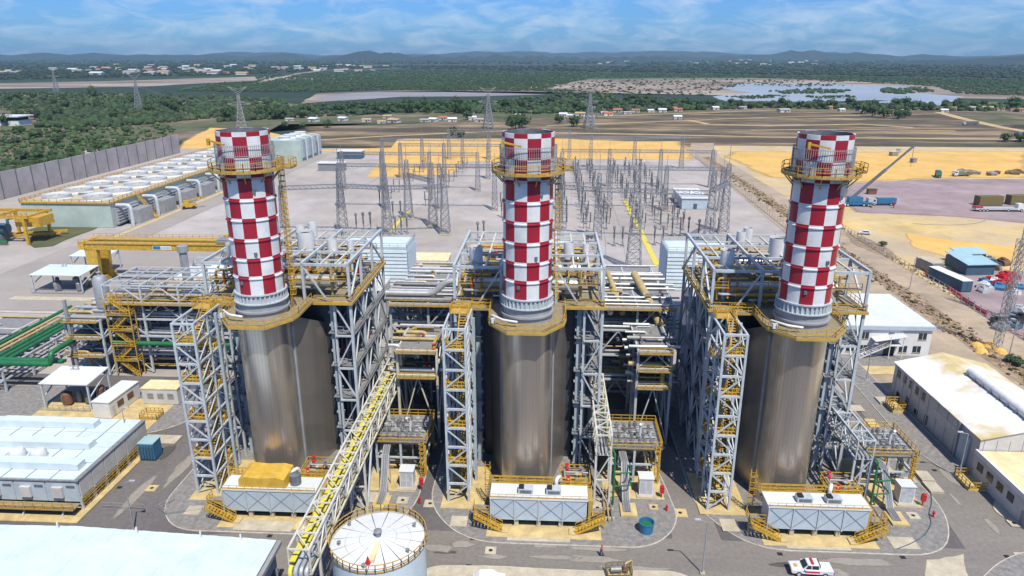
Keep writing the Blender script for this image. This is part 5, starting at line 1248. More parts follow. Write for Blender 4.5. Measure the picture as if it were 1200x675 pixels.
# ================================================================== cooling tower, wall and turbine crane in the left background
t = thing('cooling_tower', 'long grey-green cooling tower with two rows of white fan stacks', 'cooling tower', (-207, 263, -.1))
MB().box(0, 0, 0, 36, 172, 9.6).build('body', 'tower_green', t)
for k in range(9):
    a = MB().box(36.02, 2 + 19 * k, .8, 37.2, 17 + 19 * k, 7.2).build('inlet_louvre', 'galv', t)
    for j in range(5): MB().box(37.2, 2 + 19 * k, 1.4 + 1.15 * j, 37.6, 17 + 19 * k, 1.6 + 1.15 * j).build('louvre_blade', 'steel', a)
    pipe('riser_pipe', [(42, 3.5 + 19 * k, 0), (42, 3.5 + 19 * k, 8.3), (34.5, 3.5 + 19 * k, 8.3)], .75, 'steel', t, 10)
    MB().box(37.7, 8 + 19 * k, 0, 42.5, 18 + 19 * k, 5.5).build('pump_house', 'galv', t)
rd = MB().box(-.3, -.3, 9.6, 36.3, 172.3, 9.9).build('roof_deck', 'concrete', t)
MB().rail([(-.2, -.2, 9.9), (36.2, -.2, 9.9), (36.2, 172.2, 9.9), (-.2, 172.2, 9.9)], 1.2, 3, .18, closed=True).beam((-.3, -.4, 9.7), (36.3, -.4, 9.7), .2, .6).beam((36.4, -.3, 9.7), (36.4, 172, 9.7), .2, .6).build('railing', 'yellow', rd)
for k in range(12):
    for j in range(2):
        x, y = 9.5 + 17 * j, 8 + 14.2 * k
        fs_ = MB().lathe([(5.4, 9.9), (5.0, 10.7), (5.2, 11.6), (5.4, 11.6), (5.25, 10.8), (5.1, 10.3)], 28, x, y, cap0=False, cap1=False).build('fan_stack', 'white_roof', t, True)
        fb = MB().lathe([(.9, 10.2), (.9, 11.0), (.3, 11.2)], 12, x, y)
        for b in range(6): a = b * math.pi / 3 + k; fb.beam((x, y, 10.8), (x + 4.8 * math.cos(a), y + 4.8 * math.sin(a), 10.9), .9, .15)
        fb.build('fan', 'machine_light', fs_)
    MB().box(14, 14.4 + 14.2 * k, 9.9, 22, 15.6 + 14.2 * k, 10.8).build('motor_box', 'machine_grey', t)
st = stairs_mb(36.5, 9.9, 44, 0, 17.4, 18.8); st.build('stair', 'yellow', t)
t = thing('panel_wall', 'tall concrete panel wall behind the cooling tower', 'wall', (-257, 296, -.1))
for k in range(18):
    L = 10.4; y = L * k
    MB().box(-.3, y + .06, 0, .3, y + L - .06, 12.3 + .1 * (k % 3)).build('panel', 'concrete_wall', t)
    bar('post', (.35, y, 0), (.35, y, 12.8), .4, 'steel_dark', t)
t = thing('auxiliary_cooling_block', 'pale blue boxy cooling block at the far end of the yard', 'cooling block', (-166, 446, -.1))
MB().box(-16, 0, 0, 8, 40, 13).build('body', 'tower_green', t)
for k in range(4): MB().box(8.02, 1 + 10 * k, 2, 8.6, 9 + 10 * k, 12).build('side_panel', 'panel_blue', t); MB().lathe([(4, 13), (3.6, 14), (3.9, 15)], 20, -4, 5 + 10 * k).build('fan_stack', 'white_roof', t, True)
for k in range(3): pipe('riser_pipe', [(10, 4 + 12 * k, 0), (10, 4 + 12 * k, 14), (4, 4 + 12 * k, 14)], .5, 'steel', t)
# gantry crane over the steam turbine
t = thing('gantry_crane', 'big yellow double girder gantry crane behind the large pipe rack', 'crane', (-136, 194, -.05))
for k, y in enumerate((0, 5.2)):
    MB().box(-1, y - .9, 10.4, 48, y + .9, 12.2).build('girder', 'yellow', t)
    MB().box(-1, y - 1.15, 12.2, 48, y + 1.15, 12.4).build('girder_flange', 'yellow_soft', t)
    for x in (2, 44): MB().add([(x - 1.3, y - .7, 0), (x + 1.3, y - .7, 0), (x + 1.3, y + .7, 0), (x - 1.3, y + .7, 0), (x - 1.8, y - .8, 10.4), (x + 1.8, y - .8, 10.4), (x + 1.8, y + .8, 10.4), (x - 1.8, y + .8, 10.4)], [(0, 3, 2, 1), (4, 5, 6, 7), (0, 1, 5, 4), (1, 2, 6, 5), (2, 3, 7, 6), (3, 0, 4, 7)]).build('leg', 'yellow', t)
for x in (-1.2, 46.4): MB().box(x, -1.2, 10.6, x + 1.8, 6.4, 12.6).build('end_carriage', 'yellow', t)
for x in (2, 44): MB().box(x - 1, -3.2, 0, x + 1, 8.4, 1.3).build('bogie', 'yellow', t)
for y in (-1.1, 6.3): MB().rail([(-1, y, 12.4), (48, y, 12.4)], 1.1, 2, .1).build('railing', 'yellow', t)
tr = MB().box(40, -.6, 12.4, 44.5, 5.6, 13.8).build('trolley', 'machine_grey', t); MB().lathe([(.7, 13.8), (.7, 14.6)], 12, 42, 2.4).build('hoist', 'yellow', tr)
sg = MB().box(21, -.97, 10.7, 26.6, -.91, 11.9).build('sign_plate', 'white_paint', t)
MB().box(21.15, -1.0, 10.85, 23.4, -.97, 11.75).build('sign_field', 'blue', sg)
for k in range(5): MB().box(23.7 + .55 * k, -1.0, 11.05, 24.05 + .55 * k, -.97, 11.55).build('sign_mark', 'steel_blue', sg)
canopy('white canopy over dark pumps below the yellow gantry crane', -147, 184, -132, 193, 5.0, 'roof_pale', seed=5)
canopy('small white canopy behind the pump canopy by the crane', -148, 203, -136, 210, 5.2, 'roof_pale', eq=False)
t = thing('surge_vessel', 'grey upright vessel with a dished top beside the large pipe rack', 'vessel', (-95.6, 139, 12.55))
MB().lathe([(1.1, 0), (1.5, .5), (1.5, 6.4), (1.1, 7.2), (.4, 7.4)], 20).build('shell', 'galv', t, True); MB().lathe([(.3, 7.4), (.3, 8), (.5, 8), (.5, 8.1)], 10).build('nozzle', 'galv', t, True)
MB().box(-2.2, -1.9, -.2, 2.2, 1.9, 0).build('support', 'steel', t)
lp = bar('mast_pole', (0, 0, 0), (0, 0, 17), .55, 'galv', None); lp.location = (-98.6, 131.2, 8.5); tag(lp, 'plain grey mast beside the lower rack annex', 'mast')
for i, (x0, x1, y0, y1, z) in enumerate([(-118, -96, 150, 170, 9.5), (-92, -66, 152, 172, 12.5)]):
    t = thing('steam_hall', ['low grey machinery hall behind the green pipes', 'white clad turbine block behind the large pipe rack'][i], 'building', ((x0 + x1) / 2, y0, 0)); a = (x1 - x0) / 2
    if i == 0: 
        MB().box(-a, 4, 0, a, y1 - y0, 3.0).build('body', 'wall_grey', t); MB().box(-a - .3, 3.7, 3.0, a + .3, y1 - y0 + .3, 3.3).build('roof', 'roof_pale', t)
    else:
        MB().box(-a, 0, 0, a, y1 - y0, z).build('body', 'wall_white', t); MB().box(-a - .3, -.3, z, a + .3, y1 - y0 + .3, z + .3).build('roof', 'white_roof', t)
        clutter(t, -a, 1, z + .6, a, y1 - y0 - 1, z + 3, 16, 77, .5, ['pipe_silver', 'machine_light', 'pipe_dull', 'white_paint'])
        for x in (-8, -2, 4): MB().lathe([(1.1, z), (1.1, z + 2.4), (.8, z + 2.4)], 16, x, 10).build('roof_vent', 'white_paint', t, True)
        MB().box(-4, 3, z + .3, 10, 12, z + 2.6).build('roof_duct', 'wall_white', t)
t = thing('steam_exhaust_pipe', 'grey capped stack pipe rising behind the large pipe rack', 'pipe', (-83, 151, 0))
MB().lathe([(.9, 0), (.9, 22), (1.2, 22), (1.2, 23.4), (1.0, 23.4)], 16).build('shell', 'galv', t, True); MB().lathe([(.95, 23.3), (.95, 23.35)], 14).build('mouth', 'dark', t)
# yellow pipe gantry and machines at the far left edge
t = thing('yellow_pipe_gantry', 'yellow steel pipe gantry at the left edge by the cooling tower', 'gantry', (-196, 236, -.1))
for x in (-16, -2, 10):
    for y in (0, 12): bar('leg', (x, y, 0), (x, y, 9.6), .9, 'yellow', t)
    bar('cross_beam', (x, -.5, 9.6), (x, 12.5, 9.6), .9, 'yellow', t)
for y in (0, 12): bar('girder', (-20, y, 10), (12, y, 10), 1.0, 'yellow', t)
MB().rail([(-20, -.5, 10.5), (12, -.5, 10.5)], 1.2, 2, .2).build('railing', 'yellow', t)
MB().box(5, 2, 6, 14, 10, 9.4).build('cab', 'yellow', t)
for y in (18, 22): bar('ground_beam', (-20, y - 16, 1), (14, y - 6, 1.4), .8, 'yellow', t)
t = thing('water_pump_set', 'dark blue pump set under the yellow gantry at the left edge', 'pump', (-201, 240, -.1))
MB().tube([(-6, 0, 4.5), (-5, 0, 4.6), (4, 0, 4.6), (5, 0, 4.5)], 2.2, 16).build('vessel', 'blue_dull', t, True)
for x in (-4, 3): MB().box(x - .7, -1.6, 0, x + .7, 1.6, 3.0).build('saddle', 'steel_dark', t)
pipe('pipe', [(-6, 0, 3), (-9, 0, 3), (-9, -5, 1), (8, -5, 1)], .6, 'pipe_green', t); pipe('pipe', [(4, 2, 6), (4, 2, 8), (8, 6, 8)], .5, 'blue', t)
t = thing('yellow_forklift', 'yellow boom lift parked beside the cooling tower', 'boom lift', (*P(222, 244), -.1), .4)
MB().box(-3, -1.5, .8, 3, 1.5, 2.2).build('chassis', 'yellow', t); MB().box(-2, -1, 2.2, 0, 1, 3.6).build('turret', 'yellow', t); MB().beam((-1, 0, 3.4), (5.5, 0, 4.6), .6).build('boom', 'yellow', t); MB().rail([(5, -.8, 4.2), (6.4, -.8, 4.2), (6.4, .8, 4.2), (5, .8, 4.2)], 1.1, .8, .1, closed=True).build('basket', 'yellow', t)
for x in (-2, 2):
    for y in (-1.5, 1.5): w = MB().tube([(x, y - .25, .7), (x, y + .25, .7)], .7, 14).build('wheel', 'rubber', t, True)
for i, (px, py, w, d, h, lb) in enumerate([(409, 186, 16, 9, 4.5, 'small white cabin with a dark front in the far yard'), (388, 200, 15, 6, 4.2, 'low white roofed cabin at the left of the switchyard')]):
    x, y = P(px, py); t = thing('yard_cabin', lb, 'cabin', (x, y, -.1)); MB().box(-w / 2, 0, 0, w / 2, d, h).build('wall', 'blue_dull' if i == 0 else 'machine_grey', t); MB().box(-w / 2 - .5, -.5, h, w / 2 + .5, d + .5, h + .5).build('roof', 'white_roof', t)  # walls are dull blue on the first cabin, grey on the second
t = thing('generator_hall', 'white equipment hall with roof vents behind the leftmost chimney', 'building', (-72, 196, -.05))
MB().box(-16, 0, 0, 14, 16, 6.5).build('wall', 'wall_white', t); MB().box(-16.3, -.3, 6.5, 14.3, 16.3, 6.9).build('roof', 'white_roof', t)
for k in range(4): MB().lathe([(1, 6.9), (1, 9.4), (1.3, 9.4), (1.3, 10.2)], 14, -12 + 6 * k, 10).build('roof_vent', 'white_paint', t, True)
for k in range(3): MB().box(-14 + 9 * k, 2, 6.9, -8 + 9 * k, 6, 8.2).build('roof_duct', 'galv', t)
o = canopy('pale canopy roof in the yard right of the left filter house', -43, 205, -30.5, 212, 5.0, 'roof_sandy', eq=False)
for i in range(3):
    c = MB().tube([(0, 0, 0), (1.4, 6, 0)], .55, 12).build('silver_duct', 'white_paint', None, True); c.location = (-32 + 1.7 * i, 158, 16.2)
    MB().box(.3, 1, -16.2, 1.9, 2, -.8).build('support', 'steel', c)
    tag(c, 'short white sloping duct above the left gap pipe rack', 'duct', 'three white sloping ducts')

# ================================================================== right side
t = thing('warehouse', 'grey walled warehouse with a dust stained white gable roof at right', 'building', (69.2, 103.4, -.05))
W, L, EH, RH = 17.2, 29.6, 6.5, 8.7
MB().add([(0, 0, 0), (W, 0, 0), (W, 0, EH), (W / 2, 0, RH), (0, 0, EH), (0, L, 0), (W, L, 0), (W, L, EH), (W / 2, L, RH), (0, L, EH)], [(0, 1, 2, 3, 4), (5, 9, 8, 7, 6), (1, 6, 7, 2), (0, 4, 9, 5)]).build('wall', 'wall_grey', t)
for s in (0, 1):
    n = 14
    for i in range(n):
        y0, y1 = -.3 + (L + .6) * i / n, -.3 + (L + .6) * (i + 1) / n; o = .03 if i % 2 else .06
        xa, xb = (-.3, W / 2) if s == 0 else (W / 2, W + .3); za, zb = (EH - .05, RH) if s == 0 else (RH, EH - .05)
        MB().add([(xa, y0, za + o), (xb, y0, zb + o), (xb, y1, zb + o), (xa, y1, za + o), (xa, y0, za - .1), (xb, y0, zb - .1), (xb, y1, zb - .1), (xa, y1, za - .1)], [(0, 1, 2, 3), (4, 7, 6, 5), (0, 4, 5, 1), (2, 6, 7, 3), (0, 3, 7, 4), (1, 5, 6, 2)]).build('roof_sheet', 'roof_dusty', t)
rv = MB().tube([(W / 2, 2, RH + .45), (W / 2, 20, RH + .45)], .75, 14).build('ridge_duct', 'white_paint', t, True)
for k in range(8): MB().box(W / 2 - .9, 2.4 + 2.4 * k, RH, W / 2 + .9, 2.7 + 2.4 * k, RH + .5).build('saddle', 'machine_grey', rv)
for k in range(5):
    w = MB().box(-.07, 27.0 - 2.4 * k, 4.2, -.01, 28.1 - 2.4 * k, 5.6).build('window', 'glass', t); MB().box(-.12, 26.9 - 2.4 * k, 4.05, -.07, 28.2 - 2.4 * k, 4.2).build('sill', 'concrete', w)
for k in range(4):
    MB().box(-.07, 26 - 3.6 * k, .4, -.01, 27.2 - 3.6 * k, 2.2 if k % 2 else 1.4).build('door' if k % 2 else 'window', 'steel_dark' if k % 2 else 'glass', t)
MB().box(-.3, 2.2, 0, -.02, 5.0, 5.2).build('roller_door', 'panel_blue', t); MB().box(-.06, 6, 3.3, -.01, 14, 4.6).build('wall_louvre', 'machine_light', t)
MB().box(-.5, 5.2, 0, -.1, 5.5, 6.4).build('downpipe', 'galv', t)
for k in range(10): MB().box(-.09, .4 + 3.1 * k, 0, -.005, .58 + 3.1 * k, 6.4).build('wall_rib', 'wall_grey', t)
for k in range(9): MB().box(.6 + 2 * k, -.07, 0, .75 + 2 * k, -.005, 6.3).build('wall_rib', 'wall_grey', t)
t = thing('annex_building', 'low annex with a sandy flat roof in front of the right warehouse', 'building', (68.6, 89.0, -.05))
MB().box(0, 0, 0, 26, 14.2, 4.3).build('wall', 'wall_grey', t); MB().box(.25, .25, 4.3, 26, 14.2, 4.42).build('roof', 'roof_sandy', t)
for (x0, y0, x1, y1) in ((-.1, -.1, .25, 14.2), (.25, -.1, 26, .25)): MB().box(x0, y0, 4.0, x1, y1, 4.75).build('parapet', 'wall_white', t)
for k in range(4): MB().box(-.07, 11.5 - 2.6 * k, 1.9, -.01, 13 - 2.6 * k, 3.2).build('window', 'glass', t)
MB().box(-.08, .5, 0, -.01, 1.6, 2.3).build('door', 'machine_grey', t)
MB().box(3, -.14, 1.0, 9, -.01, 3.4).build('front_sign', 'white_paint', t)
for k in range(6): MB().box(3.4 + .9 * k, -.17, 1.8, 3.9 + .9 * k, -.14, 2.6).build('sign_mark', 'blue', t)
t = thing('railed_pit', 'yellow railed stairwell beside the right annex building', 'pit', (*P(1137, 566), -.03))
MB().box(-1.5, -2.2, 0, 1.5, 2.2, .3).build('kerb', 'concrete_ochre', t); MB().rail([(-1.4, -2.1, .3), (1.4, -2.1, .3), (1.4, 2.1, .3), (-1.4, 2.1, .3)], 1.1, 1, .1, closed=True).build('railing', 'yellow', t)
t = thing('railed_pit', 'yellow railed platform by the far end of the right warehouse wall', 'pit', (*P(1049, 480), -.03))
MB().box(-1.2, -1.6, 0, 1.2, 1.6, .8).build('block', 'concrete_ochre', t); MB().rail([(-1.2, -1.6, .8), (1.2, -1.6, .8), (1.2, 1.6, .8), (-1.2, 1.6, .8)], 1.1, .8, .12, closed=True).build('railing', 'yellow', t)
for i, (px, py) in enumerate(((1034, 471), (1093, 573), (1083, 560))):
    x, y = P(px, py); o = MB().box(-1, -1.4, 0, 1, 1.4, .45).build('pit_cover', 'concrete'); o.location = (x, y, 0); tag(o, 'pale raised slab along the right warehouse pavement', 'slab', 'raised slabs by the warehouse')

t = thing('office_building', 'white two-storey office with an outside stair behind the rightmost unit', 'building', (66.4, 151.6, -.05))
W, D, HH = 19.2, 22, 7.2
MB().box(0, 0, 0, W, D, HH - .9).build('wall', 'wall_white', t); MB().box(-.4, -.5, HH - .9, W + .4, D + .4, HH).build('roof_band', 'panel_blue', t); MB().box(-.2, -.3, HH, W + .2, D + .2, HH + .12).build('roof', 'white_roof', t)
for z, xs in ((4.0, (1.0, 3.8, 16.4)), (.9, (1.0, 3.8, 12.6, 15.6))):
    for x in xs:
        w = MB().box(x, -.09, z, x + 1.7, -.01, z + 1.5).build('window', 'glass', t); MB().box(x - .1, -.14, z - .15, x + 1.8, -.09, z).build('sill', 'concrete', w); MB().box(x + .8, -.12, z, x + .88, -.09, z + 1.5).build('frame', 'white_paint', w)
for k in range(4):
    MB().box(-.09, 3 + 4.5 * k, 4, -.01, 4.5 + 4.5 * k, 5.5).build('window', 'glass', t); MB().box(-.09, 3 + 4.5 * k, 1, -.01, 4.5 + 4.5 * k, 2.5).build('window', 'glass', t)
s = stairs_mb(3.2, .1, 9.4, 3.3, -2.2, -.7); s.build('stair', 'white_paint', t)
MB().box(9.2, -2.4, 3.2, 12.4, -.1, 3.35).build('stair_landing', 'white_paint', t); MB().add([(6, -2.6, 4.4), (12.8, -2.6, 5.6), (12.8, 0, 5.6), (6, 0, 4.4), (6, -2.6, 4.25), (12.8, -2.6, 5.45), (12.8, 0, 5.45), (6, 0, 4.25)], [(0, 1, 2, 3), (4, 7, 6, 5), (0, 4, 5, 1), (2, 6, 7, 3), (0, 3, 7, 4), (1, 5, 6, 2)]).build('stair_canopy', 'white_roof', t)
for x in (9.4, 12.2): bar('post', (x, -2.3, 0), (x, -2.3, 5.4), .16, 'white_paint', t)
MB().box(9.8, -.09, 3.4, 11.0, -.01, 5.5).build('door', 'steel_dark', t); MB().box(9.2, -.09, .1, 11.6, -.01, 2.6).build('door', 'glass', t)
MB().box(-2, -6, 0, W + 1, -.2, .12).build('apron', 'gravel_pad', t)

# perimeter fence along the pale road
def fence(label, x0, y0, x1, y1, n, h, m='galv'):
    t = thing('chain_fence', label, 'fence', (x0, y0, -.15)); dx, dy = x1 - x0, y1 - y0
    for i in range(n + 1): bar('post', (dx * i / n, dy * i / n, 0), (dx * i / n, dy * i / n, h), .16, m, t)
    for z in (.15, h * .5, h - .1): bar('rail', (0, 0, z), (dx, dy, z), .07, m, t)
    return t
fence('wire fence along the outer side of the pale perimeter road', 113.6, 130, 113.6, 300, 56, 2.2)
fence('wire fence between the switchyard and the perimeter road', 92, 250, 96, 480, 60, 2.4)
fence('far wire fence at the back of the switchyard', -150, 486, 100, 500, 60, 2.4)
for i, (px, py) in enumerate([(1112, 340), (1120, 346), (1128, 352), (1136, 357), (1143, 362), (1150, 366), (1086, 322)]):
    x, y = P(px, py); o = MB().xsec([(-.35, 0), (.35, 0), (.12, 1.0), (-.12, 1.0)], -1.6, 1.6).build('road_barrier', 'red'); o.location = (x + .4, y, -.12)
    tag(o, 'red plastic barrier along the fence of the storage lot', 'barrier', 'red plastic barriers')

def container(label, px, py, w, d, h, m, rz=0, grp=None, z=-.15, rm=None):
    x, y = P(px, py); t = thing('shipping_container', label, 'container', (x, y, z), rz, grp)
    MB().box(-w / 2, 0, .15, w / 2, d, h).build('body', m, t); MB().box(-w / 2 - .03, -.03, h, w / 2 + .03, d + .03, h + .12).build('roof', rm or m, t)
    for sx in (-1, 1):
        r = MB()
        for k in range(int(d / .8)): r.box(min(sx * w / 2, sx * (w / 2 + .06)), .3 + .8 * k, .3, max(sx * w / 2, sx * (w / 2 + .06)), .6 + .8 * k, h - .15)
        r.build('corrugation', m, t)
    MB().box(-w / 2 + .1, -.06, .3, -.03, 0, h - .1).box(.03, -.06, .3, w / 2 - .1, 0, h - .1).build('door', m, t)
    return t
container('long dark blue container with a pale roof in the storage lot', 1132, 342, 3.2, 15, 3.3, 'blue_dull', math.radians(8), rm='wall_white')
container('grey container behind the dark blue one in the storage lot', 1098, 320, 4, 8, 3.2, 'machine_grey', math.radians(8), rm='concrete')
container('olive brown container on the far gravel lot', 1161, 241, 11, 4, 4.2, 'olive', .1)
container('olive container at the right edge of the gravel lot', 1198, 240, 11, 4, 4.2, 'olive', .05)
for i, (px, py, w, d) in enumerate([(1148, 322, 9, 6.5), (1129, 314, 6, 5), (1138, 309, 9, 4.5)]):
    x, y = P(px, py); t = thing('site_shed', ['blue shed with a pale cyan roof in the storage lot', 'small cyan roofed shed beside the blue shed', 'cyan roofed lean-to behind the blue shed'][i], 'shed', (x, y, -.15), .12)
    MB().box(-w / 2, 0, 0, w / 2, d, 3.4).build('wall', 'blue_dull', t); MB().add([(-w / 2 - .4, -.6, 3.4), (w / 2 + .4, -.6, 3.4), (w / 2 + .4, d + .4, 4.2), (-w / 2 - .4, d + .4, 4.2), (-w / 2 - .4, -.6, 3.6), (w / 2 + .4, -.6, 3.6), (w / 2 + .4, d + .4, 4.4), (-w / 2 - .4, d + .4, 4.4)], [(0, 3, 2, 1), (4, 5, 6, 7), (0, 1, 5, 4), (1, 2, 6, 5), (2, 3, 7, 6), (3, 0, 4, 7)]).build('roof', 'cyan_roof', t)
qj = random.Random(17)
JUNK = [(1166 + qj.uniform(-8, 22), 326 + qj.uniform(-4, 9), 'red') for _ in range(9)] + [(1170 + qj.uniform(-20, 28), 335 + qj.uniform(-6, 10), qj.choice(['white_paint', 'machine_light', 'blue', 'rust'])) for _ in range(16)] + [(1185 + qj.uniform(-18, 14), 372 + qj.uniform(-8, 14), qj.choice(['blue_dull', 'machine_grey', 'dark', 'machine_light'])) for _ in range(20)] + [(1160 + qj.uniform(-4, 30), 309 + qj.uniform(-4, 6), qj.choice(['machine_grey', 'rust', 'blue_dull'])) for _ in range(9)]
CN = {'red': 'red', 'white_paint': 'white', 'machine_light': 'light grey', 'blue': 'blue', 'rust': 'rusty', 'blue_dull': 'dark blue', 'machine_grey': 'grey', 'dark': 'black'}
for px, py, m in JUNK:
    x, y = P(px, py); s = qj.uniform(.8, 1.9)
    o = MB().xsec([(-s, 0), (s, 0), (s, s * .7), (s * .5, s), (-s * .7, s * .9), (-s, s * .5)], -s * .8, s * .8).box(-s * .4, -s * .3, s * .9, s * .3, s * .4, s * 1.25).build('machine_crate', m); o.location = (x, y, -.15); o.rotation_euler = (0, 0, qj.uniform(0, 3))
    tag(o, f'{CN[m]} crated machine part in the storage lot at right', 'crate', f'{CN[m]} crated parts in the storage lot')
for i in range(22):
    px, py = (qj.uniform(1112, 1168), qj.uniform(201, 206)) if i < 16 else (qj.uniform(1180, 1200), qj.uniform(201, 206)); x, y = P(px, py)
    s = qj.uniform(1.5, 3.0); o = MB().tube([(-s, 0, .8), (s * .2, .4, 1.2), (s, 0, .8)], .8, 8).box(-s * .6, -1, 0, s * .5, 1, .9).build('scrap_heap', qj.choice(['rust', 'olive', 'machine_grey'])); o.location = (x, y, -.12); o.rotation_euler = (0, 0, qj.uniform(-.6, .6))
    tag(o, 'dark heap of scrap metal along the edge of the sand field', 'scrap', 'scrap heaps on the sand field')

def wheels(t, xs, ys, r, w=.3):
    for x in xs:
        for y in ys:
            o = MB().tube([(x, y - w / 2, r), (x, y + w / 2, r)], r, 18).build('wheel', 'rubber', t, True)
            MB().tube([(x, y - w / 2 - .01, r), (x, y + w / 2 + .01, r)], r * .55, 12).build('rim', 'machine_light', o, True)
def truck(label, px, py, rz, cab, load, name='truck', Lc=9):
    x, y = P(px, py); t = thing(name, label, 'truck', (x, y, -.13), rz)
    MB().box(-Lc / 2, -1.1, .7, Lc / 2, 1.1, 1.1).build('chassis', 'steel_dark', t)
    MB().xsec([(-Lc / 2, .7), (-Lc / 2 + 2.2, .7), (-Lc / 2 + 2.2, 3.0), (-Lc / 2 + .5, 3.0), (-Lc / 2, 1.9)], -1.2, 1.2).build('cab', cab, t)
    MB().box(-Lc / 2 + .3, -1.23, 1.9, -Lc / 2 + 1.6, 1.23, 2.7).build('window', 'glass', t)
    if load: MB().box(-Lc / 2 + 2.5, -1.25, 1.1, Lc / 2, 1.25, 3.3).build('load_body', load, t)
    wheels(t, (-Lc / 2 + 1.2, Lc / 2 - 2.2, Lc / 2 - .9), (-1.1, 1.1), .55)
    return t
truck('blue box truck parked behind the mobile crane', 1034, 240, .05, 'machine_light', 'blue', Lc=11)
truck('small green truck on the sand field edge', 1099, 207, 1.2, 'pipe_green', 'blue_dull', Lc=9)
truck('white cab truck beside the scrap heaps', 1126, 206, .2, 'white_paint', None, Lc=10)
truck('dark dump truck on the field road at upper right', 1137, 146, .2, 'white_paint', 'steel_dark', Lc=16)
truck('small dark truck at the end of the field road', 1195, 159, .5, 'blue_dull', 'machine_grey', Lc=13)
t = thing('lowbed_trailer', 'long pale lowbed trailer with a white cab on the gravel lot', 'trailer', (*P(1168, 247), -.13), .03)
MB().box(-10, -1.5, .8, 8, 1.5, 1.6).build('bed', 'machine_light', t); MB().xsec([(8, .7), (11, .7), (11, 2), (10.4, 3.4), (8, 3.4)], -1.3, 1.3).build('cab', 'white_paint', t); wheels(t, (-8, -6.5, -5, 4, 9.6), (-1.4, 1.4), .6); MB().box(-10, -1.52, 1.6, -7, 1.52, 2.2).build('ramp', 'red', t)
x, y = P(1002, 241)
t = thing('mobile_crane', 'blue mobile crane with its long boom raised behind the rightmost chimney', 'crane', (x, y, -.13), 0)
MB().box(-7, -1.5, .8, 7, 1.5, 2.0).build('carrier', 'blue', t); MB().box(-3.5, -1.6, 2.0, 2.5, 1.6, 4.2).build('superstructure', 'blue', t); MB().xsec([(5, 1.9), (7.2, 1.9), (7.2, 3), (6.6, 3.8), (5, 3.8)], -1.4, 1.4).build('cab', 'machine_light', t)
tip = V3((20.5, -1.5, 27)); MB().beam((-1.5, 0, 4.0), tip * .55 + V3((-1.5, 0, 4)) * .45, 1.1).beam(tip * .5 + V3((-1.5, 0, 4)) * .5, tip, .75).build('boom', 'steel_dark', t); bar('hoist_rope', tip, tip - V3((0, 0, 9)), .12, 'dark', t)
wheels(t, (-5.6, -3.8, 3.2, 5.2), (-1.4, 1.4), .75, .5)
for x_ in (-6, 6): MB().box(x_ - .3, -4, .4, x_ + .3, 4, .8).build('outrigger', 'yellow', t)
for i, (px, py, m, lb, nm) in enumerate([(1021, 227, 'rust', 'rusty red compressor on the gravel lot behind the crane', 'compressor'), (1047, 182, 'machine_grey', 'grey cabin on the far edge of the sand field', 'site_cabin'), (1070, 190, 'machine_grey', 'small grey generator on the sand field', 'generator'), (1053, 178, 'machine_light', 'pale cabin behind the grey one beyond the sand field', 'site_cabin'), (1047, 243, 'red', 'red and white marker post beside the blue box truck', 'marker_post')]):
    x, y = P(px, py); t = thing(nm, lb, nm.split('_')[-1], (x, y, -.13), .3 * i); w = (4, 5, 4, 4, .6)[i]
    MB().box(-w / 2, -w * .3, .3, w / 2, w * .3, 2.4).build('body', m, t); MB().box(-w / 2 - .2, -w * .3 - .2, 2.4, w / 2 + .2, w * .3 + .2, 2.6).build('top', 'concrete' if i in (1, 3) else m, t); MB().box(-w / 2 + .1, -w * .32, 0, w / 2 - .1, w * .32, .3).build('skid', 'steel_dark', t)

def car_body(t, prof, glass, w, m):
    b = MB().xsec(prof, -w / 2, w / 2).build('body', m, t)
    bev = b.modifiers.new('soft_edge', 'BEVEL'); bev.width = .09; bev.segments = 2; bev.limit_method = 'ANGLE'
    return b
t = thing('parked_car', 'white car on the pale dirt road behind the rightmost unit', 'car', (*P(1013, 274), -.12), math.radians(165))
car_body(t, [(-2.1, .35), (2.1, .35), (2.15, .85), (1.2, .98), (.5, 1.5), (-1.2, 1.52), (-1.9, 1.0), (-2.15, .9)], None, 1.75, 'white_paint'); MB().xsec([(1.0, 1.0), (.45, 1.44), (-1.15, 1.46), (-1.6, 1.02)], -.885, .885).build('window', 'glass', t); wheels(t, (-1.35, 1.35), (-.78, .78), .33, .22)
# pickup in the foreground
t = thing('pickup_truck', 'white pickup with red markings driving on the road at the bottom', 'pickup', (*P(949, 671), -.035), math.radians(178))
b = car_body(t, [(-2.6, .45), (2.55, .45), (2.68, .7), (2.6, 1.02), (1.35, 1.14), (1.3, 1.16), (-2.62, 1.16), (-2.66, .7)], None, 1.86, 'white_paint')
cb = MB().add([(1.25, -.86, 1.15), (1.25, .86, 1.15), (-.95, .86, 1.15), (-.95, -.86, 1.15), (.55, -.72, 1.76), (.55, .72, 1.76), (-.8, .72, 1.78), (-.8, -.72, 1.78)], [(0, 3, 2, 1), (4, 5, 6, 7), (0, 1, 5, 4), (1, 2, 6, 5), (2, 3, 7, 6), (3, 0, 4, 7)]).build('cabin', 'white_paint', t)
MB().add([(1.17, -.74, 1.24), (1.17, .74, 1.24), (.66, .64, 1.7), (.66, -.64, 1.7), (1.21, -.74, 1.26), (1.21, .74, 1.26), (.70, .64, 1.72), (.70, -.64, 1.72)], [(0, 3, 2, 1), (4, 5, 6, 7), (0, 1, 5, 4), (1, 2, 6, 5), (2, 3, 7, 6), (3, 0, 4, 7)]).build('windscreen', 'glass', t)
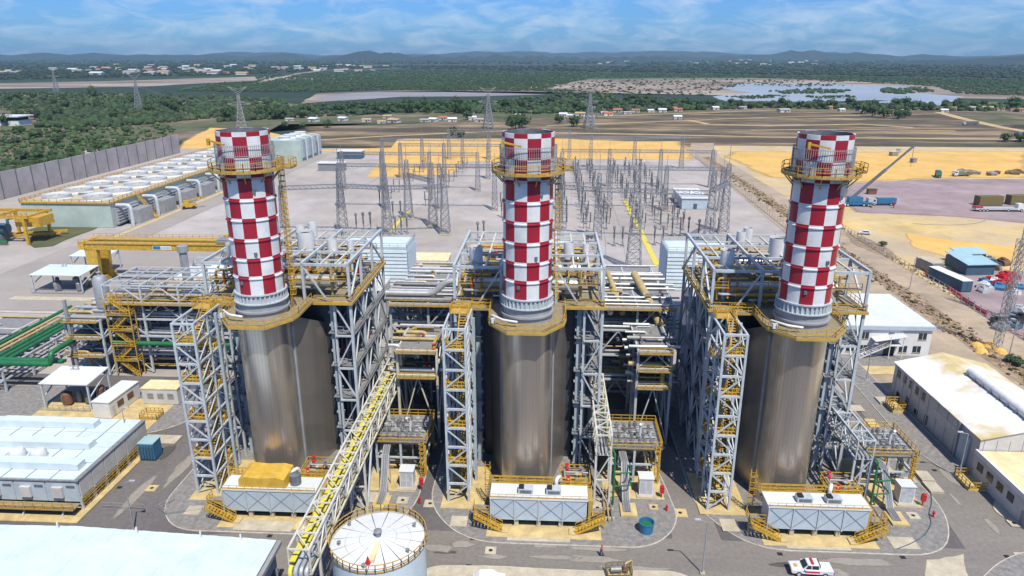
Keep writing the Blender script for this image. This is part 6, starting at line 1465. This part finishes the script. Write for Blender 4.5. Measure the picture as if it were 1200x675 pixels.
for s in (-1, 1):
    for xa, xb in ((.95, .2), (.1, -.75)):
        y0, y1 = s * .865, s * .755
        MB().add([(xa, y0, 1.22), (xb, y0, 1.22), (xb, y1, 1.68), (xa - (.32 if xa > .5 else 0), y1, 1.68), (xa, y0 - s * .03, 1.22), (xb, y0 - s * .03, 1.22), (xb, y1 - s * .03, 1.68), (xa - (.32 if xa > .5 else 0), y1 - s * .03, 1.68)], [(0, 1, 2, 3), (7, 6, 5, 4), (0, 3, 7, 4), (1, 5, 6, 2), (2, 6, 7, 3), (0, 4, 5, 1)]).build('window', 'glass', t)
    MB().box(-.9, s * .935 - .008, .72, 1.0, s * .935 + .008, .96).build('door_marking', 'red', t)
    MB().box(2.5, s * .7 - .2, .78, 2.69, s * .7 + .2, .98).build('headlight', 'machine_light', t); MB().box(-2.68, s * .78 - .1, .75, -2.6, s * .78 + .1, 1.05).build('tail_light', 'red', t)
    MB().box(.85, s * .95 - .02, 1.12, 1.08, s * 1.08 + .02, 1.3).build('mirror', 'white_paint', t)
MB().box(-2.5, -.8, 1.165, -1.05, .8, 1.2).build('bed_cover', 'white_roof', t); MB().box(1.75, -.3, 1.08, 2.15, .3, 1.13).build('bonnet_marking', 'yellow', t); MB().box(2.66, -.55, .62, 2.72, .55, .82).build('grille', 'dark', t)
MB().box(-.15, -.6, 1.8, .12, .6, 1.93).build('light_bar', 'red', t); MB().box(-.98, -.7, 1.3, -.9, .7, 1.72).build('rear_window', 'glass', t)
wheels(t, (-1.62, 1.68), (-.82, .82), .39, .26)

# blue open drum, walking person, lamps
t = thing('water_drum', 'open blue water drum on the gravel right of the middle enclosure', 'drum', (*P(757, 623), .1))
MB().lathe([(.95, 0), (1.05, 1.5), (1.12, 1.5), (1.12, 1.6), (1.0, 1.6), (.92, .9)], 28, cap1=False).build('shell', 'blue', t, True); MB().lathe([(.94, 1.02), (.94, 1.03)], 24).build('water_surface', 'pipe_green', t)
def person(label, x, y, z, rz, shirt, legs):
    t = thing('person', label, 'person', (x, y, z), rz)
    J = [(0, 0, .95), (0, 0, 1.2), (0, 0, 1.42), (0, .01, 1.52), (0, .03, 1.64), (0, .03, 1.74), (.1, 0, .9), (.12, .16, .5), (.12, .02, .08), (.12, .15, .04), (-.1, 0, .9), (-.12, -.06, .48), (-.12, -.26, .1), (-.12, -.15, .04), (.19, 0, 1.4), (.26, -.06, 1.14), (.26, .08, .92), (.26, .14, .84), (-.19, 0, 1.4), (-.27, .04, 1.14), (-.26, .2, .96), (-.26, .27, .9)]
    E = [(0, 1), (1, 2), (2, 3), (3, 4), (4, 5), (0, 6), (6, 7), (7, 8), (8, 9), (0, 10), (10, 11), (11, 12), (12, 13), (2, 14), (14, 15), (15, 16), (16, 17), (2, 18), (18, 19), (19, 20), (20, 21)]
    RR = [.15, .15, .16, .06, .1, .08, .1, .07, .05, .045, .1, .07, .05, .045, .075, .05, .04, .035, .075, .05, .04, .035]
    me = bpy.data.meshes.new('body'); me.from_pydata(J, E, []); o = bpy.data.objects.new('body', me); COL.objects.link(o); o.parent = t
    for m in ('skin', shirt, legs): me.materials.append(MATS[m])
    sk = o.modifiers.new('skin', 'SKIN'); me.skin_vertices[0].data[0].use_root = True
    for i, r in enumerate(RR): me.skin_vertices[0].data[i].radius = (r, r * .85)
    o.modifiers.new('smooth', 'SUBSURF').levels = 1; o.modifiers['smooth'].render_levels = 1
    MB().lathe([(.165, 1.02), (.185, 1.15), (.20, 1.36), (.17, 1.45), (.08, 1.5)], 14).build('shirt', shirt, t, True)
    for s, kx, ky in ((1, .12, .16), (-1, -.12, -.06)):
        MB().tube([(s * .1, 0, 1.02), (kx, ky, .5), (kx, .02 if s > 0 else -.26, .12)], .105, 10).build('trouser_leg', legs, t, True)
    MB().lathe([(.12, 1.74), (.13, 1.8), (.09, 1.87), (.02, 1.89)], 14, 0, .03).build('helmet', 'white_paint' if shirt == 'denim' else 'red', t, True)
    return t
x, y = P(705, 652); person('person in a red top and blue trousers walking on the road', x, y, -.035, 2.2, 'shirt_red', 'denim')
def lamp(label, px, py, h, arm):
    x, y = P(px, py); t = thing('street_lamp', label, 'lamp', (x, y, -.04), 0, 'street lamps')
    MB().lathe([(.13, 0), (.07, h)], 10).build('pole', 'galv', t, True); bar('arm', (0, 0, h), (arm, 0, h + .3), .09, 'galv', t); MB().box(arm - .45, -.16, h + .24, arm + .35, .16, h + .4).build('lamp_head', 'machine_light', t); MB().box(-.3, -.3, 0, .3, .3, .25).build('footing', 'concrete', t)
lamp('street lamp standing before the annex of the right warehouse', 1123, 560, 8, -1.2); lamp('street lamp by the far kerb before the white office', 1015, 446, 8, .8); lamp('street lamp on the kerb left of the rightmost enclosure', 823, 672, 8, -1.2)
lamp('street lamp on the pale road beyond the white office', 1066, 338, 9, 1); lamp('street lamp in front of the bottom left warehouse', 157, 622, 8, 1.2)
lamp('street lamp by the dirt verge at right', 1182, 419, 9, -1); lamp('street lamp beside the electrical building corner', 152, 528, 8, 0.9)

hs = [P(1084, 558), P(1090, 572), P(1092, 590), P(1088, 603), P(1092, 614), P(1084, 628), P(1068, 638), P(1052, 644)]
o = MB().tube(bend([(x, y, .16) for x, y in hs], 1.2), .07, 6).build('blue_hose', 'blue_dull', None, True); tag(o, 'dark blue hose winding over the gravel of the rightmost pad', 'hose')
t = thing('parked_car', 'white vehicle cut by the bottom edge right of the round tank', 'car', (*P(573, 684), .1), .05)
car_body(t, [(-2.1, .35), (2.1, .35), (2.15, .85), (1.2, .98), (.5, 1.5), (-1.2, 1.52), (-1.9, 1.0), (-2.15, .9)], None, 1.75, 'white_paint'); MB().xsec([(1.0, 1.0), (.45, 1.44), (-1.15, 1.46), (-1.6, 1.02)], -.885, .885).build('window', 'glass', t); wheels(t, (-1.35, 1.35), (-.78, .78), .33, .22)
t = thing('pump_skid', 'small rusty pump skid on the pavement at the bottom edge', 'pump', (*P(725, 673), .1), .1)
MB().box(-1.6, -.8, 0, 1.6, .8, .25).build('base', 'concrete_ochre', t); MB().tube([(-1.1, 0, .7), (.3, 0, .7)], .4, 12).build('motor', 'machine_grey', t, True); MB().lathe([(.4, .25), (.45, .7), (.3, 1.2)], 12, .8, 0).build('casing', 'rust', t, True)
MB().rail([(-1.6, -.8, .25), (1.6, -.8, .25), (1.6, .8, .25), (-1.6, .8, .25)], .9, .8, .06, closed=True).build('railing', 'olive', t); pipe('pipe', [(.8, 0, 1.1), (.8, 0, 1.6), (1.8, .6, 1.6), (1.8, .6, .1)], .12, 'pipe_tan', t)
# ================================================================== switchyard
def lattice(mb, x, y, z0, z1, w0, w1, n, t=.12):
    for i in range(n):
        za, zb = z0 + (z1 - z0) * i / n, z0 + (z1 - z0) * (i + 1) / n; a, b = w0 + (w1 - w0) * i / n, w0 + (w1 - w0) * (i + 1) / n
        A = [V3((x + sx * a / 2, y + sy * a / 2, za)) for sx, sy in ((-1, -1), (1, -1), (1, 1), (-1, 1))]; B = [V3((x + sx * b / 2, y + sy * b / 2, zb)) for sx, sy in ((-1, -1), (1, -1), (1, 1), (-1, 1))]
        for k in range(4):
            mb.beam(A[k], B[k], t * 1.3); mb.beam(A[k], B[(k + 1) % 4], t); mb.beam(A[(k + 1) % 4], B[k], t); mb.beam(B[k], B[(k + 1) % 4], t)
    return mb
def truss(mb, a, b, w, n, t=.11):
    a, b = V3(a), V3(b); d = (b - a).normalized(); s = V3((-d.y, d.x, 0)) * w / 2; u = V3((0, 0, w / 2)); C = (s + u, s - u, -s - u, -s + u)
    for i in range(n):
        p, q_ = a.lerp(b, i / n), a.lerp(b, (i + 1) / n)
        for k in range(4): mb.beam(p + C[k], q_ + C[k], t * 1.3); mb.beam(p + C[k], q_ + C[(k + 1) % 4], t); mb.beam(p + C[k], p + C[(k + 1) % 4], t)
    return mb
MAST = {}
def mast(x, y, h, w0, label, n=10, spire=7, grp='lattice masts of the switchyard', th=.13):
    t = thing('lattice_mast', label, 'lattice mast', (x, y, -.1), 0, grp); key = (h, w0, n, spire)
    if key not in MAST:
        MAST[key] = (lattice(MB(), 0, 0, 0, h, w0, min(w0, 1.3), n, th).mesh('lattice_body', 'lattice'), MB().beam((0, 0, h), (0, 0, h + spire), .16).mesh('spire', 'lattice'), MB().box(-w0 / 2 - .4, -w0 / 2 - .4, 0, w0 / 2 + .4, w0 / 2 + .4, .3).mesh('footing', 'concrete'))
    for nm, me in zip(('lattice_body', 'spire', 'footing'), MAST[key]): o = bpy.data.objects.new(nm, me); COL.objects.link(o); o.parent = t
    return t
MS = [(-78.5, 259, 25, 3.6, 'tall lattice mast at the left end of the near switchyard gantry'), (-60.7, 256, 25, 3.6, 'lattice mast second from the left on the near gantry'), (-58.5, 286, 24, 3.4, 'lattice mast standing behind the near left gantry'), (-46, 272, 25, 3.6, 'left mast of the close pair left of the middle chimney'), (-39.4, 260, 25, 3.6, 'right mast of the close pair left of the middle chimney'),
      (3.6, 262, 24, 3.2, 'lattice mast just right of the middle chimney'), (17.7, 256, 24, 3.2, 'lattice mast between the middle chimney and the thick mast'), (26.6, 216, 31, 4.6, 'thickest lattice mast, above the gap between middle and right units'), (57.5, 252, 26, 3.6, 'left mast of the pair near the switchyard cabin'), (66.3, 268, 26, 3.6, 'right mast of the pair near the switchyard cabin')]
for x, y, h, w, lb in MS: mast(x, y, h, w, lb)
RN = ('second', 'third', 'last', 'middle left', 'far left', 'front left', 'inner left', 'rear central')
for row, (Y, xs, h) in enumerate([(308, (4, 26, 50, 74), 19), (366, (6, 30, 56, 82), 19), (430, (-2, 24, 50, 78), 19), (350, (-104, -84, -60, -36), 19), (420, (-100, -76, -52, -28), 18), (304, (-92, -72, -48, -24), 20), (386, (-82, -58, -34, -14), 19), (462, (-66, -40, -14, 12), 19)]):
    for i, x in enumerate(xs): mast(x, Y, h, 2.4, f'{ORD[i]} slim lattice mast from the left in the {RN[row]} switchyard gantry row', 8, 5, f'slim masts of gantry row {RN[row]}')
    for i, (a, b) in enumerate(zip(xs[:-1], xs[1:])):
        o = truss(MB(), (a, Y, h - 1), (b, Y, h - 1), 1.3, 10).build('gantry_beam', 'lattice'); tag(o, f'{ORD[i]} lattice beam from the left spanning slim masts of the {RN[row]} gantry row', 'gantry beam', f'beams of gantry row {row + 1}')
for (a, b, lb) in [((-78.5, 259, 18), (-60.7, 256, 18), 'lattice beam between the two leftmost near masts'), ((-60.7, 256, 18), (-39.4, 260, 18), 'lattice beam reaching the close pair of masts'), ((-58.5, 286, 18), (-46, 272, 18), 'short lattice beam behind the near left gantry'), ((3.6, 262, 18), (17.7, 256, 18), 'lattice beam right of the middle chimney'), ((17.7, 256, 18), (57.5, 252, 18), 'long lattice beam crossing behind the thickest mast'), ((57.5, 252, 19), (66.3, 268, 19), 'short beam between the masts near the cabin'), ((-100, 259, 17), (-78.5, 259, 18), 'lattice beam leading left from the near gantry')]:
    o = truss(MB(), a, b, 1.4, 10).build('gantry_beam', 'lattice'); tag(o, lb, 'gantry beam', 'near gantry beams')
mast(-101, 259, 18, 2.6, 'short lattice mast at the far left of the near gantry', 8, 2)
# switch and transformer posts
def post_mesh():
    a = MB().beam((-1.2, 0, 0), (-1.2, 0, 2.6), .3).beam((1.2, 0, 0), (1.2, 0, 2.6), .3).beam((-1.8, 0, 2.7), (1.8, 0, 2.7), .3).mesh('stand', 'lattice')
    ins = [MB().lathe([(.3, 2.8), (.2, 3.0), (.28, 3.4), (.18, 3.8), (.28, 4.3), (.18, 4.8), (.26, 5.3), (.16, 5.8), (.24, 6.2)], 8, x, 0).mesh('insulator', 'porcelain', True) for x in (-1.4, 1.4)]
    return (('stand', a), ('insulator', ins[0]), ('insulator', ins[1]), ('contact_arm', MB().beam((-1.9, 0, 6.3), (1.9, 0, 6.3), .18).mesh('contact_arm', 'lattice')))
def ct_mesh():
    return (('stand', MB().beam((0, 0, 0), (0, 0, 2.8), .4).box(-.6, -.6, 0, .6, .6, .3).mesh('stand', 'lattice')), ('insulator', MB().lathe([(.34, 2.8), (.25, 3.1), (.34, 3.6), (.24, 4.2), (.33, 4.8), (.22, 5.5), (.3, 6.1)], 8).mesh('insulator', 'porcelain', True)), ('head', MB().lathe([(.5, 6.1), (.55, 6.5), (.5, 7.1), (.2, 7.3)], 8).mesh('head', 'machine_grey', True)))
DM, CM = post_mesh(), ct_mesh()
def yard_item(kind, x, y, lb, grp):
    t = thing('disconnector' if kind else 'instrument_transformer', lb, 'switchgear', (x, y, -.1), 0, grp)
    for nm, me in (DM if kind else CM): o = bpy.data.objects.new(nm, me); COL.objects.link(o); o.parent = t
qs = random.Random(4)
for i, x in enumerate((5.5, 14.5, 22.5, 36, 44, 52)):
    for j, y in enumerate(range(272, 425, 8)):
        yard_item((y // 8 + i) % 3 != 0, x + qs.uniform(-.4, .4), y + qs.uniform(-1, 1), f'{ORD[j]} insulator post from the front in switchgear row {ORD[i]} from the left', 'switchgear rows')
NP_ = []
for x, y in [(23, 246), (26, 246), (37.5, 248), (40.5, 248), (46, 262), (49, 262), (52, 262), (55, 258), (34, 262), (31, 262), (60, 262), (63, 262), (13, 240), (15, 241)]: NP_.append((x, y))
for i, (x, y) in enumerate(sorted(NP_)): yard_item(y % 2, x, y, f'{ORD[i]} insulator post from the left standing apart in front of the long rows', 'near switchgear posts')
for i, (x, y) in enumerate(sorted([(-74, 262), (-71.5, 263), (-69, 264), (-58, 258), (-56, 259), (-54, 260), (-68, 285), (-65, 286), (-62, 287), (-26, 250), (-24, 252), (-20, 290), (-12, 300)])): yard_item(0, x, y, f'{ORD[i]} insulator post from the left among those left of the middle chimney', 'left switchgear posts')
for y in range(300, 420, 15): yard_item(1, -17 + .02 * y, y, 'insulator post of the row behind the middle chimney', 'posts behind middle chimney')
for j, x in enumerate((-86, -64, -30)):
    for i, y in enumerate(range(312, 440, 16)): yard_item((i + j) % 3 != 0, x + .03 * y, y, f'{ORD[i]} insulator post from the front in the {ORD[j]} left yard row', 'left yard rows')
t = thing('switchyard_cabin', 'white switchyard cabin with a dark blue side beside the near masts', 'cabin', (64, 311, -.1))
MB().box(-6, 0, 0, 5, 24, 4.6).build('wall', 'panel_blue', t); MB().box(-6.4, -.4, 4.6, 5.4, 24.4, 5.0).build('roof', 'white_roof', t); MB().box(-1, -.08, 0, .6, -.01, 2.4).build('door', 'blue_dull', t)
for k in range(3): MB().box(-6.1, 3 + 7 * k, 1.8, -6.0, 5 + 7 * k, 3).build('window', 'glass', t)
# conductors
def wire(a, b, sag, r=.055):
    a, b = V3(a), V3(b); pts = [a.lerp(b, i / 10) - V3((0, 0, sag * 4 * (i / 10) * (1 - i / 10))) for i in range(11)]
    o = MB().tube(pts, r, 4, cap=False).build('conductor', 'lattice'); tag(o, 'thin overhead conductor strung across the switchyard', 'wire', 'overhead conductors')
for Y0, Y1, xs in ((308, 366, range(6, 76, 8)), (366, 430, range(8, 80, 9)), (350, 420, range(-100, -34, 9)), (304, 350, range(-88, -30, 8)), (386, 462, range(-62, -12, 8))):
    for x in xs: wire((x, Y0, 17.4), (x + 1, Y1, 17.4), 2.2)
for x in (20, 26.6, 33): wire((x, 216, 28), (x, 308, 18), 3)
for x in (-74, -68, -54, -47): wire((x, 259, 17), (x, 350, 17.5), 3)
for d in (-3, 0, 3): wire((-255 + d, 584, 31), (-512 + d, 880, 31), 9, .08); wire((26 + d, 430, 20), (35 + d, 672, 30), 6, .07); wire((-60 + d, 420, 18), (-58 + d, 667, 30), 6, .07)
def pylon(x, y, h, lb, s=1.0):
    t = thing('transmission_pylon', lb, 'pylon', (x, y, -.3), .3, 'transmission pylons')
    lattice(MB(), 0, 0, 0, h * .62, 9 * s, 2.4, 8, .28).build('lower_body', 'lattice_far', t)
    mb = lattice(MB(), 0, 0, h * .62, h * .8, 2.4, 1.8, 4, .22).build('upper_body', 'lattice_far', t)
    for z, w in ((h * .62, 9), (h * .86, 7.5)):
        a = MB()
        for sx in (-1, 1): a.beam((0, 0, z), (sx * w, 0, z + (.6 if z < h * .7 else h * .10)), .3).beam((0, 0, z + 2), (sx * w, 0, z + (.6 if z < h * .7 else h * .10)), .25).beam((0, 0, z - 2), (sx * w, 0, z + (.6 if z < h * .7 else h * .1)), .25)
        a.build('cross_arm', 'lattice_far', t)
pylon(-255, 584, 42, 'large pylon rising behind the leftmost chimney'); pylon(-512, 880, 44, 'pylon in the woods at far left'); pylon(-58, 667, 38, 'pylon beyond the yellow sand parcel'); pylon(35, 672, 38, 'pylon beyond the switchyard right of the middle chimney'); pylon(-900, 1290, 44, 'faint pylon at the upper left skyline')
for i, (px, py, h, w) in enumerate([(1168, 408, 26, 1.3), (1181, 372, 27, 1.3)]):
    x, y = P(px, py); mast(x, y, h, w, ['slim lattice lamp mast beside the dirt verge at right', 'slim lattice lamp mast inside the storage lot'][i], 15, 3, 'lamp masts at right', .06)
for i, (px, py) in enumerate([(1150, 412), (1160, 405), (1172, 412), (1145, 405)]):
    x, y = P(px, py); o = MB().lathe([(1.6, 0), (1.1, .6), (.4, .95), (.05, 1.0)], 9).build('sand_heap', 'sand'); o.location = (x, y, -.1); tag(o, 'small heap of yellow sand at the foot of the lamp mast', 'sand heap', 'yellow sand heaps')

# ================================================================== haze
hz = MB().box(-16000, -60, -2.0, 16000, 15000, 215).build('haze', 'dark')
hm = bpy.data.materials.new('haze'); hm.use_nodes = True
n_, l_ = hm.node_tree.nodes, hm.node_tree.links; n_.clear()
ho = n_.new('ShaderNodeOutputMaterial'); pv_ = n_.new('ShaderNodeVolumePrincipled')
pv_.inputs['Color'].default_value = (0.52, 0.80, 1.0, 1); pv_.inputs['Density'].default_value = 0.000055; pv_.inputs['Anisotropy'].default_value = 0.2
l_.new(pv_.outputs[0], ho.inputs['Volume']); hz.data.materials.clear(); hz.data.materials.append(hm); hz['kind'] = 'stuff'
